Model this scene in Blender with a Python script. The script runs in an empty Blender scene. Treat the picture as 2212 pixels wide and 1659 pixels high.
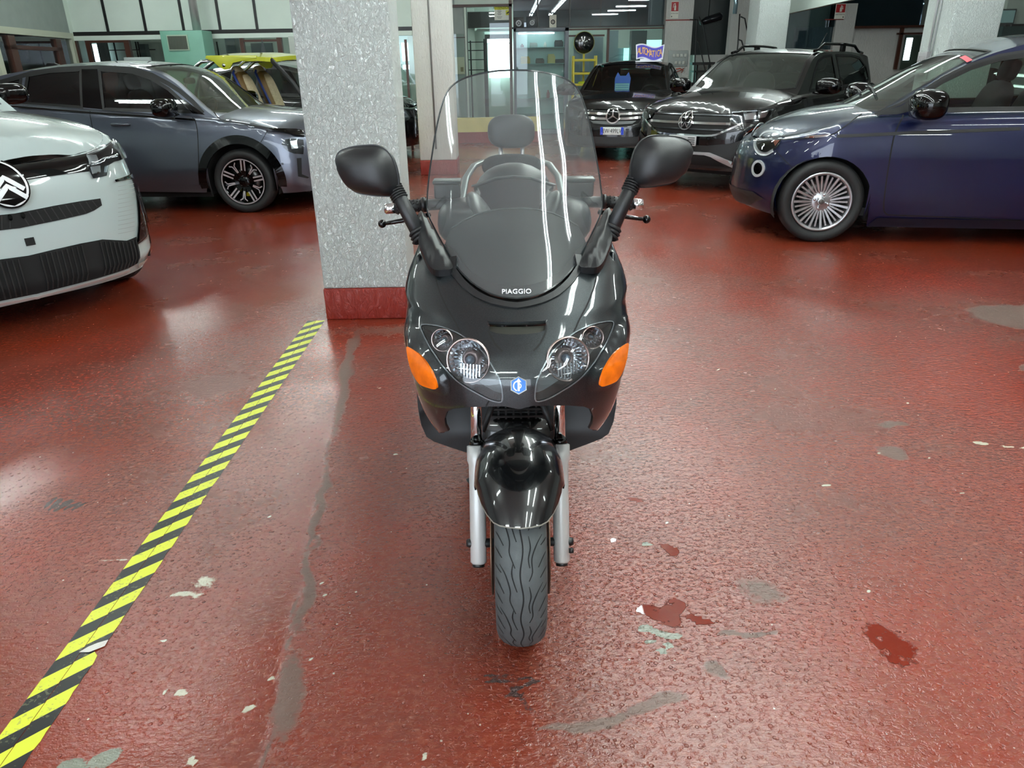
import bpy, bmesh, math, random
import numpy as np
from mathutils import Vector, Matrix, geometry
PI = math.pi
random.seed(7)
sc = bpy.context.scene
col = sc.collection

# ------------------------------------------------------------------ camera
IW, IH, FPX, CH = 2212.0, 1659.0, 1585.0, 1.43
_down = np.array([60.0, -3620.0, -FPX]); _up = -_down / np.linalg.norm(_down)
_fc = np.array([0, 0, -1.0]); _Y = _fc - _fc.dot(_up) * _up; _Y /= np.linalg.norm(_Y); _X = np.cross(_Y, _up)
CAMR = np.array([_X, _Y, _up]); CAMC = np.array([0, 0, CH])
cd = bpy.data.cameras.new('camera'); cam = bpy.data.objects.new('camera', cd); col.objects.link(cam)
cd.sensor_fit = 'HORIZONTAL'; cd.sensor_width = 36.0; cd.lens = 36.0 * FPX / IW; cd.clip_start = .05; cd.clip_end = 200
m4 = Matrix.Identity(4)
for i in range(3):
    for j in range(3): m4[i][j] = float(CAMR[i][j])
m4.translation = Vector(CAMC); cam.matrix_world = m4
sc.camera = cam

# ------------------------------------------------------------------ world, exposure
w = bpy.data.worlds.new('world'); sc.world = w; w.use_nodes = True
bg = w.node_tree.nodes['Background']; bg.inputs[0].default_value = (.80, .90, 1.0, 1); bg.inputs[1].default_value = 2.6
vs = sc.view_settings; vs.view_transform = 'Standard'; vs.look = 'None'; vs.exposure = 1.2; vs.gamma = 1.0
try: vs.use_curve_mapping = False
except Exception: pass
cy = sc.cycles
cy.use_denoising = True; cy.max_bounces = 8; cy.diffuse_bounces = 3; cy.glossy_bounces = 4; cy.transmission_bounces = 6
cy.transparent_max_bounces = 16; cy.caustics_reflective = False; cy.caustics_refractive = False
cy.use_adaptive_sampling = True; cy.adaptive_threshold = .03; cy.sample_clamp_indirect = 6.0; cy.blur_glossy = 0.5
try: cy.use_light_tree = True
except Exception: pass

# ------------------------------------------------------------------ pixel helpers (image frame 2212 x 1659)
def ray(px, py): return CAMR @ np.array([px - IW / 2, -(py - IH / 2), -FPX])
def onz(px, py, z=0.0):
    d = ray(px, py); return CAMC + d * ((z - CH) / d[2])
def ony(px, py, y):
    d = ray(px, py); return CAMC + d * (y / d[1])
def onplane(px, py, p, n):
    d = ray(px, py); p = np.array(p, float); n = np.array(n, float); return CAMC + d * (n.dot(p - CAMC) / n.dot(d))
def projn(P):
    c = (P - CAMC) @ CAMR
    return np.stack([IW / 2 - FPX * c[..., 0] / c[..., 2], IH / 2 + FPX * c[..., 1] / c[..., 2], -c[..., 2]], -1)

# ------------------------------------------------------------------ scene-graph helpers
def tag(o, label=None, cat=None, group=None, kind=None):
    if label: o['label'] = label
    if cat: o['category'] = cat
    if group: o['group'] = group
    if kind: o['kind'] = kind
    return o
def empty(name, loc=(0, 0, 0), rz=0.0, label=None, cat=None, group=None, scale=1.0):
    o = bpy.data.objects.new(name, None); col.objects.link(o)
    o.location = loc; o.rotation_euler = (0, 0, rz); o.scale = (scale,) * 3; o.empty_display_size = .1
    return tag(o, label, cat, group)
def link(name, me, mat=None, parent=None):
    o = bpy.data.objects.new(name, me); col.objects.link(o)
    if parent is not None: o.parent = parent
    if mat is not None:
        if isinstance(mat, (list, tuple)):
            for m in mat: me.materials.append(m)
        else: me.materials.append(mat)
    return o
def copy_tree(o, parent=None):
    c = o.copy(); col.objects.link(c)
    if parent is not None: c.parent = parent
    for ch in list(o.children): copy_tree(ch, c)
    return c

class MB:
    """collects verts / faces, links them as one mesh object"""
    def __init__(s): s.v = []; s.f = []; s.m = []; s.sm = []
    def add(s, vs, fs, mi=0, smooth=False):
        b = len(s.v); s.v += [tuple(map(float, p)) for p in vs]
        s.f += [tuple(i + b for i in f) for f in fs]; s.m += [mi] * len(fs); s.sm += [smooth] * len(fs); return s
    def box(s, x0, y0, z0, x1, y1, z1, mi=0):
        v = [(x0, y0, z0), (x1, y0, z0), (x1, y1, z0), (x0, y1, z0), (x0, y0, z1), (x1, y0, z1), (x1, y1, z1), (x0, y1, z1)]
        return s.add(v, [(3, 2, 1, 0), (4, 5, 6, 7), (0, 1, 5, 4), (1, 2, 6, 5), (2, 3, 7, 6), (3, 0, 4, 7)], mi)
    def obox(s, c, ax, ay, az, mi=0):
        c, ax, ay, az = map(Vector, (c, ax, ay, az)); v = []
        for k in (-1, 1):
            for (i, j) in ((-1, -1), (1, -1), (1, 1), (-1, 1)): v.append(c + ax * i + ay * j + az * k)
        return s.add(v, [(3, 2, 1, 0), (4, 5, 6, 7), (0, 1, 5, 4), (1, 2, 6, 5), (2, 3, 7, 6), (3, 0, 4, 7)], mi)
    def tube(s, pts, r, n=10, cap=True, mi=0, flat=1.0, up=None):
        P = [Vector(p) for p in pts]; R = r if isinstance(r, (list, tuple)) else [r] * len(P)
        vs = []; prev = None
        for i, p in enumerate(P):
            t = (P[min(i + 1, len(P) - 1)] - P[max(i - 1, 0)]).normalized()
            if prev is None:
                a = Vector(up) if up else (Vector((0, 0, 1)) if abs(t.z) < .9 else Vector((1, 0, 0)))
            else: a = prev
            a = (a - t * a.dot(t)).normalized(); b = t.cross(a); prev = a
            for k in range(n):
                an = 2 * PI * k / n; vs.append(p + a * (math.cos(an) * R[i] * flat) + b * (math.sin(an) * R[i]))
        fs = []
        for i in range(len(P) - 1):
            for k in range(n):
                fs.append((i * n + k, i * n + (k + 1) % n, (i + 1) * n + (k + 1) % n, (i + 1) * n + k))
        s.add(vs, fs, mi, True)
        if cap:
            b = len(s.v) - len(vs)
            s.f += [tuple(b + k for k in range(n))[::-1], tuple(b + (len(P) - 1) * n + k for k in range(n))]; s.m += [mi] * 2; s.sm += [False] * 2
        return s
    def lathe(s, prof, n=32, o=(0, 0, 0), ax='y', mi=0, closed=False, ang=(0, 2 * PI), smooth=True):
        """prof: (r, h) pairs, turned round an axis through o"""
        full = abs(ang[1] - ang[0] - 2 * PI) < 1e-6; cnt = n if full else n + 1; vs = []
        for k in range(cnt):
            a = ang[0] + (ang[1] - ang[0]) * k / n; ca, sa = math.cos(a), math.sin(a)
            for (r, h) in prof:
                p = {'y': (r * ca, h, r * sa), 'x': (h, r * ca, r * sa), 'z': (r * ca, r * sa, h)}[ax]
                vs.append((p[0] + o[0], p[1] + o[1], p[2] + o[2]))
        m = len(prof); fs = []
        for k in range(n):
            k2 = (k + 1) % cnt
            for i in range(m if closed else m - 1):
                i2 = (i + 1) % m; fs.append((k * m + i, k2 * m + i, k2 * m + i2, k * m + i2))
        return s.add(vs, fs, mi, smooth)
    def prism(s, poly, h0, h1, plane='xz', mi=0):
        """extrude a closed 2-D polygon along the remaining axis"""
        n = len(poly); f3 = {'xz': lambda a, b, h: (a, h, b), 'xy': lambda a, b, h: (a, b, h), 'yz': lambda a, b, h: (h, a, b)}[plane]
        vs = [f3(a, b, h0) for a, b in poly] + [f3(a, b, h1) for a, b in poly]
        fs = [tuple(range(n))[::-1], tuple(range(n, 2 * n))] + [(i, (i + 1) % n, n + (i + 1) % n, n + i) for i in range(n)]
        return s.add(vs, fs, mi)
    def ball(s, c, rx, ry, rz, n=16, m=10, e=1.0, mi=0, R=None):
        vs = []; c = Vector(c)
        sp = lambda x: math.copysign(abs(x) ** e, x)
        for j in range(m + 1):
            ph = -PI / 2 + PI * j / m
            for k in range(n):
                th = 2 * PI * k / n
                v = Vector((rx * sp(math.cos(ph)) * sp(math.cos(th)), ry * sp(math.cos(ph)) * sp(math.sin(th)), rz * sp(math.sin(ph))))
                if R is not None: v = R @ v
                vs.append(c + v)
        fs = [(j * n + k, j * n + (k + 1) % n, (j + 1) * n + (k + 1) % n, (j + 1) * n + k) for j in range(m) for k in range(n)]
        return s.add(vs, fs, mi, True)
    def build(s, name, mat, parent=None, bevel=0.0, weld=True, seg=2, sub=0):
        me = bpy.data.meshes.new(name); me.from_pydata(s.v, [], s.f)
        me.polygons.foreach_set('material_index', s.m); me.polygons.foreach_set('use_smooth', s.sm)
        bm = bmesh.new(); bm.from_mesh(me)
        if weld: bmesh.ops.remove_doubles(bm, verts=bm.verts, dist=1e-5)
        bmesh.ops.recalc_face_normals(bm, faces=bm.faces)
        if bevel > 0:
            ed = [e for e in bm.edges if len(e.link_faces) == 2 and e.calc_face_angle(0) > .6]
            bmesh.ops.bevel(bm, geom=ed, offset=bevel, segments=seg, affect='EDGES', profile=.5, clamp_overlap=True)
            for f in bm.faces: f.smooth = True
        bm.to_mesh(me); bm.free(); me.update()
        o = link(name, me, mat, parent)
        if bevel > 0:
            me.set_sharp_from_angle(angle=.9)
        if sub:
            md = o.modifiers.new('sub', 'SUBSURF'); md.levels = sub; md.render_levels = sub
        return o

def spline(pts, closed=False, n=6):
    """Catmull-Rom through the points"""
    P = [np.array(p, float) for p in pts]; N = len(P); out = []
    for i in range(N if closed else N - 1):
        if closed: a, b, c, d = P[(i - 1) % N], P[i], P[(i + 1) % N], P[(i + 2) % N]
        else: a, b, c, d = P[max(i - 1, 0)], P[i], P[i + 1], P[min(i + 2, N - 1)]
        for k in range(n):
            t = k / n
            out.append(.5 * ((2 * b) + (c - a) * t + (2 * a - 5 * b + 4 * c - d) * t * t + (3 * b - a - 3 * c + d) * t ** 3))
    if not closed: out.append(P[-1])
    return [tuple(p) for p in out]

def table(pts):
    """smooth 1-D function through (x, y) pairs (monotone cubic), vectorised"""
    xs = np.array([p[0] for p in pts], float); ys = np.array([p[1] for p in pts], float)
    h = np.diff(xs); d = np.diff(ys) / h; m = np.zeros(len(xs)); m[0] = d[0]; m[-1] = d[-1]
    for i in range(1, len(xs) - 1):
        m[i] = 0 if d[i - 1] * d[i] <= 0 else 3 * (h[i - 1] + h[i]) / ((2 * h[i] + h[i - 1]) / d[i - 1] + (h[i] + 2 * h[i - 1]) / d[i])
    def f(x):
        x = np.clip(np.asarray(x, float), xs[0], xs[-1]); i = np.clip(np.searchsorted(xs, x) - 1, 0, len(h) - 1)
        t = (x - xs[i]) / h[i]; t2 = t * t; t3 = t2 * t
        return (2 * t3 - 3 * t2 + 1) * ys[i] + (t3 - 2 * t2 + t) * h[i] * m[i] + (-2 * t3 + 3 * t2) * ys[i + 1] + (t3 - t2) * h[i] * m[i + 1]
    return f

def inpoly(P, poly):
    x, y = P[:, 0], P[:, 1]; r = np.zeros(len(P), bool); n = len(poly); j = n - 1
    for i in range(n):
        xi, yi = poly[i]; xj, yj = poly[j]
        if yi != yj:
            r ^= ((yi > y) != (yj > y)) & (x < (xj - xi) * (y - yi) / (yj - yi) + xi)
        j = i
    return r
def densify(poly, step, closed=True):
    out = []; n = len(poly)
    for i in range(n if closed else n - 1):
        a = np.array(poly[i], float); b = np.array(poly[(i + 1) % n], float); k = max(1, int(math.ceil(np.linalg.norm(b - a) / step)))
        out += [tuple(a + (b - a) * t / k) for t in range(k)]
    if not closed: out.append(tuple(poly[-1]))
    return out
def segdist(P, poly):
    best = np.full(len(P), 1e9); n = len(poly)
    Q = np.array(poly)
    for i in range(n):
        best = np.minimum(best, np.hypot(P[:, 0] - Q[i, 0], P[:, 1] - Q[i, 1]))
    return best

def fnormal(f, U, V, e=1e-3):
    fu = f(U + e, V) - f(U - e, V); fv = f(U, V + e) - f(U, V - e); n = np.cross(fu, fv); l = np.linalg.norm(n, axis=-1, keepdims=True)
    return n / np.maximum(l, 1e-12)

def panel(name, f, outer, mat, parent=None, holes=(), step=.03, sv=1.0, off=0.0, thick=0.0, sgn=1.0, nrm=True, bulge=None):
    """cut the (u, v) region `outer` minus `holes` out of the surface f and link it as one mesh.
    off lifts it along the normal, thick gives it a back and a rim; sv scales v to metres; bulge(u,v) adds lift"""
    S = np.array([1.0, sv]); out = [tuple(np.array(p) * S) for p in outer]; hol = [[tuple(np.array(p) * S) for p in h] for h in holes]
    out = densify(out, step); hol = [densify(h, step) for h in hol]
    A = np.array(out); x0, y0 = A.min(0); x1, y1 = A.max(0)
    gx = np.arange(x0 + step * .5, x1, step); gy = np.arange(y0 + step * .5, y1, step * .87)
    G = np.array([(x + (step / 2 if j % 2 else 0), y) for j, y in enumerate(gy) for x in gx]) if len(gx) and len(gy) else np.zeros((0, 2))
    if len(G):
        k = inpoly(G, out)
        for h in hol: k &= ~inpoly(G, h)
        G = G[k]
        if len(G):
            b = out + [p for h in hol for p in h]; G = G[segdist(G, b) > step * .55]
    pts = [Vector(p) for p in out]; edges = [(i, (i + 1) % len(out)) for i in range(len(out))]
    for h in hol:
        b = len(pts); pts += [Vector(p) for p in h]; edges += [(b + i, b + (i + 1) % len(h)) for i in range(len(h))]
    pts += [Vector(p) for p in G]
    V2, _, F2, *_r = geometry.delaunay_2d_cdt(pts, edges, [], 0, 1e-7)
    V2 = np.array([tuple(v) for v in V2]); F2 = np.array([tuple(t) for t in F2 if len(t) == 3])
    if len(F2) == 0: print('EMPTY PANEL', name, outer[:6]); return None
    cen = V2[F2].mean(1); k = inpoly(cen, out)
    for h in hol: k &= ~inpoly(cen, h)
    F2 = F2[k]
    if len(F2) == 0: print('EMPTY PANEL', name, outer[:6]); return None
    used = np.unique(F2); rm = -np.ones(len(V2), int); rm[used] = np.arange(len(used)); V2 = V2[used] / S; F2 = rm[F2]
    U, Vv = V2[:, 0], V2[:, 1]; P = f(U, Vv); N = fnormal(f, U, Vv) * sgn
    o_ = off if bulge is None else off + bulge(U, Vv)
    P0 = P + N * (np.asarray(o_).reshape(-1, 1) if np.ndim(o_) else o_)
    if bulge is not None:
        g = lambda a, b: f(a, b) + fnormal(f, a, b) * sgn * (off + bulge(a, b)).reshape(-1, 1)
        N = fnormal(g, U, Vv) * sgn
    nv = len(P0); faces = F2.copy()
    a, b_, c = P0[faces[:, 0]], P0[faces[:, 1]], P0[faces[:, 2]]
    fl = (np.cross(b_ - a, c - a) * N[faces[:, 0]]).sum(1) < 0
    faces[fl] = faces[fl][:, ::-1]
    fl_all = [tuple(map(int, t)) for t in faces]; verts = [tuple(p) for p in P0]; nfront = len(fl_all)
    if thick > 0:
        verts += [tuple(p) for p in P0 - N * thick]; fl_all += [(t[2] + nv, t[1] + nv, t[0] + nv) for t in fl_all[:nfront]]
        cnt = {}
        for t in fl_all[:nfront]:
            for i in range(3):
                e = (t[i], t[(i + 1) % 3]); cnt[e] = cnt.get(e, 0) + 1
        for (i, j) in list(cnt):
            if (j, i) not in cnt: fl_all.append((j, i, i + nv, j + nv))
    me = bpy.data.meshes.new(name); me.from_pydata(verts, [], fl_all)
    me.polygons.foreach_set('use_smooth', [True] * len(fl_all)); me.update()
    if nrm:
        fn = np.zeros(len(me.polygons) * 3); me.polygons.foreach_get('normal', fn); fn = fn.reshape(-1, 3)
        nn = []
        for pi, pl in enumerate(me.polygons):
            for vi in pl.vertices:
                if pi < nfront: nn.append(tuple(N[vi]))
                elif pi < 2 * nfront and thick > 0: nn.append(tuple(-N[vi - nv]))
                else: nn.append(tuple(fn[pi]))
        me.normals_split_custom_set(nn)
    return link(name, me, mat, parent)

def ribbon(name, f, line, width, mat, parent=None, off=.001, step=.03, sv=1.0, closed=False, sgn=1.0, thick=0.0):
    """a strip of given width (m) that follows a (u, v) polyline on the surface f"""
    S = np.array([1.0, sv]); L = densify([tuple(np.array(p) * S) for p in line], step, closed); L = np.array(L) / S
    U, V = L[:, 0], L[:, 1]; P = f(U, V); N = fnormal(f, U, V) * sgn
    T = np.roll(P, -1, 0) - np.roll(P, 1, 0)
    if not closed: T[0] = P[1] - P[0]; T[-1] = P[-1] - P[-2]
    T /= np.maximum(np.linalg.norm(T, axis=1, keepdims=True), 1e-9); B = np.cross(N, T)
    if np.ndim(width): wd = np.interp(np.linspace(0, 1, len(P)), np.linspace(0, 1, len(width)), width).reshape(-1, 1)
    else: wd = width
    a = P + B * wd / 2 + N * off; b = P - B * wd / 2 + N * off; n = len(P); mb = MB()
    if thick <= 0:
        mb.add(list(a) + list(b), [(i, (i + 1) % n, n + (i + 1) % n, n + i) for i in range(n if closed else n - 1)], 0, True)
    else:
        c = a - N * thick; d = b - N * thick; fs = []
        for i in range(n if closed else n - 1):
            j = (i + 1) % n
            fs += [(i, j, n + j, n + i), (2 * n + i, 3 * n + i, 3 * n + j, 2 * n + j), (i, 2 * n + i, 2 * n + j, j), (n + i, n + j, 3 * n + j, 3 * n + i)]
        if not closed: fs += [(0, n, 3 * n, 2 * n), (n - 1, 3 * n - 1, 4 * n - 1, 2 * n - 1)]
        mb.add(list(a) + list(b) + list(c) + list(d), fs, 0, False)
    return mb.build(name, mat, parent)

class Inv:
    """find the (u, v) of surface f (in the frame M, 4x4 numpy) seen at given pixels of the frame"""
    def __init__(s, f, M, dom, n=(240, 90)):
        s.f = f; s.M = np.array(M, float); s.dom = dom
        U, V = np.meshgrid(np.linspace(dom[0], dom[1], n[0]), np.linspace(dom[2], dom[3], n[1])); s.U = U.ravel(); s.V = V.ravel()
        s.q = s.pj(s.U, s.V)
    def pj(s, U, V): return projn(s.f(U, V) @ s.M[:3, :3].T + s.M[:3, 3])
    def __call__(s, pts):
        out = []
        for (px, py) in pts:
            d = np.hypot(s.q[:, 0] - px, s.q[:, 1] - py) + s.q[:, 2] * 6; i = int(np.argmin(d)); u, v = s.U[i], s.V[i]; e = 1e-4
            for _ in range(8):
                q = s.pj(np.array([u, u + e, u]), np.array([v, v, v + e]))[:, :2]; r = np.array([px, py]) - q[0]
                J = np.array([(q[1] - q[0]) / e, (q[2] - q[0]) / e]).T
                dt = J[0, 0] * J[1, 1] - J[0, 1] * J[1, 0]
                if abs(dt) < 1e-6: break
                du, dv = np.linalg.solve(J, r); m = max(abs(du), abs(dv)); k = min(1, .08 / m) if m > 0 else 1
                u = min(max(u + du * k, s.dom[0]), s.dom[1]); v = min(max(v + dv * k, s.dom[2]), s.dom[3])
            out.append((u, v))
        return out
def vrange(poly, u):
    """lowest and highest v of a closed (u, v) polygon at a given u, or None"""
    r = []
    for i in range(len(poly)):
        (a, b), (c, d) = poly[i], poly[(i + 1) % len(poly)]
        if (a - u) * (c - u) <= 0 and a != c: r.append(b + (d - b) * (u - a) / (c - a))
    return (min(r), max(r)) if len(r) > 1 else None
def mat4(loc, rz, scale=1.0):
    c, s_ = math.cos(rz), math.sin(rz); M = np.eye(4); M[:2, :2] = [[c, -s_], [s_, c]]; M[:3, :3] *= scale; M[:3, 3] = loc; return M

# ------------------------------------------------------------------ materials
MATS = {}
def srgb(r, g, b):
    return tuple(((c / 255) / 12.92 if c / 255 <= .04045 else ((c / 255 + .055) / 1.055) ** 2.4) for c in (r, g, b)) + (1,)
def pbr(name, colr, rough=.5, metal=0.0, coat=0.0, spec=.5, emit=0.0, bump=0.0, bscale=200.0, var=0.0, vscale=5.0, flake=0.0, coat_rough=.03, sheen=0):
    if name in MATS: return MATS[name]
    m = bpy.data.materials.new(name); m.use_nodes = True; nt = m.node_tree; b = nt.nodes['Principled BSDF']
    c = srgb(*colr) if max(colr) > 1 else tuple(colr) + (1,)
    b.inputs['Base Color'].default_value = c; b.inputs['Roughness'].default_value = rough; b.inputs['Metallic'].default_value = metal
    b.inputs['Coat Weight'].default_value = coat; b.inputs['Coat Roughness'].default_value = coat_rough; b.inputs['Specular IOR Level'].default_value = spec
    if emit: b.inputs['Emission Color'].default_value = c; b.inputs['Emission Strength'].default_value = emit
    tc = nt.nodes.new('ShaderNodeTexCoord')
    if var or flake:
        n = nt.nodes.new('ShaderNodeTexNoise'); n.inputs['Scale'].default_value = vscale if not flake else 900; n.inputs['Detail'].default_value = 4
        nt.links.new(tc.outputs['Object'], n.inputs['Vector'])
        mx = nt.nodes.new('ShaderNodeMix'); mx.data_type = 'RGBA'; k = var or flake
        mx.inputs['A'].default_value = tuple(x * (1 - k) for x in c[:3]) + (1,); mx.inputs['B'].default_value = tuple(min(1, x * (1 + k)) for x in c[:3]) + (1,)
        rp = nt.nodes.new('ShaderNodeMapRange'); rp.inputs[1].default_value = .3; rp.inputs[2].default_value = .7
        nt.links.new(n.outputs[0], rp.inputs[0]); nt.links.new(rp.outputs[0], mx.inputs['Factor']); nt.links.new(mx.outputs['Result'], b.inputs['Base Color'])
    if bump:
        n = nt.nodes.new('ShaderNodeTexNoise'); n.inputs['Scale'].default_value = bscale; n.inputs['Detail'].default_value = 3
        nt.links.new(tc.outputs['Object'], n.inputs['Vector'])
        bp = nt.nodes.new('ShaderNodeBump'); bp.inputs['Strength'].default_value = bump; bp.inputs['Distance'].default_value = .002
        nt.links.new(n.outputs[0], bp.inputs['Height']); nt.links.new(bp.outputs[0], b.inputs['Normal'])
    MATS[name] = m; return m
def glass(name, tint=(1, 1, 1), refl=1.0, rough=.02, haze=0.0, hazecol=(.5, .55, .55), edge=0.0):
    """thin pane: straight-through tinted light mixed with a mirror reflection by Fresnel, plus a little surface haze"""
    if name in MATS: return MATS[name]
    m = bpy.data.materials.new(name); m.use_nodes = True; nt = m.node_tree; nt.nodes.remove(nt.nodes['Principled BSDF'])
    out = nt.nodes['Material Output']; tr = nt.nodes.new('ShaderNodeBsdfTransparent'); tr.inputs[0].default_value = tint + (1,)
    gl = nt.nodes.new('ShaderNodeBsdfGlossy'); gl.inputs['Roughness'].default_value = rough; gl.inputs['Color'].default_value = (.95, .97, 1, 1)
    fr = nt.nodes.new('ShaderNodeFresnel'); fr.inputs[0].default_value = 1.5
    ml = nt.nodes.new('ShaderNodeMath'); ml.operation = 'MULTIPLY'; ml.inputs[1].default_value = refl; ml.use_clamp = True; nt.links.new(fr.outputs[0], ml.inputs[0])
    mx = nt.nodes.new('ShaderNodeMixShader'); nt.links.new(ml.outputs[0], mx.inputs[0]); nt.links.new(tr.outputs[0], mx.inputs[1]); nt.links.new(gl.outputs[0], mx.inputs[2])
    last = mx
    if haze:
        df = nt.nodes.new('ShaderNodeBsdfDiffuse'); df.inputs[0].default_value = hazecol + (1,)
        m2 = nt.nodes.new('ShaderNodeMixShader'); m2.inputs[0].default_value = haze
        nt.links.new(mx.outputs[0], m2.inputs[1]); nt.links.new(df.outputs[0], m2.inputs[2]); last = m2
    nt.links.new(last.outputs[0], out.inputs[0]); MATS[name] = m; return m
LAMPS = [(x, y, 0) for y in (-1.0, 1.6, 4.9, 7.6, 10.6, 13.4) for x in (-6.2, -3.2, 5.0)] + [(x, y, PI / 2) for x in (1.15, 2.05) for y in (-3.0, -.6, 1.0, 2.5, 4.0, 5.4, 6.8, 8.2, 9.6, 11.2, 13.0)] + [(-.6, 9.0, 0), (-.6, -1.2, 0), (4.6, -3.6, 0), (-5.5, 17.4, 0), (-2.6, 17.4, 0), (.6, 18.0, 0), (2.4, 18.0, 0)]  # rows behind the camera and the doubled column added for fill and glare
TUBE = 23.0
TAPE_PH = .0755
FLOOR_A = srgb(126, 40, 19); FLOOR_B = srgb(100, 44, 30); FLOOR_C = srgb(150, 88, 66)
WH = -37; WX, WY = -2.79, 4.21
# ------------------------------------------------------------------ lamps of the garage, some added for fill and floor glare
M_tube = pbr('tube_light', (.90, 1.0, .97), .5, emit=TUBE)
M_housing = pbr('lamp_housing', (225, 228, 225), .4)
def lamp(x, y, L=1.25, rz=0.0):
    t = empty('ceiling_light', (x, y, 3.42), rz, 'white twin-tube fluorescent batten hanging under the garage ceiling, in a set with some added for light', 'ceiling light', 'fluorescent battens under the ceiling')
    b = MB(); b.box(-L / 2, -.09, .03, L / 2, .09, .08); b.box(-L / 2, -.05, .0, -L / 2 + .04, .05, .04); b.box(L / 2 - .04, -.05, .0, L / 2, .05, .04)
    b.build('housing', M_housing, t, .004)
    for s in (-1, 1):
        MB().tube([(-L / 2 + .03, s * .05, 0), (L / 2 - .03, s * .05, 0)], .016, 8).build('tube', M_tube, t)
    return t
l0 = lamp(-.6, -3.6)
for (x, y, rz_) in LAMPS:
    c = copy_tree(l0); c.location = (x, y, 3.42); c.rotation_euler = (0, 0, rz_)

# ------------------------------------------------------------------ floor
def floor_material():
    m = bpy.data.materials.new('painted_floor'); m.use_nodes = True; nt = m.node_tree; N = nt.nodes; L = nt.links; b = N['Principled BSDF']
    tc = N.new('ShaderNodeTexCoord'); P = tc.outputs['Object']
    def noise(sc_, det=3, rough=.55, vec=P, dist=0.0):
        n = N.new('ShaderNodeTexNoise'); n.inputs['Scale'].default_value = sc_; n.inputs['Detail'].default_value = det; n.inputs['Roughness'].default_value = rough
        n.inputs['Distortion'].default_value = dist; L.new(vec, n.inputs['Vector']); return n.outputs[0]
    def rng(x, a, b_, c=0.0, d=1.0):
        r = N.new('ShaderNodeMapRange'); r.inputs[1].default_value = a; r.inputs[2].default_value = b_; r.inputs[3].default_value = c; r.inputs[4].default_value = d
        L.new(x, r.inputs[0]); return r.outputs[0]
    def mth(op, a, b_):
        n = N.new('ShaderNodeMath'); n.operation = op
        for i, x in enumerate((a, b_)):
            if isinstance(x, (int, float)): n.inputs[i].default_value = x
            elif x is not None: L.new(x, n.inputs[i])
        return n.outputs[0]
    def mixc(f, a, b_):
        n = N.new('ShaderNodeMix'); n.data_type = 'RGBA'; L.new(f, n.inputs['Factor'])
        for k, x in (('A', a), ('B', b_)):
            if isinstance(x, tuple): n.inputs[k].default_value = x
            else: L.new(x, n.inputs[k])
        return n.outputs['Result']
    at = N.new('ShaderNodeAttribute'); at.attribute_name = 'stains'; sp = N.new('ShaderNodeSeparateColor'); L.new(at.outputs['Color'], sp.inputs[0])
    a2 = N.new('ShaderNodeAttribute'); a2.attribute_name = 'marks'; s2 = N.new('ShaderNodeSeparateColor'); L.new(a2.outputs['Color'], s2.inputs[0])
    fine = noise(42, 4, .7); big = noise(1.1, 5, .65)
    ed = mth('MULTIPLY', mth('SUBTRACT', fine, .5), 1.1)                      # breaks the rims of the stains up
    def msk(x, lo=.42, hi=.58): return rng(mth('ADD', x, ed), lo, hi)
    worn = msk(sp.outputs[0], .35, .75); bare = msk(sp.outputs[1]); pud = msk(sp.outputs[2], .46, .54)
    skid = msk(s2.outputs[0], .4, .6); zone = s2.outputs[1]; pale = msk(s2.outputs[2], .4, .6)
    base = mixc(rng(big, .36, .64), FLOOR_A, FLOOR_B)
    base = mixc(mth('MULTIPLY', rng(fine, .50, .72), .35), base, FLOOR_C)
    mp = N.new('ShaderNodeMapping'); mp.inputs['Rotation'].default_value = (0, 0, .75); mp.inputs['Scale'].default_value = (34, 120, 1); L.new(P, mp.inputs['Vector'])
    st = noise(1.0, 3, .6, mp.outputs[0]); base = mixc(mth('MULTIPLY', mth('MULTIPLY', rng(st, .58, .70), rng(big, .40, .62)), .5), base, srgb(176, 122, 98))
    base = mixc(mth('MULTIPLY', worn, .75), base, srgb(92, 78, 68)); base = mixc(bare, base, srgb(118, 120, 106)); base = mixc(pale, base, srgb(184, 180, 160))
    vo = N.new('ShaderNodeTexVoronoi'); vo.inputs['Scale'].default_value = 34; L.new(P, vo.inputs['Vector']); pk = N.new('ShaderNodeSeparateColor'); L.new(vo.outputs['Color'], pk.inputs[0])
    chip = mth('MULTIPLY', rng(mth('ADD', vo.outputs['Distance'], mth('MULTIPLY', ed, .30)), .05, .10, 1, 0), rng(pk.outputs[0], .90, .92)); base = mixc(mth('MULTIPLY', chip, .8), base, srgb(176, 160, 138))
    base = mixc(mth('MULTIPLY', skid, .85), base, srgb(50, 43, 42)); base = mixc(mth('MULTIPLY', pud, .7), base, srgb(112, 32, 18))
    L.new(base, b.inputs['Base Color'])
    ro = mth('ADD', rng(big, .35, .65, .17, .30), mth('MULTIPLY', mth('MAXIMUM', worn, chip), .2)); ro = mth('MULTIPLY', ro, rng(pud, 0, 1, 1, .1)); L.new(ro, b.inputs['Roughness']); b.inputs['Specular IOR Level'].default_value = .85
    mp2 = N.new('ShaderNodeMapping'); mp2.inputs['Rotation'].default_value = (0, 0, -.6); mp2.inputs['Scale'].default_value = (34, 78, 1); L.new(P, mp2.inputs['Vector'])
    rip = noise(1.0, 4, .62, mp2.outputs[0]); pits = rng(noise(70, 2, .6), .32, .46, 0, 1)
    vp = N.new('ShaderNodeTexVoronoi'); vp.inputs['Scale'].default_value = 60; L.new(P, vp.inputs['Vector']); pp = N.new('ShaderNodeSeparateColor'); L.new(vp.outputs['Color'], pp.inputs[0])
    hole = mth('MULTIPLY', rng(mth('ADD', vp.outputs['Distance'], mth('MULTIPLY', ed, .35)), .22, .34, 1, 0), rng(pp.outputs[1], .80, .84))
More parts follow.
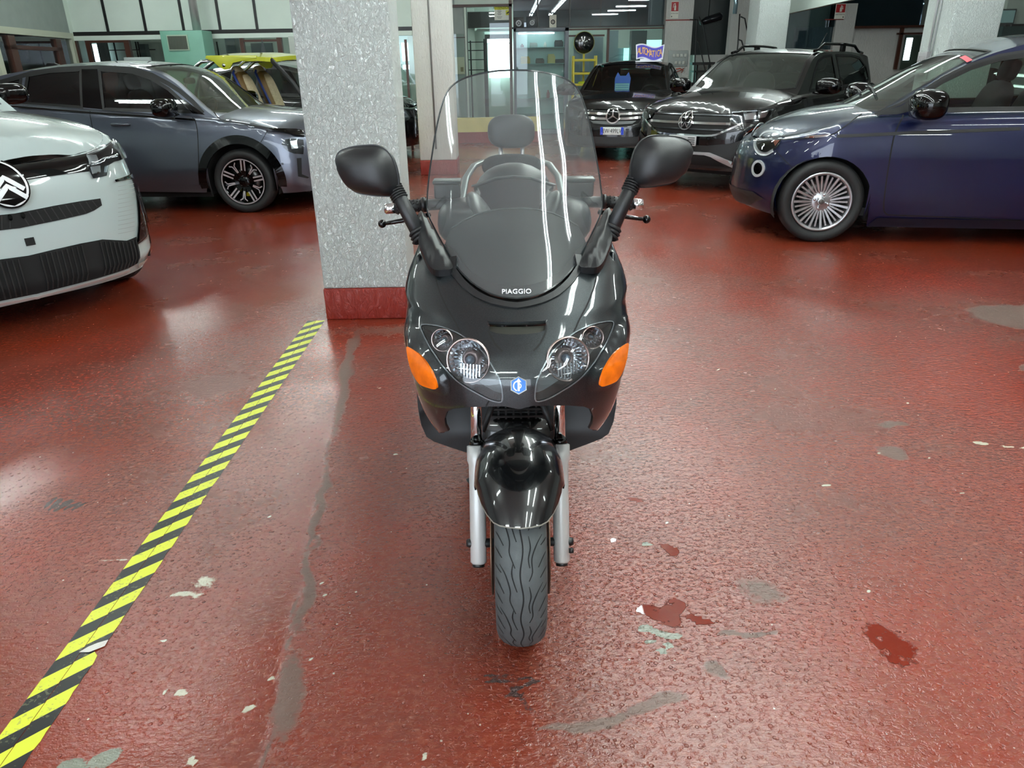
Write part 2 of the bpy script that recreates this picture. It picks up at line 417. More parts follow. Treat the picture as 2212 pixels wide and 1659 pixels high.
    h = mth('SUBTRACT', mth('ADD', rip, mth('MULTIPLY', pits, .30)), mth('MULTIPLY', hole, .6)); h = mth('MULTIPLY', mth('MULTIPLY', h, zone), rng(pud, 0, 1, 1, 0))
    bp = N.new('ShaderNodeBump'); bp.inputs['Distance'].default_value = .0048; L.new(h, bp.inputs['Height']); bp.inputs['Strength'].default_value = .9
    L.new(bp.outputs[0], b.inputs['Normal']); return m
def make_floor():
    # fine grid in the foreground, coarse strips round it; stain masks live on the vertices
    xs = np.concatenate([[-11, -8, -6, -4.5, -3.5, -2.8], np.arange(-2.4, 3.2, .011), [3.6, 4.5, 6, 8, 11]]); ys = np.concatenate([[-5, -2, 0, .5], np.arange(.9, 4.4, .011), np.arange(4.5, 22.3, .5)])
    X, Y = np.meshgrid(xs, ys); nx, ny = len(xs), len(ys); co = np.stack([X.ravel(), Y.ravel(), np.zeros(nx * ny)], 1)
    i = np.arange(nx - 1)[None, :] + np.arange(ny - 1)[:, None] * nx; F = np.stack([i, i + 1, i + nx + 1, i + nx], -1).reshape(-1, 4)
    me = bpy.data.meshes.new('floor'); me.vertices.add(len(co)); me.vertices.foreach_set('co', co.ravel()); me.loops.add(F.size); me.loops.foreach_set('vertex_index', F.ravel())
    me.polygons.add(len(F)); me.polygons.foreach_set('loop_start', np.arange(0, F.size, 4)); me.polygons.foreach_set('loop_total', np.full(len(F), 4)); me.update(calc_edges=True)
    x, y = co[:, 0], co[:, 1]
    r = np.random.RandomState(5)
    def vn(s_, seed):                                   # cheap smooth value noise
        q = np.random.RandomState(seed).rand(64, 64); u, v = (x * s_) % 64, (y * s_) % 64; a, b_ = u.astype(int), v.astype(int); fu, fv = u - a, v - b_; fu = fu * fu * (3 - 2 * fu); fv = fv * fv * (3 - 2 * fv); a2, b2 = (a + 1) % 64, (b_ + 1) % 64; a %= 64; b_ %= 64
        return (q[a, b_] * (1 - fu) + q[a2, b_] * fu) * (1 - fv) + (q[a, b2] * (1 - fu) + q[a2, b2] * fu) * fv
    wx, wy = x + (vn(14, 1) - .5) * .05, y + (vn(14, 2) - .5) * .05
    def ell(cx, cyy, rx, ry, rot=0.0, soft=.35):
        c, s_ = math.cos(rot), math.sin(rot); dx, dy = wx - cx, wy - cyy; d = np.hypot((dx * c + dy * s_) / rx, (-dx * s_ + dy * c) / ry)
        return np.clip((1 + soft - d) / (2 * soft), 0, 1)
    mx = lambda ms: np.maximum.reduce(ms)
    worn = mx([ell(3.147, 4.088, 0.4052, 0.2643, -.3, .12), ell(2.770, 3.467, 0.296, 0.07574, .5, .2), ell(1.502, 2.529, 0.04695, 0.05265, .6), ell(1.592, 2.783, 0.05235, 0.02652), ell(1.654, 2.772, 0.03664, 0.02121), ell(0.722, 1.718, 0.07219, 0.06171, 0, .6) * .8,
               ell(-0.575, 1.371, 0.03079, 0.1425, .2, .5), ell(-0.619, 1.749, 0.02064, 0.1647, .15, .5), ell(-0.686, 2.216, 0.01559, 0.3131, .12, .6), ell(0.174, 1.274, 0.123, 0.01827, .25, .3), ell(0.343, 1.319, 0.08203, 0.02033, .3, .4), ell(-0.846, 3.490, 0.03175, 0.7577, .12, .6) * .9, ell(-0.640, 4.091, 0.5336, 0.1321, 0, .8) * .7, ell(0.513, 1.411, 0.0308, 0.03058) , ell(0.638, 1.544, 0.08229, 0.01023, .1)])
    jl = x + .585 + (y - 1.3) * .118 + (vn(9, 3) - .5) * .03; joint = np.clip(1 - np.abs(jl) / .009, 0, 1) * (y < 4.1) * (.4 + .9 * vn(3, 8)); worn = np.maximum(worn, joint)
    bare = mx([ell(0.370, 1.566, 0.0247, 0.01433), ell(0.417, 1.554, 0.03498, 0.01638), ell(0.380, 1.513, 0.01645, 0.01022), ell(0.427, 1.508, 0.01337, 0.01227), ell(0.406, 1.482, 0.01336, 0.01124), ell(0.435, 1.955, 0.01759, 0.01346), ell(-0.952, 1.193, 0.03583, 0.02533, .6), ell(-1.008, 1.152, 0.0307, 0.03036), ell(-0.952, 1.147, 0.03069, 0.01416)])
    ell0 = ell; ell = lambda a, b_, c, d, *k: ell0(a, b_, c * .62, d * .62, *k)
    pale = [ell(1.880, 2.592, 0.04698, 0.0211), ell(1.963, 2.571, 0.03131, 0.01265), ell(2.025, 2.560, 0.04174, 0.01686), ell(-0.656, 1.320, 0.01846, 0.0122), ell(-0.637, 1.437, 0.01233, 0.0204), ell(-0.821, 1.371, 0.02258, 0.01527), ell(-0.867, 1.371, 0.01232, 0.01324), ell(-0.732, 1.178, 0.01638, 0.02025), ell(-0.568, 1.729, 0.01444, 0.008231), ell(1.144, 2.298, 0.0312, 0.01255), ell(-0.930, 1.801, 0.05164, 0.07218, 0, .9) * .75, ell(-0.980, 1.739, 0.09288, 0.01235, .2, .8) * .8]
    for _ in range(46): pale.append(ell(r.uniform(-1.05, 2.4), r.uniform(1.1, 3.4), r.uniform(.005, .014), r.uniform(.004, .009), r.uniform(0, 3)))
    ell = ell0
    ck = np.clip(1 - np.abs(y - 1.93 + (vn(6, 4) - .5) * .05) / .010, 0, 1) * (x < -1.2) * vn(4, 9); pale.append(ck)
    pud = mx([ell(0.429, 2.226, 0.02701, 0.01357, -.3, .15), ell(0.484, 1.940, 0.02069, 0.03312, .5, .2), ell(0.321, 1.992, 0.01346, 0.0114, 0, .2), ell(0.404, 1.634, 0.0618, 0.03283, -.5, .25) * (.35 + .9 * vn(45, 6)), ell(0.443, 1.669, 0.03607, 0.03081, 0, .25) * (.35 + .9 * vn(45, 6)), ell(0.520, 1.605, 0.05148, 0.01128, -.5, .2), ell(0.987, 1.493, 0.05139, 0.09196, .2, .3) * (.3 + .7 * vn(40, 7))])
    def bars(cx, cyy, n, L_, w_, gap, rot):
        return mx([ell(cx + (k - (n - 1) / 2) * gap * math.cos(rot + PI / 2), cyy + (k - (n - 1) / 2) * gap * math.sin(rot + PI / 2), L_, w_, rot, .5) for k in range(n)])
    skid = np.maximum(bars(-1.611, 2.247, 5, .035, .012, .030, 1.35) * .9, bars(-0.016, 1.375, 4, .09, .009, .026, -.42) * (.25 + .9 * vn(30, 12)))
    right = np.clip(jl / .03 + .5, 0, 1); zone = right * (.5 + .6 * vn(1.6, 10)) + (1 - right) * (.10 + .5 * np.clip(vn(2.0, 11) * 2 - .9, 0, 1)); zone *= np.clip(1.25 - (y - 2.4) * .22, .3, 1); rub = np.clip(1 - np.hypot(x - .45, y - 1.75) / .75, 0, 1); zone = np.clip(zone + right * rub * .6, 0, 1.5)
    on = np.ones_like(x)
    for nm, ch in (('stains', (worn, bare, pud)), ('marks', (skid, zone, mx(pale)))):
        a = me.attributes.new(nm, 'FLOAT_COLOR', 'POINT'); a.data.foreach_set('color', np.stack([*ch, on], 1).ravel())
    return link('floor', me, floor_material())
tag(make_floor(), 'red painted concrete garage floor, worn and glossy', kind='structure')

# ------------------------------------------------------------------ shell: walls, ceiling
def plaster(name, c, strength=.6, scale=26, rot=.5, rough=.7, var=.06, stretch=2.2):
    m = bpy.data.materials.new(name); m.use_nodes = True; nt = m.node_tree; N = nt.nodes; L = nt.links; b = N['Principled BSDF']; b.inputs['Roughness'].default_value = rough
    tc = N.new('ShaderNodeTexCoord'); mp = N.new('ShaderNodeMapping'); mp.inputs['Rotation'].default_value = (0, rot, 0); mp.inputs['Scale'].default_value = (1, 1, 1 / stretch); L.new(tc.outputs['Object'], mp.inputs['Vector'])
    n = N.new('ShaderNodeTexNoise'); n.inputs['Scale'].default_value = scale; n.inputs['Detail'].default_value = 5; n.inputs['Roughness'].default_value = .65; n.inputs['Distortion'].default_value = 1.2; L.new(mp.outputs[0], n.inputs['Vector'])
    n2 = N.new('ShaderNodeTexNoise'); n2.inputs['Scale'].default_value = 2.2; n2.inputs['Detail'].default_value = 4; L.new(tc.outputs['Object'], n2.inputs['Vector'])
    r = N.new('ShaderNodeMapRange'); r.inputs[1].default_value = .38; r.inputs[2].default_value = .62; L.new(n.outputs[0], r.inputs[0])
    bp = N.new('ShaderNodeBump'); bp.inputs['Strength'].default_value = strength; bp.inputs['Distance'].default_value = .012; L.new(r.outputs[0], bp.inputs['Height']); L.new(bp.outputs[0], b.inputs['Normal'])
    mx = N.new('ShaderNodeMix'); mx.data_type = 'RGBA'; cc = srgb(*c); mx.inputs['A'].default_value = tuple(x * (1 - var * 2) for x in cc[:3]) + (1,); mx.inputs['B'].default_value = tuple(min(1, x * (1 + var)) for x in cc[:3]) + (1,)
    L.new(n2.outputs[0], mx.inputs['Factor']); L.new(mx.outputs['Result'], b.inputs['Base Color']); return m
M_white = plaster('white_wall_paint', (220, 232, 222), .12, 60)
M_grey = pbr('grey_wall_paint', (150, 160, 155), .55, var=.05)
M_pill = plaster('rough_white_plaster', (240, 250, 246), 1.0, 58, .6, stretch=1.8)
M_pill2 = plaster('flat_white_plaster', (205, 205, 200), .45, 30, .1, stretch=3)
M_redp = plaster('red_base_paint', (132, 36, 24), .5, 24, 1.2, .45)
M_brown = pbr('brown_metal_frame', (72, 40, 28), .4)
M_black = pbr('black_trim', (14, 14, 15), .4)
M_dark = pbr('dark_void', (10, 12, 14), .6)
M_steel = pbr('brushed_steel', (190, 192, 195), .25, 1.0)
M_chrome = pbr('chrome', (225, 228, 230), .06, 1.0)
M_pane = glass('window_glass', (.86, .92, .90), 1.0, .01)
M_bluegl = glass('dark_reflecting_glass', (.55, .64, .68), 2.2, .01)
CEI = 3.7
def wallbox(name, a, label, mat=None):
    return tag(MB().box(*a).build(name, mat or M_white), label, kind='structure')
tag(MB().box(-11, -5.1, CEI, 11, 22, CEI + .1).build('ceiling', pbr('ceiling_paint', (222, 226, 222), .8)), 'grey garage ceiling', kind='structure')
YB = 15.5
M_dimw = pbr('far_garage_paint', (205, 210, 206), .8)
wallbox('wall_outer_left', (-11.1, -5, 0, -11, 20, CEI), 'grey outer garage wall on the left', M_dimw)
wallbox('wall_outer_right', (11, -5, 0, 11.1, 20, CEI), 'grey outer garage wall on the right', M_dimw)
wallbox('wall_behind_camera', (-11, -5.1, 0, -7, -5, CEI), 'grey garage wall behind the camera, left of the opening added for daylight', M_dimw)
wallbox('wall_behind_camera_right', (1, -5.1, 0, 11, -5, CEI), 'grey garage wall behind the camera, right of the opening added for daylight', M_dimw)
wallbox('wall_opening_head', (-7, -5.1, 3.2, 1, -5, CEI), 'grey lintel over the opening added for daylight', M_dimw)  # unseen opening below, placed and sized to light the camera-facing sides
# back wall, above the glazed partitions
xl = ony(155, 70, YB)[0]; xr = ony(2400, 60, YB)[0]
def pr(mb, x0, y0, x1, y1, Y, d=.04, mi=0):
    """box whose front face spans the given picture rectangle on the plane y = Y"""
    xm, ym = (x0 + x1) / 2, (y0 + y1) / 2
    X0 = ony(x0, ym, Y)[0]; X1 = ony(x1, ym, Y)[0]; Z1 = ony(xm, y0, Y)[2]; Z0 = ony(xm, y1, Y)[2]
    mb.box(X0, Y, max(Z0, .0), X1, Y + d, Z1, mi); return (X0, X1, Z0, Z1)
def px_(x, y, Y): return float(ony(x, y, Y)[0])
def pz_(x, y, Y): return float(ony(x, y, Y)[2])
zl = pz_(400, 68, YB)                                   # lintel height of the left partition
tag(MB().box(-8.3, YB, zl, px_(890, 60, YB), YB + .12, CEI).build('wall_back', M_white), 'white panelled wall above the glazed partition', kind='structure')
k = 0
for (xt, xb) in [(139, 153), (221.5, 233), (302, 315), (386, 397), (468, 476), (548, 556)]:
    k += 1; Xb = px_(xb, 62, YB)
    tag(MB().box(Xb - .025, YB - .015, zl, Xb + .025, YB, CEI).build('trim_%d' % k, M_black), 'black seam strip between the white wall panels', kind='structure')
tag(MB().box(-8.3, YB - .03, zl - .05, px_(890, 60, YB), YB, zl + .02).build('trim_7', M_black), 'black rail under the white wall panels', kind='structure')
tag(MB().box(-8.3, YB - .05, zl - .13, px_(890, 60, YB), YB + .05, zl - .05).build('trim_8', M_white), 'white rail over the partition', kind='structure')
# pilaster beside the corner
tag(MB().box(px_(75, 40, 15.3), 15.2, zl - .05, px_(140, 40, 15.3), 15.5, CEI).build('trim_9', M_white), 'white pilaster at the wall corner', kind='structure')
# left wall, slanting towards the camera
def slant(P0, P1, z0, z1, th, nm, mat, label, kind='structure'):
    P0 = Vector((*P0, 0)); P1 = Vector((*P1, 0)); d = (P1 - P0); n = Vector((-d.y, d.x, 0)).normalized() * th / 2
    v = [P0 - n, P1 - n, P1 + n, P0 + n]; vs = [(p.x, p.y, z0) for p in v] + [(p.x, p.y, z1) for p in v]
    o = MB().add(vs, [(3, 2, 1, 0), (4, 5, 6, 7), (0, 1, 5, 4), (1, 2, 6, 5), (2, 3, 7, 6), (3, 0, 4, 7)]).build(nm, mat)
    return tag(o, label, kind=kind) if label else o
PA = np.array([-8.3, 15.6]); PB = np.array([-7.15, 8.0])
def along(t): return tuple(PA + (PB - PA) * t)
slant(along(0), along(1.0), zl, CEI, .1, 'wall_left', M_grey, 'grey wall above the left glazed partition')
slant(along(0), along(1.0), zl - .10, zl, .13, 'trim_10', pbr('cream_frame', (200, 205, 185), .5), 'cream rail over the left partition')
slant(along(0), along(1.0), .0, .9, .1, 'wall_left_base', M_grey, 'grey parapet of the left partition')
p = tag(slant(along(.02), along(.98), .9, zl - .1, .012, 'window_1', M_pane, None), 'long glass pane of the left partition', kind='structure')
for i, t in enumerate((.015, .42, .86)):
    slant(along(t), along(t + .02), 0, zl - .1, .12, 'trim_%d' % (11 + i), pbr('cream_frame', (200, 205, 185), .5), 'cream post of the left partition')
for i, (t, t2) in enumerate([(.10, .13), (.34, .37)]):
    slant(along(t), along(t2), 0, zl - .12, .10, 'trim_%d' % (14 + i), M_brown, 'brown door post in the left partition')
slant(along(.10), along(.37), zl - .32, zl - .26, .10, 'trim_16', M_brown, 'brown door head in the left partition')
# partition under the back wall: brown posts, door heads and panes
bp_ = [(160, 168), (187, 196), (270, 281), (452, 458), (520, 528), (600, 610), (655, 662)]
for i, (a, b_) in enumerate(bp_):
    mb = MB(); mb.box(px_(a, 100, YB), YB - .03, 0, px_(b_, 100, YB), YB + .06, zl - .12)
    tag(mb.build('trim_%d' % (20 + i), M_brown), 'brown post of the glazed partition', kind='structure')
mb = MB(); pr(mb, 160, 76, 345, 80, YB - .04, .1); pr(mb, 190, 87, 275, 92, YB - .04, .1); pr(mb, 452, 74, 660, 78, YB - .04, .1); pr(mb, 526, 85, 604, 90, YB - .04, .1)
tag(mb.build('trim_30', M_brown), 'brown door heads of the glazed partition', kind='structure')
tag(MB().box(-8.2, YB, 0, px_(1010, 300, YB), YB + .02, zl - .12).build('window_2', M_pane), 'glass of the back partition', kind='structure')
# room beyond the partition
M_room = pbr('pale_room_wall', (176, 188, 178), .7, var=.05); M_lit = pbr('daylight_pane', (230, 245, 255), .5, emit=2.2)
tag(MB().box(-11, 19.5, 0, 11, 19.6, CEI).build('wall_far', M_room), 'pale wall of the room beyond the partition', kind='structure')
mb = MB()
for (a, b_, c, d) in [(10, 58, 30, 70), (66, 62, 82, 120)]: pr(mb, a, b_ + 50, c, d + 60, 19.3)
for r in [(200, 95, 212, 132), (66, 115, 84, 140), (205, 116, 222, 135)]: pr(mb, *r, 19.3)
tag(mb.build('window_3', M_lit), 'small daylight panes of the far room', kind='structure')
mb = MB()
for xx in (105, 122, 226, 248, 295, 300, 470): pr(mb, xx, 90, xx + 2, 135, 19.2)
pr(mb, 100, 118, 140, 120, 19.2); pr(mb, 215, 107, 335, 109, 19.2)
tag(mb.build('trim_31', M_black), 'thin black glazing bars of the far room', kind='structure')
mb = MB(); pr(mb, 213, 92, 228, 138, 19.0, .2); pr(mb, 303, 95, 316, 135, 19.0, .2); pr(mb, 20, 122, 50, 150, 18.4, .3); pr(mb, 488, 82, 510, 130, 19, .3); pr(mb, 545, 93, 590, 150, 19, .1)
tag(mb.build('trim_32', pbr('slate_panel', (82, 92, 94), .5)), 'slate grey panels of the far room', kind='structure')
# green cabinet with a vent, pipe, boxes
t = empty('cabinet', (px_(395, 100, 14.9), 14.9, 0), 0, 'tall mint-green metal cabinet with a small vent beside the chrome flue', 'cabinet')
X0, X1 = px_(350, 100, 14.9) - t.location.x, px_(441, 100, 14.9) - t.location.x; ZT = pz_(390, 66, 14.9)
M_mint = pbr('mint_paint', (120, 172, 152), .45, var=.05)
MB().box(X0, 0, 0, X1, .5, ZT).build('body', M_mint, t, .01)
MB().box(X0 + .02, -.012, .05, X1 - .02, 0, 1.45).build('door', M_mint, t, .004)
v = MB(); v.box(X0 + .12, -.02, ZT - .33, X0 + .50, -.0, ZT - .07); v.build('vent', pbr('vent_frame', (170, 190, 170), .5), t)
v = MB(); v.box(X0 + .14, -.03, ZT - .31, X0 + .48, -.01, ZT - .09)
for q in range(7): v.box(X0 + .15 + q * .048, -.034, ZT - .31, X0 + .167 + q * .048, -.03, ZT - .09)
v.build('grille', pbr('vent_slats', (74, 80, 70), .5), t)
xp = px_(420, 30, 15.1); tag(MB().tube([(xp, 15.1, ZT), (xp, 15.1, CEI)], .075, 16).build('flue_pipe', pbr('galvanised', (205, 205, 205), .38, .7)), 'shiny chrome flue pipe rising from behind the green cabinet', 'pipe')
mb = MB(); pr(mb, 604, 116, 640, 146, 15.4, .08); tag(mb.build('wall_box', M_white, None, .02), 'white rounded switch box on the partition beside the thick pillar', 'box')
mb = MB(); pr(mb, 626, 78, 662, 146, 15.3, .12); o = mb.build('paper_roll_holder', pbr('perforated_white', (190, 195, 188), .6), None, .01); tag(o, 'pale perforated panel half hidden by the thick pillar', 'panel')
mb = MB(); pr(mb, 302, 123, 356, 470, 14.5, .08); tag(mb.build('framed_notice', pbr('notice_grey', (168, 176, 176), .5), None, .01), 'low grey framed notice standing left of the green cabinet', 'sign')

# pillars
def pillar(name, x0, x1, y0, y1, zr, label, mat=M_pill, extra=None):
    t = empty(name, ((x0 + x1) / 2, (y0 + y1) / 2, 0), 0, label, 'pillar'); hx, hy = (x1 - x0) / 2, (y1 - y0) / 2
    MB().box(-hx, -hy, zr, hx, hy, CEI).build('shaft', mat, t, .012)
    MB().box(-hx - .004, -hy - .004, 0, hx + .004, hy + .004, zr).build('base_band', M_redp, t, .008); return t
pillar('pillar', -1.128, -.611, 4.30, 4.63, .195, 'thick rough-plastered white pillar with a red base behind the scooter')
t2 = pillar('pillar', -1.228, -.72, 10.64, 11.15, .20, 'slim white pillar with a red base and a cable, seen behind the windscreen', M_pill2)
xc = px_(930, 100, 10.63) - t2.location.x
MB().tube([(xc, -.265, .35), (xc, -.265, CEI)], .011, 6).build('cable', pbr('cable_grey', (110, 108, 106), .6), t2)
x0 = px_(1636, 60, 13.8); pillar('pillar', x0, x0 + .52, 13.8, 14.4, .2, 'narrow white pillar rising behind the black crossover roof', M_pill)
x0 = px_(2054, 60, 8.3); t3 = pillar('pillar', x0, x0 + .50, 8.3, 8.85, .2, 'rough pale pillar with pipes and sockets on its side, behind the blue car windscreen', M_pill); hx = .25
MB().tube([(-hx - .012, .05, 1.35), (-hx - .012, .05, CEI)], .012, 8).tube([(-hx - .012, -.02, 1.2), (-hx - .012, -.02, CEI)], .008, 8).build('conduit', pbr('conduit_white', (190, 192, 195), .4), t3)
v = MB(); v.box(-hx - .04, .02, 1.33, -hx, .20, 1.47); v.box(-hx - .07, .05, 1.24, -hx, .24, 1.26); v.box(-hx - .07, -.05, 1.17, -hx, .12, 1.185)
for q in range(4): v.box(-hx - .046, .05 + q * .035, 1.36, -hx - .04, .065 + q * .035, 1.43)
v.build('socket_box', pbr('socket_grey', (150, 148, 150), .4), t3, .002)

# ------------------------------------------------------------------ middle of the back: glazed shop front
YM = 17.2; K = 1.4
def struct(mb, name, mat, label): return tag(mb.build(name, mat), label, kind='structure')
mb = MB(); pr(mb, 975, -300, 1009, 400, YM); struct(mb, 'wall_middle', M_grey, 'grey wall strip beside the slim pillar')
mb = MB(); pr(mb, 1009, 10, 1013, 400, YM - .05, .08); struct(mb, 'trim_40', M_white, 'white jamb of the shop front')
mb = MB(); pr(mb, 975, -300, 1106, 10, YM - .01); struct(mb, 'wall_middle_head', M_white, 'white board over the shop front')
mb = MB(); pr(mb, 975, 9, 1106, 15, YM - .06, .05); pr(mb, 1102, 0, 1108, 420, YM - .06, .06); pr(mb, 972, 80, 1005, 82, YM - .03, .02); struct(mb, 'trim_41', M_brown, 'brown frame bars of the shop front')
mb = MB(); pr(mb, 1013, 15, 1102, 420, YM); struct(mb, 'window_4', M_pane, 'tall pane with a warning notice on it')
mb = MB(); pr(mb, 862, 64, 890, 400, YB + .05); struct(mb, 'window_5', M_pane, 'pane between the two pillars')
mb = MB(); pr(mb, 884, 85, 889, 420, 14.0); struct(mb, 'trim_42', M_brown, 'brown post between the two pillars')
mb = MB(); pr(mb, 868, 92, 882, 132, 19.2); pr(mb, 870, 140, 884, 150, 19.2); struct(mb, 'window_6', M_lit, 'bright window seen between the two pillars')
# dark reflecting glass above, right of the post
mb = MB(); pr(mb, 1106, -400, 1447, 58, YM + .02); struct(mb, 'window_7', M_bluegl, 'dark reflecting glass over the shop front')
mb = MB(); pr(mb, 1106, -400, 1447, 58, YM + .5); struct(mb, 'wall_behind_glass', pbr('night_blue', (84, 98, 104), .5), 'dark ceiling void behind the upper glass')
mb = MB(); pr(mb, 1160, -300, 1163, 58, YM - .02, .03); pr(mb, 1232, -300, 1235, 58, YM - .02, .03); pr(mb, 1300, -300, 1304, 58, YM + .05, .03); pr(mb, 1362, -300, 1368, 58, YM + .05, .03); struct(mb, 'trim_43', M_black, 'dark mullions of the upper glass')
mb = MB(); pr(mb, 1106, 56, 1447, 60, YM - .06, .08); struct(mb, 'trim_44', M_black, 'dark rail under the upper glass')
mb = MB(); pr(mb, 1228, 60, 1440, 64, YM - .07, .08); pr(mb, 1306, 62, 1311, 420, YM - .07, .08); pr(mb, 1434, 62, 1440, 420, YM - .07, .08); pr(mb, 1228, 75, 1306, 79, YM - .05, .05); struct(mb, 'trim_45', M_brown, 'brown frame of the right-hand shop front')
mb = MB(); pr(mb, 1228, 64, 1436, 420, YM); struct(mb, 'window_8', M_pane, 'glass of the right-hand shop front')
mb = MB(); mb.box(-1.0, 15.1, 0, .62, 15.3, .20); struct(mb, 'trim_47', M_redp, 'red foot of the low wall')
mb = MB(); mb.box(-1.0, 15.1, .20, .62, 15.3, .46); struct(mb, 'wall_low', pbr('cream_yellow', (205, 190, 120), .6, var=.08), 'low cream-yellow wall in front of the shop')
# beyond the shop front
mb = MB(); pr(mb, 1013, 18, 1030, 400, 18.80); pr(mb, 1030, 62, 1102, 68, 18.80); pr(mb, 1020, 66, 1050, 330, 18.90); struct(mb, 'wall_shop', M_white, 'white wall inside the shop')
mb = MB(); pr(mb, 1010, 25, 1102, 60, 18.70); struct(mb, 'trim_46', M_dark, 'dark beam inside the shop')
mb = MB()
for yy in (90, 108, 128, 150): pr(mb, 1010, yy, 1047, yy + 2, 18.40)
for xx in (1018, 1047): pr(mb, xx, 88, xx + 3, 300, 18.35)
pr(mb, 1047, 74, 1102, 84, 18.35); pr(mb, 1047, 84, 1055, 300, 18.35)
struct(mb, 'door_1', M_dark, 'black steel gate frame inside the shop')
mb = MB(); pr(mb, 1056, 96, 1102, 168, 19.20); pr(mb, 1050, 84, 1100, 92, 19.20); struct(mb, 'window_9', pbr('bright_daylight', (225, 250, 255), .5, emit=4.0), 'daylight opening of the shop')
mb = MB(); pr(mb, 1311, 66, 1335, 300, 18.60); pr(mb, 1313, 90, 1360, 300, 18.65); pr(mb, 1238, 80, 1300, 300, 18.60); struct(mb, 'wall_shop_right', pbr('blue_grey_panel', (128, 142, 150), .6), 'blue-grey panels inside the shop')
mb = MB(); pr(mb, 1360, 66, 1392, 300, 18.20, .3); struct(mb, 'wall_shop_pier', pbr('pier_grey', (92, 102, 104), .6), 'grey pier inside the shop')
mb = MB(); pr(mb, 1392, 86, 1436, 300, 18.80); pr(mb, 1344, 98, 1358, 300, 18.50); struct(mb, 'window_10', pbr('teal_daylight', (150, 225, 215), .5, emit=1.1), 'teal daylight window of the shop')
mb = MB(); pr(mb, 1392, 64, 1436, 86, 18.40); pr(mb, 1336, 64, 1360, 104, 18.45); struct(mb, 'wall_shop_head', M_white, 'pale wall head inside the shop')

def text(name, s, size, loc, rot, mat, parent=None, ext=.0005, sx=1.0, align='CENTER'):
    cu = bpy.data.curves.new(name, 'FONT'); cu.body = s; cu.size = size; cu.extrude = ext; cu.align_x = align; cu.align_y = 'CENTER'; cu.resolution_u = 3; cu.offset = .0
    o = bpy.data.objects.new(name, cu); col.objects.link(o); dg = bpy.context.evaluated_depsgraph_get(); me = bpy.data.meshes.new_from_object(o.evaluated_get(dg)); bpy.data.objects.remove(o)
    o = link(name, me, mat, parent); o.location = loc; o.rotation_euler = rot; o.scale = (sx, 1, 1); return o
M_ink = pbr('black_ink', (18, 18, 20), .6)
# warning notice
X = px_(1086, 28, YM - .04); Z = pz_(1086, 28, YM - .04)
t = empty('warning_notice', (X, YM - .03, Z), 0, 'small yellow and white ATTENZIONE notice stuck on the tall glass pane', 'sign'); t.scale = (K,) * 3
MB().box(-.125, -.004, -.095, .125, 0, .095).build('sheet', pbr('paper_white', (232, 236, 225), .6), t)
MB().box(-.125, -.006, .045, .125, -.004, .095).build('header', pbr('notice_yellow', (214, 216, 60), .6), t)
text('lettering', 'ATTENZIONE!', .045, (0, -.007, .069), (PI / 2, 0, 0), pbr('olive_ink', (70, 80, 40), .6), t)
v = MB(); v.box(.045, -.006, -.03, .115, -.004, .035); v.build('pictogram_field', MATS['notice_yellow'], t)
v = MB(); v.obox((.08, -.008, .005), (.022, 0, .012), (0, .001, 0), (-.004, 0, .007)); v.build('camera_pictogram', M_ink, t)
v = MB()
for q, (a, b_) in enumerate([(.036, .07), (.018, .08), (.004, .05), (-.012, .08), (-.026, .06), (-.055, .1), (-.072, .07)]): v.box(-.04 - b_ * .8 / 2 - .01, -.006, a, -.04 + b_ * .8 / 2 - .01, -.004, a + .006)
v.build('small_print', pbr('grey_ink', (120, 125, 125), .6), t)
# poster beside the slim pillar
X = px_(989, 142, YM - .04); Z = pz_(989, 142, YM - .04)
t = empty('wall_poster', (X, YM - .03, Z), 0, 'pale cream poster on the grey wall strip right of the slim pillar', 'poster'); t.scale = (K,) * 3
MB().box(-.105, -.004, -.12, .105, 0, .12).build('sheet', pbr('poster_cream', (205, 205, 182), .7), t)
MB().box(.04, -.006, -.085, .085, -.004, -.02).build('picture', pbr('poster_brown', (140, 130, 100), .7), t)
# display case
X0 = px_(1110, 110, YM - .3); X1 = px_(1228, 110, YM - .3); ZT = pz_(1170, 60, YM - .3)
t = empty('display_case', ((X0 + X1) / 2, YM - .3, 0), 0, 'tall grey-framed glass display case full of parts beside the yellow trolley', 'display case'); hw = (X1 - X0) / 2
M_fr = pbr('case_frame_grey', (98, 106, 116), .35)
v = MB(); v.box(-hw, -.03, ZT - .07, hw, .28, ZT); v.box(-hw, -.03, 0, -hw + .05, .28, ZT); v.box(hw - .08, -.03, 0, hw, .28, ZT); v.box(-hw, -.03, 0, hw, .28, .08); v.build('frame', M_fr, t, .004)
MB().box(-hw + .05, .26, .08, hw - .08, .27, ZT - .07).build('back_panel', pbr('case_back', (168, 200, 200), .3), t)
shz = [pz_(1170, yy, YM - .2) for yy in (102, 137)] + [.72, .4]
for z in shz: MB().box(-hw + .05, .0, z - .012, hw - .08, .26, z).build('shelf', pbr('shelf_glassy', (150, 190, 190), .15), t)
MB().box(-hw + .05, -.012, .08, hw - .08, -.006, ZT - .07).build('door', M_pane, t)
MB().tube([(-hw + .1, .04, ZT - .1), (hw - .3, .04, ZT - .1)], .012, 8).build('case_lamp', pbr('case_light', (240, 250, 255), .5, emit=9.0), t)
cols = [(96, 40, 40), (205, 210, 210), (235, 235, 230), (52, 58, 66), (210, 180, 90), (70, 62, 56), (216, 205, 140), (60, 60, 66), (235, 225, 180), (150, 40, 45), (120, 150, 140)]
names = ['red round tin standing', 'white carton standing', 'white jar standing', 'dark boxed part standing', 'gold trimmed box lying', 'dark hose part lying', 'cream carton standing', 'black housing lying', 'ivory bottle standing', 'red canister standing', 'green bottle standing']
wh = ['on the top shelf of the display case', 'on the middle shelf of the display case', 'on the third shelf of the display case']
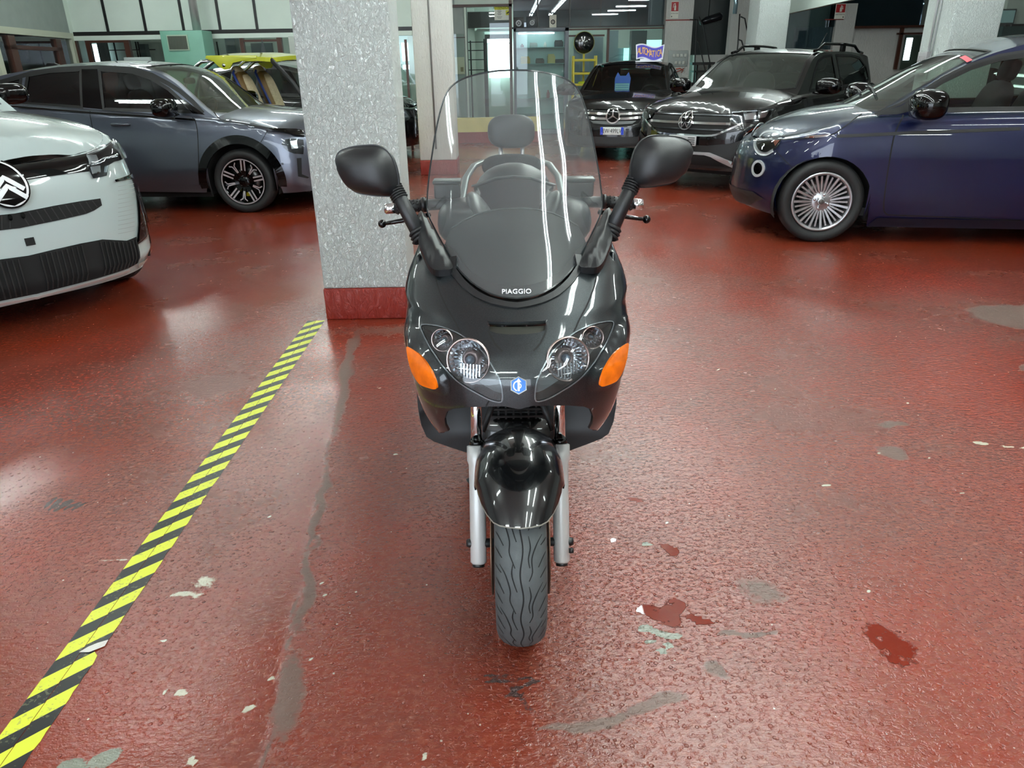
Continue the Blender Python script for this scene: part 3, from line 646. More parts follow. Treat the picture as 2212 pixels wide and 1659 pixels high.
mk = [(-.36, .07, .07), (-.14, .16, .09), (.08, .07, .10), (.34, .18, .13)], [(-.30, .20, .14), (-.02, .18, .10), (-.02 + .22, .16, .18), (.36, .20, .08)], [(-.05, .08, .22), (.14, .07, .16), (.32, .07, .20)]
ci = 0
for si, row in enumerate(mk):
    for (x, wd, hh) in row:
        v = MB(); c0 = ci % len(cols)
        if 'tin' in names[c0] or 'jar' in names[c0] or 'bottle' in names[c0] or 'canister' in names[c0]:
            v.lathe([(0, 0), (wd / 2, 0), (wd / 2, hh * .6), (wd / 5, hh * .8), (wd / 5, hh), (0, hh)], 14, ax='z')
        else: v.box(-wd / 2, -.06, 0, wd / 2, .06, hh * .8); v.box(-wd / 2 + .01, -.05, hh * .8, wd / 2 - .02, .05, hh)
        o = v.build({'part': 'boxed_part' if 'boxed' in names[c0] else 'hose_coil', 'housing': 'lamp_housing'}.get(names[c0].split()[-2], names[c0].split()[-2]), pbr('ware_%d' % c0, cols[c0], .4), None, .003)
        o.location = (t.location.x + x * hw / .52, t.location.y + .12, shz[si]); tag(o, names[c0] + ' ' + wh[si], 'ware', 'wares in the display case'); ci += 1
# things on top of the case: two toy wheels / car box, white carton
zt = ZT
def topbox(px0, px1, pyt, name, label, mat, cat='box', disc=None):
    Yt = YM - .22; X0, X1 = px_(px0, 45, Yt), px_(px1, 45, Yt); Z1 = pz_((px0 + px1) / 2, pyt, Yt)
    t = empty(name, ((X0 + X1) / 2, Yt, zt), 0, label, cat); h = (X1 - X0) / 2; H_ = Z1 - zt
    MB().box(-h, 0, 0, h, .16, H_).build('carton', mat, t, .004)
    if disc:
        v = MB(); v.lathe([(disc * .62, -.004), (disc, -.004), (disc, 0), (disc * .62, 0)], 20, closed=True, o=(0, 0, H_ * .45))
        for a in range(5): v.obox((math.cos(a * 1.2566) * disc * .35, -.003, H_ * .45 + math.sin(a * 1.2566) * disc * .35), (math.cos(a * 1.2566) * disc * .33, 0, math.sin(a * 1.2566) * disc * .33), (0, .002, 0), (-math.sin(a * 1.2566) * disc * .07, 0, math.cos(a * 1.2566) * disc * .07))
        v.build('wheel_picture', pbr('print_pale', (200, 205, 210), .5) if sum(mat.node_tree.nodes['Principled BSDF'].inputs['Base Color'].default_value[:3]) < 1 else M_ink, t)
topbox(1109, 1132, 37, 'wheel_carton', 'black carton with a printed wheel on top of the display case, leftmost', pbr('carton_black', (18, 18, 20), .4), disc=.06)
topbox(1138, 1161, 35, 'wheel_carton', 'grey carton with a printed wheel on top of the display case', pbr('carton_grey', (52, 56, 60), .4), disc=.05)
topbox(1187, 1202, 32, 'wheel_carton', 'white upright carton with a wheel print on top of the display case', pbr('carton_white', (225, 222, 208), .5), disc=.045)
# yellow trolley with the round mirror
YT = 16.75; X = px_(1262, 150, YT); M_yel = pbr('trolley_yellow', (205, 190, 50), .45)
t = empty('tool_trolley', (X, YT, 0), 0, 'yellow open-shelf tool trolley with a round black mirror head, left of the black saloon', 'trolley')
hw = (px_(1286, 150, YT) - px_(1238, 150, YT)) / 2; zt = pz_(1262, 124, YT)
for z in (zt - .03, pz_(1262, 156, YT), pz_(1262, 180, YT), .15):
    v = MB(); v.box(-hw, -.16, z - .045, hw, .16, z - .03); v.box(-hw, -.17, z - .045, hw, -.155, z + .0); v.build('shelf', M_yel, t, .003)
for sx in (-1, 1):
    for sy in (-1, 1): MB().box(sx * hw - .015, sy * .16 - .015, .0, sx * hw + .015, sy * .16 + .015, zt + .03).build('leg', M_yel, t, .002)
MB().box(-.02, .14, .1, .02, .17, pz_(1262, 105, YT)).build('post', M_yel, t)
zc = pz_(1260, 92, YT); rr = (px_(1282, 92, YT) - px_(1238, 92, YT)) / 2
v = MB(); v.lathe([(0, .03), (rr * .9, .03), (rr, .0), (rr * .94, -.03), (rr * .6, -.055), (0, -.07)], 28, o=(-.005, .1, zc)); v.build('mirror_head', pbr('mirror_dark', (26, 30, 32), .12, coat=1.0), t)
MB().lathe([(rr * .98, .025), (rr * 1.03, .025), (rr * 1.03, -.01), (rr * .98, -.01)], 28, o=(-.005, .1, zc), closed=True).build('mirror_rim', pbr('rim_olive', (150, 150, 80), .4), t)
o = MB().box(-.09, -.08, 0, .09, .06, .03).build('rag', pbr('dark_rag', (45, 45, 42), .8), None, .01); o.location = (X, YT, pz_(1262, 156, YT) - .022); tag(o, 'dark folded rag on the upper shelf of the yellow trolley', 'rag')
o = MB().ball((0, 0, .03), .10, .06, .035).build('rag', pbr('lime_rag', (190, 210, 40), .7)); o.location = (X - .03, YT, pz_(1262, 180, YT) - .022); tag(o, 'lime yellow cloth on the lower shelf of the yellow trolley', 'rag')

# ------------------------------------------------------------------ right of the shop front
YE = 17.0
mb = MB(); pr(mb, 1440, -400, 1499, 430, YE, .3); o = struct(mb, 'wall_pier', M_pill2, 'pale wall pier with an extinguisher sign'); 
mb = MB(); pr(mb, 1438, 42, 1500, 44.5, YE - .004, .004); struct(mb, 'trim_50', M_redp, 'thin red line round the pier')
def ext_sign(px0, py0, px1, py1, Y, label, mirror=False, rz=0.0):
    xm, ym = (px0 + px1) / 2, (py0 + py1) / 2; t = empty('extinguisher_sign', (px_(xm, ym, Y), Y, pz_(xm, ym, Y)), rz, label, 'sign'); w_ = (px_(px1, ym, Y) - px_(px0, ym, Y)) / 2; h_ = (pz_(xm, py0, Y) - pz_(xm, py1, Y)) / 2; s = -1 if mirror else 1
    MB().box(-w_, -.006, -h_, w_, 0, h_).build('sheet', pbr('sign_white', (228, 228, 215), .5), t)
    MB().box(-w_ * .9, -.008, -h_ * .15, w_ * .9, -.006, h_ * .93).build('red_field', pbr('sign_red', (170, 28, 32), .4), t)
    v = MB(); zc = h_ * .36; v.prism([(-.16 * w_, zc - .42 * h_), (.28 * w_, zc - .42 * h_), (.28 * w_, zc + .1 * h_), (.06 * w_, zc + .24 * h_), (-.16 * w_, zc + .1 * h_)], -.010, -.008)
    v.prism([(-.02 * w_, zc + .2 * h_), (.14 * w_, zc + .2 * h_), (.14 * w_, zc + .4 * h_), (-.02 * w_, zc + .4 * h_)], -.010, -.008)
    v.prism([(s * -.5 * w_, zc - .1 * h_), (s * -.38 * w_, zc - .1 * h_), (s * -.26 * w_, zc + .28 * h_), (0, zc + .36 * h_), (0, zc + .44 * h_), (s * -.36 * w_, zc + .34 * h_)], -.010, -.008)
    v.build('pictogram', MATS['sign_white'], t)
    text('lettering', 'ESTINTORE', w_ * .36, (0, -.008, -h_ * .42), (PI / 2, 0, 0 if not mirror else 0), M_ink, t, sx=s)
    MB().box(-w_ * .8 if not mirror else w_ * .6, -.008, -h_ * .85, -w_ * .6 if not mirror else w_ * .8, -.006, -h_ * .68).build('number', M_ink, t)
ext_sign(1449, 3, 1466, 40, YE - .01, 'red and white ESTINTORE fire extinguisher sign high on the pale pier')
v = MB()
X = px_(1466, 128, YE - .02); Z = pz_(1466, 128, YE - .02); t = empty('socket_panel', (X, YE - .005, Z), 0, 'grey panel of small square sockets on the pale pier behind the black saloon', 'socket panel'); t.scale = (K,) * 3
MB().box(-.16, -.015, -.10, .14, 0, .12).build('plate', pbr('plate_grey', (165, 172, 170), .5), t, .004)
for r_ in range(2):
    for q in range(4 if r_ == 0 else 3): MB().box(-.10 + q * .058 + r_ * .04, -.03, .03 - r_ * .10, -.06 + q * .058 + r_ * .04, -.015, .075 - r_ * .10).build('socket', pbr('socket_white', (205, 208, 200), .4), t, .003)
X = px_(1468, 152, YE); Z = pz_(1468, 152, YE); v = MB(); v.tube([(-.06, 0, .02), (.0, -.01, .03), (.05, 0, .0), (.02, -.02, -.03)], .006, 6); v.tube([(-.05, 0, -.02), (.03, -.02, .01), (.06, 0, .03)], .005, 6)
o = v.build('cable_tie', pbr('orange_cable', (190, 70, 40), .5)); o.location = (X, YE - .02, Z); o.scale = (K,) * 3; tag(o, 'orange cable end sticking out of the pale pier wall', 'cable')
# dark sheet standing in for the dim doorway, with exercise-like tube stand, exhaust, bench
mb = MB(); pr(mb, 1495, -400, 1605, 118, YE + 1.2); struct(mb, 'door_2', pbr('dark_sheet', (34, 42, 42), .35), 'dark sheet standing in for the dim doorway behind the bench')
mb = MB(); pr(mb, 1490, 118, 1640, 420, YE + .9, .2); struct(mb, 'wall_back_right', M_pill2, 'stained pale wall behind the bench')
mb = MB(); pr(mb, 1596, -400, 1640, 118, YE + .7, .2); struct(mb, 'wall_jamb', M_pill2, 'pale jamb of the doorway')
Yk = 16.9; t = empty('tube_rack', (px_(1545, 120, Yk), Yk, 0), 0, 'tall black steel tube rack in front of the dark doorway', 'rack')
def P_(px, py, y=0.0): return (px_(px, py, Yk + y) - t.location.x, y, pz_(px, py, Yk + y))
MB().tube([P_(1505, 43), P_(1505, 44), P_(1500, 160), (P_(1498, 200)[0], 0, .02)], .014, 8).build('post', M_black, t)
MB().tube([P_(1510, 36), P_(1520, 60), P_(1537, 155), (P_(1545, 200)[0], .1, .02)], .012, 8).build('post', M_black, t)
MB().tube([P_(1502, 86), P_(1510, 92), P_(1526, 165), (P_(1532, 200)[0], .1, .02)], .012, 8).build('post', M_black, t)
MB().tube([P_(1598, 30), P_(1594, 95), P_(1588, 150), (P_(1586, 200)[0], 0, .02)], .014, 8).build('post', M_black, t)
MB().tube([P_(1600, 36), P_(1609, 40), P_(1615, 72)], .014, 8).build('handle', M_black, t)
MB().tube([P_(1594, 85), P_(1602, 88), P_(1608, 110)], .014, 8).build('handle', M_black, t)
MB().tube([P_(1490, 42), P_(1508, 43)], .010, 8).build('crossbar', M_black, t)
o = MB().tube([ony(1512, 50, 17.2), ony(1525, 45, 17.2), ony(1556, 36, 17.2), ony(1560, 35, 17.2)], [.04, .075, .085, .055], 14).tube([ony(1530, 43, 17.2), (ony(1530, 43, 17.2)[0], 17.2, CEI)], .008, 6).build('exhaust_silencer', pbr('silencer_black', (38, 40, 44), .2, .6)); tag(o, 'dark shiny exhaust silencer hanging in front of the dark doorway', 'exhaust')
o = MB().tube([ony(1584, -40, 17.3), ony(1590, 6, 17.3), ony(1587, 30, 17.3)], .045, 10).build('vertical_tube', pbr('pale_tube', (150, 175, 185), .15, .5)); tag(o, 'short glossy pale tube hanging beside the dark doorway', 'tube')
Yw = 17.35; mb = MB(); t = empty('workbench', (px_(1540, 140, Yw), Yw, 0), 0, 'dark steel workbench with two shelves behind the two black cars', 'workbench')
for (a, b_, c, d, nm) in [(1496, 134, 1545, 140, 'bench_top'), (1500, 152, 1600, 156, 'shelf')]:
    v = MB(); v.box(px_(a, b_, Yw) - t.location.x, 0, pz_(1540, d, Yw), px_(c, b_, Yw) - t.location.x, .35, pz_(1540, b_, Yw)); v.build(nm, pbr('bench_dark', (44, 42, 42), .5), t)
for xx in (1508, 1534, 1596): v = MB(); x_ = px_(xx, 150, Yw) - t.location.x; v.box(x_ - .02, .1, 0, x_ + .02, .14, pz_(1540, 154, Yw) + (.14 if xx < 1540 else 0)); v.build('leg', MATS['bench_dark'], t)
# mirrored wall on the right
YR = 16.6
mb = MB(); pr(mb, 1695, 57, 2030, 460, YR, .1); struct(mb, 'wall_right_back', M_pill2, 'pale wall under the right-hand glazing')
mb = MB(); pr(mb, 1690, -400, 1820, 420, YR - .03, .02); struct(mb, 'window_11', M_bluegl, 'dark glass left of the reflected pier')
mb = MB(); pr(mb, 1782, 8, 1822, 420, YR - .15, .1); struct(mb, 'wall_pier_reflection', M_pill2, 'reflection of the pale pier, built as a solid behind the black crossover')  # mirror reflection of the pier, its line and sign, modelled as solids
mb = MB(); pr(mb, 1782, 41, 1822, 43, YR - .155, .004); struct(mb, 'trim_51', M_redp, 'thin red line on the modelled reflection of the pier')
ext_sign(1804, 8, 1826, 41, YR - .17, 'modelled mirror reflection of the red ESTINTORE sign above the black crossover roof', True)
mb = MB(); pr(mb, 1822, -400, 2030, 56, YR - .1, .02); struct(mb, 'window_12', M_bluegl, 'dark reflecting glass above the far dark car')
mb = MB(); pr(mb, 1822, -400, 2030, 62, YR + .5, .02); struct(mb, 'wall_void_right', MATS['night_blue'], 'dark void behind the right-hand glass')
mb = MB(); pr(mb, 1822, 55, 2030, 60, YR - .14, .05); pr(mb, 1939, 60, 1946, 150, YR - .14, .05); pr(mb, 1939, 70, 2030, 74, YR - .14, .05); struct(mb, 'trim_52', M_brown, 'brown frame bars on the right')
mb = MB(); pr(mb, 1950, 76, 1996, 150, YR - .12, .02); struct(mb, 'window_13', pbr('dusky_glass', (62, 74, 66), .1), 'dusky door pane on the right')
mb = MB(); pr(mb, 1955, 82, 1968, 130, YR - .13, .01); struct(mb, 'window_14', M_lit, 'bright strip in the right-hand door')
# slanting white beam
t_ = MB(); A = ony(1695, 31, 15.2); B = ony(1900, -14, 12.5); u = Vector(B - A); t_.add([A, B, (B[0], B[1], B[2] + .6), (A[0], A[1], A[2] + .6), (A[0] + .1, A[1] + .2, A[2]), (B[0] + .1, B[1] + .2, B[2]), (B[0] + .1, B[1] + .2, B[2] + .6), (A[0] + .1, A[1] + .2, A[2] + .6)], [(0, 1, 2, 3), (7, 6, 5, 4), (0, 4, 5, 1), (3, 2, 6, 7), (0, 3, 7, 4), (1, 5, 6, 2)])
struct(t_, 'trim_53', M_white, 'slanting white beam edge over the black crossover')
# far right wall
YF = 12.5
mb = MB(); pr(mb, 2145, -400, 2900, 700, YF, .1); struct(mb, 'wall_right', pbr('olive_grey_wall', (132, 142, 134), .7, var=.04), 'olive-grey wall at the far right')
mb = MB(); pr(mb, 2140, 57, 2190, 300, YF - .3, .1); struct(mb, 'trim_54', pbr('dark_teal', (36, 50, 48), .4), 'dark teal board behind the blue car')
X = px_(2168, 45, YF - .05); Z = pz_(2168, 45, YF - .05)
t = empty('framed_photo', (X, YF - .03, Z), 0, 'small framed photo on the wall at the far right above the blue car', 'picture'); t.scale = (1.35,) * 3
MB().box(-.11, -.02, -.12, .12, 0, .12).build('frame', pbr('frame_dark', (60, 68, 66), .4), t, .003); MB().box(-.10, -.024, -.02, .105, -.02, .105).build('photo', pbr('photo_teal', (120, 150, 148), .4), t); MB().box(-.10, -.024, -.11, .08, -.02, -.03).build('photo_lower', pbr('photo_pale', (60, 66, 64), .4), t)
mb = MB(); X0 = px_(2196, 60, YF - .5); mb.box(X0 + .10, YF - .20, .9, X0 + .9, YF - .012, pz_(2200, 50, YF - .5)); tag(mb.build('notice_board', pbr('board_black', (28, 26, 26), .4), None, .01), 'dark framed board at the right edge behind the blue car', 'board')
# blue AUTOMATICA style roof plaque is placed with its car

# ------------------------------------------------------------------ hazard tape on the floor
def hazard():
    m = bpy.data.materials.new('hazard_tape'); m.use_nodes = True; nt = m.node_tree; N = nt.nodes; L = nt.links; b = N['Principled BSDF']; b.inputs['Roughness'].default_value = .35
    tc = N.new('ShaderNodeTexCoord'); sp = N.new('ShaderNodeSeparateXYZ'); L.new(tc.outputs['Object'], sp.inputs[0])
    def mth(op, a, c):
        n = N.new('ShaderNodeMath'); n.operation = op
        for i, x in enumerate((a, c)):
            if isinstance(x, (int, float)): n.inputs[i].default_value = x
            elif x is not None: L.new(x, n.inputs[i])
        return n.outputs[0]
    s = mth('FRACT', mth('DIVIDE', mth('SUBTRACT', sp.outputs[1], sp.outputs[0]), .1285), None)
    y = mth('GREATER_THAN', s, .49)
    ns = N.new('ShaderNodeTexNoise'); ns.inputs['Scale'].default_value = 90; ns.inputs['Detail'].default_value = 5; L.new(tc.outputs['Object'], ns.inputs['Vector'])
    n2 = N.new('ShaderNodeTexNoise'); n2.inputs['Scale'].default_value = 9; n2.inputs['Detail'].default_value = 3; L.new(tc.outputs['Object'], n2.inputs['Vector'])
    mx = N.new('ShaderNodeMix'); mx.data_type = 'RGBA'; L.new(y, mx.inputs['Factor']); mx.inputs['A'].default_value = srgb(24, 27, 26); mx.inputs['B'].default_value = srgb(212, 218, 58)
    sc2 = mth('MULTIPLY', mth('GREATER_THAN', ns.outputs[0], .60), mth('GREATER_THAN', n2.outputs[0], .50)); m2 = N.new('ShaderNodeMix'); m2.data_type = 'RGBA'; L.new(mth('MULTIPLY', sc2, .45), m2.inputs['Factor'])
    L.new(mx.outputs['Result'], m2.inputs['A']); m2.inputs['B'].default_value = srgb(120, 124, 90); L.new(m2.outputs['Result'], b.inputs['Base Color'])
    bp = N.new('ShaderNodeBump'); bp.inputs['Strength'].default_value = .5; bp.inputs['Distance'].default_value = .003; L.new(n2.outputs[0], bp.inputs['Height']); L.new(bp.outputs[0], b.inputs['Normal'])
    return m
M_tape = hazard(); rnd = random.Random(3)
def tape(xa, xb, ph, label, jag, name='hazard_tape'):
    n = 150; vs = []; y0, y1 = .6, 4.28
    for i in range(n + 1):
        y = y0 + (y1 - y0) * i / n; dx = -.0100 * (y - 1.5); zz = .0012
        ja = jag * rnd.uniform(-1, .1) if jag and y < 2.4 else 0
        if jag and abs(y - 1.53) < .022: ja = -.028
        tear = .0
        vs += [(xa + dx, y, .0003), (xa + dx, y, zz), (xb + dx + ja, y, zz), (xb + dx + ja, y, .0003)]
    fs = [(4 * i + k, 4 * i + k + 1, 4 * i + 5 + k, 4 * i + 4 + k) for i in range(n) for k in range(3)]
    o = MB().add([(a, b_ - ph, c) for a, b_, c in vs], fs).build(name, M_tape); o.location = (0, ph, 0); return tag(o, label, 'tape')
PH = 1.182 - .62 - .1265 * 0
tape(-1.219, -1.168, TAPE_PH, 'left strip of yellow and black hazard tape on the floor, ending at the thick pillar', 0)
tape(-1.166, -1.113, TAPE_PH + .006, 'right strip of yellow and black hazard tape on the floor, with the frayed edge', .004)
o = MB().add([(-1.172, 1.52, .0015), (-1.142, 1.517, .004), (-1.112, 1.54, .003), (-1.115, 1.565, .002), (-1.137, 1.55, .005), (-1.157, 1.54, .002)], [(0, 1, 4, 5), (1, 2, 3, 4)]).build('torn_tape_scrap', pbr('backing_white', (215, 212, 205), .6)); tag(o, 'white torn scrap lifting from the right strip of hazard tape', 'scrap')
# ------------------------------------------------------------------ cars
M_rubber = pbr('tyre_rubber', (26, 27, 28), .62, bump=.2, bscale=120)
M_under = pbr('underbody_black', (8, 8, 9), .8)
M_seal = pbr('window_seal_black', (13, 14, 15), .35)
M_plas = pbr('grained_plastic', (30, 31, 32), .5)
M_gloss = pbr('gloss_black', (5, 5, 6), .05, spec=.45)
M_lens = glass('lamp_lens', (.93, .95, .96), 1.3, .02)
M_lampin = pbr('lamp_inner_dark', (40, 42, 46), .18, .7)
M_refl = pbr('lamp_reflector', (225, 230, 235), .12, 1.0)
M_int = pbr('interior_black', (20, 20, 22), .7)
M_disc = pbr('brake_steel', (120, 118, 116), .35, .9)
def paint(name, c, rough=.32, metal=.55, flake=.12):
    return pbr(name, c, rough, metal, coat=1.0, coat_rough=.02, flake=flake)

class Car:
    """body surfaces: B(s, z) wraps the flanks and both ends (s = metres along the plan outline from the nose, signed),
    H(x, y) bonnet, G(x, z) glasshouse side, T(x, y) windscreen + roof.  x forward from the front axle, y left, z up"""
    def __init__(c, root, xf, xr, hw, cf, cr, nf, nr, zs, zb, dside, dfront, drear, zc, z1, lean, crown, r=.045, bar=.03, curve=.12, hump=0.0, gin=.015):
        c.root = root; c.xf, c.xr, c.hw = xf, xr, hw; c.zs, c.zb, c.ds, c.df, c.dr, c.zc, c.z1, c.crown = map(table, (zs, zb, dside, dfront, drear, zc, z1, crown))
        c.lean, c.r, c.cf, c.cr, c.curve, c.gin = lean, r, cf, cr, curve, gin
        a = np.linspace(0, PI / 2, 60); fx = xf - cf + cf * np.cos(a) ** (2 / nf); fy = hw * np.sin(a) ** (2 / nf)
        rx = xr + cr - cr * np.sin(a) ** (2 / nr); ry = hw * np.cos(a) ** (2 / nr)
        X = np.concatenate([fx, np.linspace(fx[-1], rx[0], 80)[1:-1], rx]); Y = np.concatenate([fy, np.full(78, hw), ry])
        xm, hl = (xf + xr) / 2, (xf - xr) / 2; Y = Y * (1 - bar * np.abs((X - xm) / hl) ** 2.5)
        c.X, c.Y = X, Y; c.S = np.concatenate([[0], np.cumsum(np.hypot(np.diff(X), np.diff(Y)))]); c.L = c.S[-1]
        x0, y0 = c._xy(c.S, c.zs(X)); o = np.argsort(x0); c._tx, c._ty, c._tz = x0[o], np.maximum(y0[o], 1e-3), c.zs(X)[o]
        c.M = None
    def _xy(c, s, z):
        s = np.asarray(s, float); z = np.asarray(z, float); a = np.abs(s); X = np.interp(a, c.S, c.X); Y = np.interp(a, c.S, c.Y); q = np.clip(c.zs(X) - z, 0, c.r) / c.r
        rd = c.r * (1 - np.sqrt(np.clip(1 - (1 - q) ** 2, 0, 1)))
        tf = np.clip((X - (c.xf - c.cf)) / c.cf, 0, 1) ** .8; tr = np.clip(((c.xr + c.cr) - X) / c.cr, 0, 1) ** .8
        return X - (c.df(z) + rd) * tf + (c.dr(z) + rd) * tr, Y * (1 - (c.ds(z) + rd * (1 - .0 * tf)) / c.hw) * np.sign(np.where(s == 0, 1, s))
    def B(c, s, z): x, y = c._xy(s, z); return np.stack([x, y, np.broadcast_to(z, x.shape)], -1)
    def wt(c, x): return np.interp(x, c._tx, c._ty)
    def H(c, x, y):
        w_ = c.wt(x); t = np.clip(np.abs(y) / w_, 0, 1); z0 = np.interp(x, c._tx, c._tz); k = np.sqrt(np.clip((c._tx[-1] - x) / .12, 0, 1)); z = z0 + np.maximum(c.zc(x) - z0, 0) * k * (1 - t ** 2.4); return np.stack([x, y, z], -1)
    def gy(c, x, z): h = np.maximum(z - c.zs(x), -.05); return c.wt(x) - c.gin - c.lean * h - c.curve * h * np.abs(h)
    def G(c, x, z): return np.stack([x, c.gy(x, z), z], -1)
    def Gr(c, x, z): return np.stack([x, -c.gy(x, z), z], -1)
    def T(c, x, y):
        z1 = c.z1(x); w_ = np.maximum(c.gy(x, z1), .05); t = np.clip(np.abs(y) / w_, 0, 1.0); return np.stack([x, y, z1 + c.crown(x) * (1 - t ** 2.2)], -1)
    def sx(c, x):
        """s on the outline for a given x of the flank"""
        return np.interp(-np.asarray(x, float), -c.X, c.S)
    def place(c, loc, rz, sc_=1.0): c.root.location = loc; c.root.rotation_euler = (0, 0, rz); c.root.scale = (sc_,) * 3; c.M = mat4(loc, rz, sc_)
    def shell(c, mat, wheels, ra, step=.04, zarch=None, deck=True, rear_deck=None, liner=True):
        sS = np.linspace(-c.L, c.L, 200); xs = np.interp(np.abs(sS), c.S, c.X)
        outer = [(s, float(z)) for s, z in zip(sS, c.zs(xs))] + [(s, float(z)) for s, z in zip(sS[::-1], c.zb(xs)[::-1])]
        holes = []; c.arch = []
        bot = lambda x: float(c.zb(x))
        for (wx, wz) in wheels:
            a = [(wx + ra * math.cos(t), wz + ra * math.sin(t)) for t in np.linspace(-.5, PI + .5, 30)]
            lo = min(p[1] for p in a); c.arch.append((wx, wz))
        # arches cut the lower edge: walk along it
        def lower(sgn):
            pts = []; segs = sorted([(wx, wz) for wx, wz in wheels], key=lambda w_: -w_[0])
            x_all = np.interp(np.linspace(0, c.L, 120), c.S, c.X); s_all = np.linspace(0, c.L, 120)
            for s, x in zip(s_all, x_all):
                z = bot(x)
                if s > c.S[40] and s < c.L - (c.L - c.S[-40]) and any(abs(x - wx) < ra and (wz + math.sqrt(max(ra * ra - (x - wx) ** 2, 0))) > z for wx, wz in segs): continue
                pts.append((sgn * s, z))
            for wx, wz in segs:
                zb0 = bot(wx + ra * .98) ; al = math.asin(max(-1, min(1, (zb0 - wz) / ra)))
                for t in np.linspace(al, PI - al, 26):
                    x = wx + ra * math.cos(t); pts.append((sgn * float(c.sx(x)), wz + ra * math.sin(t)))
            # order by s, keep arch order
            return sorted(pts, key=lambda p: (abs(p[0])))
        lo_l = lower(1); lo_r = lower(-1)
        outer = [(s, float(z)) for s, z in zip(sS, c.zs(xs))] + lo_l[::-1] + lo_r[1:]
        o = panel('body', c.B, outer, mat, c.root, step=step); c.body = o
        if liner:
            for wx, wz in wheels:
                for sg in (-1, 1):
                    y0 = sg * (c.hw - .035); y1 = sg * (c.hw - .34); v = MB(); n = 18; vs = []
                    for y in (y0, y1):
                        for k in range(n + 1):
                            t = -.35 + (PI + .7) * k / n; vs.append((wx + (ra + .004) * math.cos(t), y, wz + (ra + .004) * math.sin(t)))
                    v.add(vs, [(k, k + 1, n + 2 + k, n + 1 + k) for k in range(n)], 0, True); v.add([p for p in vs[n + 1:]], [tuple(range(n + 1))]); v.build('wheel_arch_liner', M_under, c.root)
        x0 = min(w_[0] for w_ in wheels); x1 = max(w_[0] for w_ in wheels); v = MB(); zz = .16
        v.box(x0 + ra, -c.hw + .10, zz, x1 - ra, c.hw - .10, zz + .05); v.box(c.xr + .25, -c.hw + .36, zz + .03, c.xf - .25, c.hw - .36, zz + .10); v.build('underbody', M_under, c.root)
    def deck(c, name, x0, x1, mat, step=.05, bow=.0, gap=0.0, shelf=True):
        """bonnet (or boot lid) between x0 and x1; bow pushes the x0 edge forward at the centre"""
        xe = x1 - gap; ys = [];
        xs = np.linspace(x0, min(xe, c._tx[-1]), 40); L_ = [(x, float(c.wt(x)) - gap) for x in xs]
        base = [(x0 + bow * (1 - (y / L_[0][1]) ** 2), y) for y in np.linspace(-L_[0][1], L_[0][1], 16)[1:-1]]
        outer = L_ + [(x, -y) for x, y in L_[::-1]] + base
        return panel(name, c.H, outer, mat, c.root, step=step, sgn=1.0)
    def _scr(c, xc, xw, bowc, boww, inset):
        yy = lambda x: float(c.gy(np.array(x), c.z1(x))) - inset
        W0, W1 = yy(xc), yy(xw); f = [(xc + bowc * (1 - (y / W0) ** 2), y) for y in np.linspace(-W0, W0, 20)]; b_ = [(xw + boww * (1 - (y / W1) ** 2), y) for y in np.linspace(W1, -W1, 20)]
        L_ = [(x, yy(x)) for x in np.linspace(xc, xw, 14)][1:-1]; return f + L_ + b_ + [(x, -y) for x, y in L_[::-1]]
    def roof(c, mat, front, rear, x0, x1, glassf, glassr, step=.06, seal=.02, name='roof'):
        """whole top skin between x1 (scuttle) and x0 (tail) with openings for the screens; front/rear = (x low, x high, bow low, bow high, inset)"""
        yy = lambda x: float(c.gy(np.array(x), c.z1(x))); bow = front[2]
        f = [(x1 + bow * (1 - (y / yy(x1)) ** 2), y) for y in np.linspace(-yy(x1), yy(x1), 20)]; L_ = [(x, yy(x)) for x in np.linspace(x1, x0, 50)][1:]
        out = f + L_ + [(x, -y) for x, y in L_[::-1]]; A = c._scr(*front); hs = [A]
        if rear: hs.append(c._scr(*rear))
        o = panel(name, c.T, out, mat, c.root, holes=hs, step=step)
        for h, g, nm in zip(hs, (glassf, glassr), ('windscreen', 'rear_screen')):
            panel(nm, c.T, h, g, c.root, step=.08, off=-.004); ribbon('screen_seal', c.T, h, seal, M_seal, c.root, off=.002, closed=True)
        return o
    def sides(c, mat, windows, x0, x1, seal=M_seal, pane=None, sealw=.022, step=.05, both=True, names=None):
        """glasshouse flanks from x0 (rear) to x1 (A pillar foot); windows: closed (x, z) polygons"""
        xs = np.linspace(x1, x0, 60); top = [(x, float(c.z1(x))) for x in xs if c.z1(x) > c.zs(x) - .015]; bot_ = [(x, float(c.zs(x)) - .015) for x in xs[::-1]]
        outer = top + bot_
        for f, sg in ((c.G, -1.0), (c.Gr, 1.0)) if both else ((c.G, -1.0),):
            o = panel('glasshouse_side', f, outer, mat, c.root, holes=windows, step=step, sgn=sg)
            for i, w_ in enumerate(windows):
                nm = 'side_window'
                panel(nm, f, w_, (pane[i] if isinstance(pane, (list, tuple)) else pane) or M_pane, c.root, step=.08, sgn=sg, off=-.004)
                ribbon('window_seal', f, w_, sealw, seal, c.root, off=.002, closed=True, sgn=sg)
    def wheel(c, wx, wz, y, R, rim_r, width, rimf, turn=0.0, disc=True, tread=True):
        sg = 1 if y > 0 else -1; t = MB(); w2 = width / 2; sw = R - rim_r
        prof = [(rim_r - .012, -w2 * .62), (rim_r, -w2 * .80), (rim_r + sw * .35, -w2 * 1.0), (R - sw * .22, -w2 * .97), (R - .010, -w2 * .82), (R, -w2 * .6), (R, w2 * .6), (R - .010, w2 * .82), (R - sw * .22, w2 * .97), (R - sw * .45, w2 * 1.01), (rim_r + sw * .30, w2 * .99), (rim_r + .004, w2 * .80), (rim_r - .012, w2 * .62)]
        t.lathe(prof, 56)
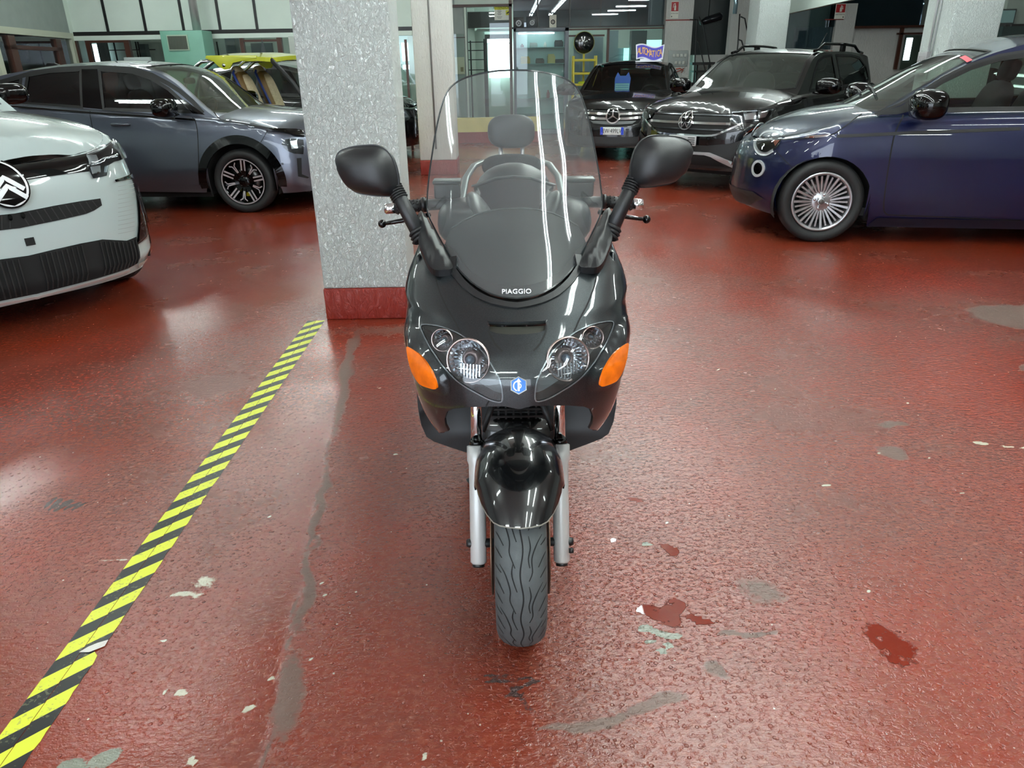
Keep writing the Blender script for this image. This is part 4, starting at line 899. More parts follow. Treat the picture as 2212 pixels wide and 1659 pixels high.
        for r_ in (.3, 0, -.3): t.lathe([(R + .0006, w2 * (r_ - .035)), (R + .0006, w2 * (r_ + .035))], 56, mi=1)
        o = t.build('wheel', [M_rubber, M_under], c.root); o.location = (wx, y, wz); o.rotation_euler = (0, 0, turn + (PI if sg < 0 else 0))
        rimf(o, rim_r, w2)
        if disc: MB().lathe([(.05, w2 * .02), (rim_r * .68, w2 * .02), (rim_r * .68, -w2 * .1), (.05, -w2 * .1)], 32, closed=True).build('brake_disc', M_disc, o)
        MB().lathe([(0, -w2 * .5), (rim_r, -w2 * .5)], 24).build('wheel_back', M_under, o)
        return o
    def text(c): pass

def rim_barrel(v, r, w2, mi=0):
    v.lathe([(r + .004, w2 * .86), (r + .002, w2 * .95), (r - .012, w2 * .93), (r - .022, w2 * .78), (r - .03, -w2 * .5)], 56, mi=mi)
def spoke(v, a, r0, r1, wa, wb, h0, h1, d=.02, mi=0):
    """tapered bar from radius r0 to r1 at angle a; h = outward height"""
    ca, sa = math.cos(a), math.sin(a); vs = []
    for (r, ww, h) in ((r0, wa, h0), (r1, wb, h1)):
        for (t, hh) in ((-ww, h - d), (ww, h - d), (ww * .8, h), (-ww * .8, h)): vs.append((r * ca - t * sa, hh, r * sa + t * ca))
    v.add(vs, [(0, 1, 2, 3)[::-1], (4, 5, 6, 7), (0, 4, 5, 1)[::-1], (1, 5, 6, 2)[::-1], (2, 6, 7, 3)[::-1], (3, 7, 4, 0)[::-1]], mi)
def hub_bolts(o, n, rb, h, mat, r=.011):
    v = MB()
    for k in range(n): a = 2 * PI * k / n + .3; v.lathe([(0, h + .008), (r * .8, h + .008), (r, h), (r, h - .02)], 10, o=(rb * math.cos(a), 0, rb * math.sin(a)))
    v.build('wheel_bolts', mat, o)

def seat(root, x, y, z, mat, s=1.0, head=True, wdt=.25):
    v = MB(); v.ball((x, y, z), .26 * s, wdt, .09, e=.6); v.build('seat_cushion', mat, root)
    R = Matrix.Rotation(-.28, 3, 'Y'); v = MB(); v.ball((x - .30 * s, y, z + .33 * s), .085, wdt * .95, .34 * s, e=.62, R=R); v.build('seat_back', mat, root)
    if head: v = MB(); v.ball((x - .42 * s, y, z + .74 * s), .05, .12, .085, e=.6, R=R); v.tube([(x - .38 * s, y - .05, z + .6 * s), (x - .41 * s, y - .05, z + .7 * s)], .006, 6); v.tube([(x - .38 * s, y + .05, z + .6 * s), (x - .41 * s, y + .05, z + .7 * s)], .006, 6); v.build('headrest', mat, root)
def wing_mirror(root, x, y, z, sg, mat, s=1.0, foot=M_gloss):
    v = MB(); v.ball((x, y + sg * .12 * s, z), .075 * s, .115 * s, .07 * s, e=.72, n=20, m=12); v.build('wing_mirror', mat, root)
    v = MB(); v.tube([(x + .04, y - sg * .01, z - .055 * s), (x + .03, y + sg * .06, z - .06 * s), (x + .01, y + sg * .12, z - .05 * s)], [.02, .022, .02], 8, flat=.6); v.build('mirror_foot', foot, root)
def steering(root, x, y, z, mat=M_int):
    v = MB(); R = Matrix.Rotation(.45, 3, 'Y'); pts = []
    for k in range(25): a = 2 * PI * k / 24; pts.append(Vector((x, y, z)) + R @ Vector((0, .18 * math.cos(a), .18 * math.sin(a))))
    v.tube(pts, .014, 8, cap=False); v.ball((x + .01, y, z), .03, .06, .05)
    for a in (0, PI, -PI / 2): p = Vector((x, y, z)) + R @ Vector((0, .17 * math.cos(a), .17 * math.sin(a))); v.tube([(x + .01, y, z), tuple(p)], .012, 6)
    v.build('steering_wheel', mat, root)
def plate(root, name, w_, h_, mat): return MB().box(-w_ / 2, -.004, -h_ / 2, w_ / 2, 0, h_ / 2).build(name, mat, root, .001)
# ------------------------------------------------------------------ blue small hatchback on the right
def side_pose(px, py, heading, hw, tuck=.02):
    """near front wheel touches the floor at the given pixel; heading = direction of the nose; returns origin, u, n(left)"""
    p = onz(px, py); u = np.array([math.cos(heading), math.sin(heading), 0]); n = np.array([-u[1], u[0], 0]); return p, u, n
def build_blue():
    FH = PI - math.radians(10); p, u, n = side_pose(1772, 524, FH, .78); HW = .78
    root = empty('car', (0, 0, 0), 0, 'dark blue-green metallic small hatchback with multi-spoke silver wheels, at the right edge', 'car')
    SC = 1.085; loc = p - n * (HW - .03) * SC + u * .04; loc[2] = 0
    c = Car(root, .60, -2.66, HW, .66, .5, 2.1, 2.4,
            zs=[(-2.66, .88), (-2.3, .94), (-1.5, .945), (-.6, .93), (-.3, .915), (0, .865), (.2, .82), (.4, .775), (.55, .735), (.68, .69)],
            zb=[(-2.66, .26), (-2.2, .20), (-1.9, .13), (-.34, .13), (.3, .17), (.5, .20), (.68, .24)],
            dside=[(0, .10), (.14, .065), (.22, .03), (.40, .0), (.62, .0), (.80, .02), (.95, .06)],
            dfront=[(.15, .10), (.24, .03), (.33, .0), (.45, .01), (.58, .02), (.70, .07), (.8, .12)],
            drear=[(.2, .05), (.4, .0), (.7, .02), (.95, .08)],
            zc=[(-2.66, .9), (-.4, .99), (-.3, .985), (-.08, .955), (.07, .925), (.2, .885), (.31, .842), (.4, .80), (.55, .745), (.68, .70)],
            z1=[(-2.72, .85), (-2.6, 1.10), (-2.4, 1.28), (-2.1, 1.375), (-1.7, 1.41), (-1.42, 1.405), (-1.12, 1.345), (-.93, 1.275), (-.75, 1.18), (-.53, 1.045), (-.36, .945), (-.2, .85), (0, .73)],
            lean=.30, crown=[(-2.7, .05), (-1.6, .05), (-1.0, .06), (-.4, .09), (0, .10)], r=.06, hump=0)
    c.place(loc, FH, SC); M = c.M
    P = paint('paint_deep_blue', (14, 34, 78), .34, .35, .15)
    # the paint flips from blue to green at glancing angles
    nt = P.node_tree; lw = nt.nodes.new('ShaderNodeLayerWeight'); lw.inputs[0].default_value = .35; mx = nt.nodes.new('ShaderNodeMix'); mx.data_type = 'RGBA'; mx.inputs['A'].default_value = srgb(5, 14, 62); mx.inputs['B'].default_value = srgb(5, 38, 44)
    nt.links.new(lw.outputs['Facing'], mx.inputs['Factor']); nt.links.new(mx.outputs['Result'], nt.nodes['Principled BSDF'].inputs['Base Color'])
    R = .31; wz = .30; ws = [(0, wz), (-2.13, wz)]
    c.shell(P, ws, .345, step=.045)
    c.deck('bonnet', -.33, .68, P, bow=.10)
    win = [(-.56, .955), (-.50, .985), (-.62, 1.07), (-.74, 1.148), (-.92, 1.235), (-1.10, 1.29), (-1.42, 1.33), (-1.56, 1.335), (-1.58, .965)]; win2 = [(-1.66, .97), (-1.65, 1.335), (-1.95, 1.325), (-2.2, 1.27), (-2.32, 1.15), (-2.25, 1.0)]
    c.sides(P, [win, win2], -2.7, -.02, pane=glass('blue_car_glass', (.55, .66, .60), 1.5, .01), sealw=.035)
    c.roof(P, (-.34, -1.06, .16, .06, .055), (-2.66, -2.38, -.02, -.05, .07), -2.70, -.30, glass('blue_car_screen', (.62, .70, .64), 1.3, .01, haze=.07, hazecol=(.35, .38, .34)), M_gloss)
    iv = Inv(c.B, M, (-.2, 2.9, .12, .98)); ih = Inv(c.H, M, (-.35, .66, -.75, .78)); 
    def both(nm, poly, mat, **k):
        for sg in (1, -1): panel(nm, c.B, [(s * sg, z) for s, z in poly], mat, root, **k)
    def rib(nm, line, w_, mat, **k):
        for sg in (1, -1): ribbon(nm, c.B, [(s * sg, z) for s, z in line], w_, mat, root, **k)
    M_ringw = pbr('ring_pale', (205, 212, 216), .2, .3)
    # shut lines
    door = spline(iv([(1951, 247), (1942, 268), (1930, 300), (1921, 350), (1911, 420), (1909, 452), (1914, 462)]), n=4) + spline(iv([(1918, 464), (2000, 467), (2100, 472), (2205, 476)]), n=4)
    rib('door_gap', door, .010, M_under, step=.04)
    hc = iv([(1862, 246), (1840, 262), (1815, 280), (1796, 291), (1760, 297), (1720, 300), (1687, 301), (1655, 298), (1633, 294)]); rib('bonnet_gap', spline(hc, n=4), .008, M_under, step=.03)
    rib('bumper_gap', iv([(1668, 313), (1690, 340), (1712, 362)]), .005, M_under, step=.03)
    rib('side_moulding', spline(iv([(1808, 294), (1840, 293), (1950, 288), (2080, 283), (2205, 278)]), n=4), .022, M_plas, off=.004, thick=.006, step=.05)
    both('chrome_vent', iv([(1737, 298), (1748, 293), (1795, 290), (1786, 295), (1760, 298)]), M_chrome, off=.006, thick=.01, step=.02)
    both('sill_panel', [(float(c.sx(-.36)), .125), (float(c.sx(-.42)), .20), (float(c.sx(-1.2)), .195), (float(c.sx(-1.78)), .19), (float(c.sx(-1.78)), .125)], pbr('sill_dark', (14, 18, 34), .4), off=.005, step=.06)
    # lamps: lower half-round unit in the wing, arc on the bonnet edge, ring lamp under it
    low = iv([(1631, 303), (1660, 301), (1688, 303), (1684, 313), (1672, 325), (1656, 333), (1642, 331), (1634, 320)])
    both('headlight', low, M_lampin, off=.004, step=.02)
    ring = spline(iv([(1633, 305), (1633, 318), (1641, 330), (1656, 333), (1671, 325)]), n=3)
    rib('headlight_ring', ring, .028, M_ringw, off=.008, step=.012, thick=.006)
    ctr = iv([(1654, 313)])[0]; both('headlight_bulb', [(ctr[0] + .028 * math.cos(t), ctr[1] + .030 * math.sin(t)) for t in np.linspace(0, 2 * PI, 16)[:-1]], M_gloss, off=.010, step=.02)
    both('turn_reflector', iv([(1672, 304), (1686, 304), (1676, 316)]), pbr('amber_clear', (190, 120, 100), .2, .5), off=.009, step=.02)
    both('headlight_lens', low, M_lens, off=.016, step=.02)
    arc = spline(iv([(1642, 296), (1652, 287), (1668, 284), (1683, 287), (1689, 294)]), n=3); rib('daylight_arc', arc, .020, M_ringw, off=.008, step=.012, thick=.006)
    f0 = iv([(1638, 364)])[0]
    rib('fog_lamp_ring', [(f0[0] + .062 * math.cos(t), f0[1] + .055 * math.sin(t)) for t in np.linspace(0, 2 * PI, 25)[:-1]], .020, M_ringw, off=.010, step=.02, closed=True, thick=.01)
    both('fog_lamp', [(f0[0] + .05 * math.cos(t), f0[1] + .045 * math.sin(t)) for t in np.linspace(0, 2 * PI, 17)[:-1]], M_gloss, off=.006, step=.02)
    both('lower_grille', [(0.0, .20), (.42, .22), (.62, .30), (.50, .34), (0.0, .33)], M_plas, off=.006, step=.04)
    # wheels
    M_al = pbr('alloy_silver', (176, 178, 182), .28, .85)
    def rimf(o, r, w2):
        v = MB(); rim_barrel(v, r, w2); v.build('rim', M_al, o)
        v = MB()
        for k in range(15):
            a = 2 * PI * k / 15; spoke(v, a, .055, r - .006, .008, .011, w2 * .72, w2 * .88, .016); spoke(v, a + PI / 15, .055, r - .028, .006, .008, w2 * .70, w2 * .78, .012)
        v.lathe([(0, w2 * .80), (.020, w2 * .82), (.030, w2 * .78), (.034, w2 * .70), (.062, w2 * .74), (.078, w2 * .68), (.078, w2 * .4)], 28); v.build('spokes', M_al, o)
        MB().lathe([(0, w2 * .84), (.018, w2 * .84), (.022, w2 * .79)], 18).build('hub_cap', pbr('hub_grey', (92, 90, 88), .4, .5), o); hub_bolts(o, 4, .052, w2 * .74, M_refl)
    for wx in (0, -2.13):
        for sg in (1, -1): c.wheel(wx, R, sg * (HW - .115), R, .218, .19, rimf)
    wing_mirror(root, -.56, HW - .02, 1.01, 1, M_gloss, 1.45); wing_mirror(root, -.56, -HW + .02, 1.01, -1, M_gloss, 1.45)
    # black sail panel at the foot of the door window
    for f, sg in ((c.G, -1.), (c.Gr, 1.)):
        panel('sail_panel', f, [(-.30, .925), (-.46, .93), (-.54, .95), (-.56, 1.03), (-.47, .985)], M_plas, root, step=.05, sgn=sg, off=.003)
        ribbon('pillar_seal', f, [(-.30, .93), (-.47, 1.0), (-.62, 1.09), (-.74, 1.17), (-.92, 1.258), (-1.10, 1.312), (-1.42, 1.362), (-1.7, 1.37)], .02, M_plas, root, off=.003, sgn=sg)
    for k, (x0, y0, x1, y1) in enumerate([(-.26, .30, -.30, -.25), (-.24, -.08, -.28, -.52)]):
        a = c.T(np.array(x0 - .12), np.array(y0)); b_ = c.T(np.array(x1 - .16), np.array(y1)); v = MB(); v.tube([tuple(a + np.array([0, 0, .012])), tuple((a + b_) / 2 + np.array([0, 0, .03])), tuple(b_ + np.array([0, 0, .012]))], .010, 6); v.build('wiper', M_plas, root)
    ribbon('cowl', c.T, [(-.34 + .16 * (1 - (y / .68) ** 2), y) for y in np.linspace(-.66, .66, 20)], .10, M_plas, root, off=-.004)
    mk = c.T(np.array(-.93), np.array(.30)); panel('tax_sticker', c.T, [(-.90, .36), (-.935, .36), (-.935, .52), (-.90, .52)], pbr('sticker_pink', (200, 90, 100), .5), root, off=.006, step=.03)
    seat(root, -1.15, .36, .50, M_int, .95); seat(root, -1.15, -.36, .50, M_int, .95); v = MB(); v.ball((-1.95, 0, .75), .12, .6, .32, e=.5); v.ball((-1.8, 0, .5), .25, .6, .09, e=.5); v.build('rear_bench', M_int, root)
    steering(root, -.80, .36, .80); v = MB(); v.ball((-.52, 0, .80), .22, .70, .10, e=.45); v.build('dashboard', M_int, root); MB().box(-2.4, -.68, .20, -.2, .68, .26).build('cabin_floor', M_int, root)
    return c
blue = build_blue()
# ------------------------------------------------------------------ silver estate-like hatchback behind the thick pillar
def loop(cx, cz, rx, rz, n=20): return [(cx + rx * math.cos(t), cz + rz * math.sin(t)) for t in np.linspace(0, 2 * PI, n + 1)[:-1]]
def add_both(c, root):
    def both(nm, poly, mat, **k):
        for sg in (1, -1): panel(nm, c.B, [(s * sg, z) for s, z in poly], mat, root, **k)
    def rib(nm, line, w_, mat, **k):
        for sg in (1, -1): ribbon(nm, c.B, [(s * sg, z) for s, z in line], w_, mat, root, **k)
    return both, rib
def arch_line(c, wx, wz, r, a0=-.15, a1=PI + .15, n=30): return [(float(c.sx(wx + r * math.cos(t))), wz + r * math.sin(t)) for t in np.linspace(a0, a1, n)]
def handle(c, x, z, sg, mat):
    p = c.B(np.array([float(c.sx(x)) * sg]), np.array([z]))[0]; v = MB(); y = p[1]
    v.tube([(x - .10, y - sg * .01, z), (x - .085, y + sg * .022, z + .002), (x, y + sg * .03, z + .003), (x + .085, y + sg * .022, z), (x + .10, y - sg * .01, z - .002)], [.012, .016, .017, .016, .012], 8, flat=.8); v.build('door_handle', mat, c.root)
def build_silver():
    FH = math.radians(-5); p = onz(530, 460); u = np.array([math.cos(FH), math.sin(FH), 0]); n = np.array([-u[1], u[0], 0]); HW = .90
    root = empty('car', (0, 0, 0), 0, 'silver-grey metallic hatchback with black wheel-arch trim and two-tone alloys, left of the thick pillar', 'car')
    loc = p + n * (HW - .03) + u * .03; loc[2] = 0
    c = Car(root, .95, -3.40, HW, .75, .55, 2.6, 2.6,
            zs=[(-3.4, 1.05), (-2.9, 1.15), (-2.2, 1.105), (-1.5, 1.048), (-.82, 1.0), (-.41, .97), (0, .925), (.36, .865), (.7, .80), (.95, .76)],
            zb=[(-3.4, .34), (-2.9, .27), (-2.4, .24), (-.45, .215), (.42, .20), (.7, .205), (.95, .25)],
            dside=[(0, .10), (.2, .05), (.30, .015), (.45, .0), (.66, .01), (.82, .03), (.95, .055), (1.1, .08)],
            dfront=[(.15, .08), (.26, .02), (.4, .0), (.6, .01), (.75, .06), (.85, .12)], drear=[(.2, .06), (.5, .0), (.8, .03), (1.1, .12)],
            zc=[(-3.4, 1.1), (-.6, 1.09), (-.2, 1.06), (.17, 1.02), (.44, .985), (.7, .92), (.95, .80)],
            z1=[(-3.45, .98), (-3.2, 1.10), (-3.0, 1.22), (-2.75, 1.33), (-2.4, 1.41), (-1.96, 1.452), (-1.48, 1.468), (-1.15, 1.452), (-.87, 1.405), (-.66, 1.30), (-.50, 1.17), (-.34, 1.035), (-.2, .94), (0, .83)],
            lean=.30, crown=[(-3.4, .04), (-2, .05), (-1.0, .05), (-.3, .09), (0, .10)], r=.05)
    c.place(loc, FH); M = c.M
    P = paint('paint_silver_grey', (92, 97, 110), .30, .75, .06)
    R = .325; ws = [(0, R), (-2.67, R)]
    c.shell(P, ws, .385, step=.05); c.deck('bonnet', -.22, .95, P, bow=.16)
    W1 = [(-.47, 1.015), (-.60, 1.135), (-.72, 1.235), (-.90, 1.335), (-1.10, 1.40), (-1.46, 1.43), (-1.43, 1.05)]
    W2 = [(-1.66, 1.07), (-1.66, 1.432), (-2.0, 1.42), (-2.24, 1.385), (-2.30, 1.115)]; W3 = [(-2.36, 1.13), (-2.31, 1.37), (-2.55, 1.315), (-2.72, 1.25), (-2.60, 1.155)]
    dk = glass('silver_dark_glass', (.05, .055, .06), 1.6, .01); fg = glass('silver_front_glass', (.45, .52, .46), 1.4, .01)
    c.sides(P, [W1, W2, W3], -3.35, -.08, pane=[fg, dk, dk], sealw=.035)
    for f, sg in ((c.G, -1.), (c.Gr, 1.)):
        panel('pillar_cover', f, [(-1.44, 1.05), (-1.48, 1.435), (-1.65, 1.435), (-1.65, 1.07)], M_gloss, root, sgn=sg, off=.004, step=.08)
        panel('sail_panel', f, [(-.34, .985), (-.47, 1.0), (-.60, 1.13), (-.55, 1.13)], M_gloss, root, sgn=sg, off=.004, step=.05)
        panel('rear_quarter_trim', f, [(-2.63, 1.155), (-2.74, 1.25), (-3.0, 1.16), (-2.95, 1.145)], M_gloss, root, sgn=sg, off=.004, step=.08)
        ribbon('window_line', f, [(-.36, 1.0), (-.47, 1.115), (-.60, 1.215), (-.72, 1.285), (-.90, 1.372), (-1.10, 1.428), (-1.48, 1.452), (-1.9, 1.44), (-2.2, 1.405), (-2.6, 1.31), (-2.85, 1.20)], .045, M_seal, root, off=.003, sgn=sg)
    c.roof(P, (-.27, -1.02, .20, .08, .06), (-3.3, -2.72, -.05, -.08, .08), -3.38, -.22, glass('silver_screen', (.50, .55, .46), 1.4, .01, haze=.05, hazecol=(.3, .34, .28)), dk)
    iv = Inv(c.B, M, (-3.6, .2, .2, 1.1))
    both, rib = add_both(c, root); ab = lambda L: [(abs(s), z) for s, z in iv(L)]
    rib('door_gap', spline(ab([(415, 254), (422, 262), (427, 290), (429, 340), (431, 400)]), n=3), .009, M_under, step=.05)
    rib('door_gap', spline(ab([(195, 240), (197, 262)]) + [(float(c.sx(-1.52)), .70), (float(c.sx(-1.52)), .3)], n=3), .009, M_under, step=.05)
    rib('belt_strip', [(float(c.sx(x)), float(c.zs(x)) - .030) for x in np.linspace(-2.7, -.42, 20)], .020, M_gloss, off=.004, step=.06)
    rib('bonnet_gap', spline(ab([(462, 242), (470, 252), (478, 259), (520, 267), (579, 277)]), n=3), .010, M_under, step=.04)
    rib('bumper_gap', ab([(578, 281), (570, 296), (563, 308)]), .006, M_under, step=.03)
    both('sill_panel', [(float(c.sx(x)), z) for x, z in ((-.43, .215), (-.47, .285), (-1.2, .30), (-2.2, .31), (-2.24, .24))], P, off=.004, step=.08)
    for wx in (0, -2.67): rib('wheel_arch_trim', arch_line(c, wx, R, .425, -.12), .085, M_gloss, off=.007, step=.04, thick=.01)
    lamp_ = ab([(608, 312), (611, 306), (617, 301), (633, 299), (655, 302)]); x9 = max(p_[0] for p_ in lamp_)
    nose = [(.62, .70), (.50, .72), (.30, .72), (.24, .64), (.30, .60), (.60, .59)]
    low = ab([(655, 333), (636, 332), (620, 326), (612, 318)])
    both('headlight', lamp_ + low, M_lampin, off=.004, step=.02)
    both('headlight_reflector', ab([(626, 305), (640, 304), (644, 320), (630, 322)]), M_refl, off=.007, step=.02); both('headlight_lens', lamp_ + low, M_lens, off=.014, step=.03)
    both('bonnet_edge_trim', ab([(579, 278), (606, 277), (640, 278), (656, 281), (657, 296), (636, 292), (613, 286), (592, 282)]), M_gloss, off=.006, step=.03)
    both('air_intake', ab([(641, 342), (651, 341), (652, 376), (668, 383), (664, 385), (644, 381)]), M_under, off=.005, step=.02)
    rib('bumper_crease', ab([(637, 393), (655, 405), (668, 403)]), .014, P, off=.006, step=.03)
    both('parking_sensor', loop(*ab([(610, 354)])[0], .012, .012, 10), pbr('sensor_grey', (80, 84, 92), .4), off=.006, step=.01)
    both('lower_grille', [(0, .26), (.35, .28), (.45, .40), (0, .42)], M_under, off=.005, step=.05); both('upper_grille', [(0, .60), (.22, .62), (.22, .74), (0, .74)], M_gloss, off=.005, step=.05)
    for sg in (1, -1):
        handle(c, -1.22, .905, sg, P); handle(c, -2.25, .93, sg, P)
        wing_mirror(root, -.62, sg * (HW - .03), 1.07, sg, M_gloss, 1.35)
    M_cut = pbr('alloy_cut', (185, 178, 182), .3, .35)
    def rimf(o, r, w2):
        v = MB(); rim_barrel(v, r, w2, 0); v.build('rim', M_gloss, o); MB().lathe([(r + .001, w2 * .96), (r - .010, w2 * .95)], 56).build('rim_edge', M_cut, o)
        v = MB()
        for k in range(5): a = 2 * PI * k / 5 + PI / 2 + .12; spoke(v, a, .04, r - .008, .030, .034, w2 * .66, w2 * .90, .03)
        v.lathe([(0, w2 * .70), (.055, w2 * .68), (.075, w2 * .5)], 20); v.build('spokes', M_gloss, o)
        v = MB()
        for k in range(5):
            a = 2 * PI * k / 5 + PI / 2 + .12
            if k % 1 == 0:
                for d in (-.018, .018):
                    ca, sa = math.cos(a), math.sin(a)
                    v.add([(r0 * ca - t * sa, h_, r0 * sa + t * ca) for r0, h_, w_ in ((.075, w2 * .70, .007), (r - .012, w2 * .912, .009)) for t in (d - w_, d + w_)], [(0, 1, 3, 2)])
            b_ = a + PI / 5
            for sg in (-1, 1):
                q = [(r - .03, b_ + sg * .20), (r - .055, b_ + sg * .06), (.10, b_ + sg * .05)]
                for (r0, a0), (r1, a1) in zip(q[:-1], q[1:]):
                    P0 = Vector((r0 * math.cos(a0), 0, r0 * math.sin(a0))); P1 = Vector((r1 * math.cos(a1), 0, r1 * math.sin(a1))); d = (P1 - P0).normalized(); s_ = Vector((-d.z, 0, d.x)) * .006; h0 = w2 * (.55 + .35 * r0 / r); h1 = w2 * (.55 + .35 * r1 / r)
                    v.add([P0 - s_ + Vector((0, h0, 0)), P0 + s_ + Vector((0, h0, 0)), P1 + s_ + Vector((0, h1, 0)), P1 - s_ + Vector((0, h1, 0))], [(0, 1, 2, 3)])
        v.build('cut_faces', M_cut, o); v = MB()
        for k in range(5): spoke(v, 2 * PI * k / 5 + PI / 2 + .12 + PI / 5, .05, r - .03, .018, .012, w2 * .60, w2 * .84, .02)
        v.build('minor_spokes', M_gloss, o); hub_bolts(o, 5, .055, w2 * .68, M_gloss)
        v = MB(); v.box(-.03, w2 * .1, -r * .68, .05, w2 * .3, -r * .50); v.build('brake_tag', pbr('tag_yellow', (190, 180, 30), .5), o)
    for wx in (0, -2.67):
        for sg in (1, -1): c.wheel(wx, R, sg * (HW - .125), R, .232, .21, rimf)
    t_ = c.T(np.array(-2.35), np.array(0.0)); v = MB(); v.prism([(-2.50, t_[2] - .02), (-2.44, t_[2] + .045), (-2.36, t_[2] + .04), (-2.22, t_[2] - .01), (-2.25, t_[2] - .03)], -.018, .018); v.build('roof_antenna', M_gloss, root, .008)
    seat(root, -1.30, .38, .55, M_int); seat(root, -1.30, -.38, .55, M_int); v = MB(); v.ball((-2.15, 0, .85), .12, .66, .34, e=.5); v.ball((-1.98, 0, .58), .25, .66, .09, e=.5); v.build('rear_bench', M_int, root)
    steering(root, -.86, .38, .94); v = MB(); v.ball((-.55, 0, .88), .26, .76, .10, e=.45); v.build('dashboard', M_int, root); MB().box(-3.0, -.74, .26, -.2, .74, .30).build('cabin_floor', M_int, root)
    v = MB(); v.ball((-.83, 0, 1.30), .03, .11, .035, e=.6); v.build('inside_mirror', M_int, root)
    return c
silver = build_silver()
# ------------------------------------------------------------------ the dark cars at the back
def simple_rim(kind=5, mat=None):
    M_ = mat or pbr('alloy_silver', (176, 178, 182), .28, .85)
    def rimf(o, r, w2):
        v = MB(); rim_barrel(v, r, w2)
        for k in range(kind): spoke(v, 2 * PI * k / kind + .2, .04, r - .008, .028, .020, w2 * .66, w2 * .88, .03)
        v.lathe([(0, w2 * .74), (.05, w2 * .72), (.07, w2 * .5)], 18); v.build('rim', M_, o)
    return rimf
M_blackpaint = paint('paint_black', (9, 10, 12), .25, .3, .3)
def finish(c, root, win, P, x0, x1, paneS, front, rear, rx0, rx1, screen, rearg, ws, R, rimr, wid, ra, hood0, hoodx, kind=5, sealw=.03):
    c.shell(P, ws, ra, step=.055); c.deck('bonnet', hood0, hoodx, P, bow=.14)
    c.sides(P, win, x0, x1, pane=paneS, sealw=sealw); c.roof(P, front, rear, rx0, rx1, screen, rearg)
    for wx, wz in ws:
        for sg in (1, -1): c.wheel(wx, R, sg * (c.hw - .12), R, rimr, wid, simple_rim(kind))
    zf = c.zs(front[0]) ; z0 = float(zf) - .42
    seat(root, front[1] - .22, .38, z0, M_int); seat(root, front[1] - .22, -.38, z0, M_int); v = MB(); v.ball((front[1] - 1.05, 0, z0 + .30), .12, .64, .34, e=.5); v.build('rear_bench', M_int, root)
    steering(root, front[1] + .15, .38, z0 + .38); v = MB(); v.ball((front[0] - .22, 0, float(zf) - .10), .26, .72, .10, e=.45); v.build('dashboard', M_int, root); MB().box(rx0 + .3, -.72, .26, front[0], .72, .30).build('cabin_floor', M_int, root)

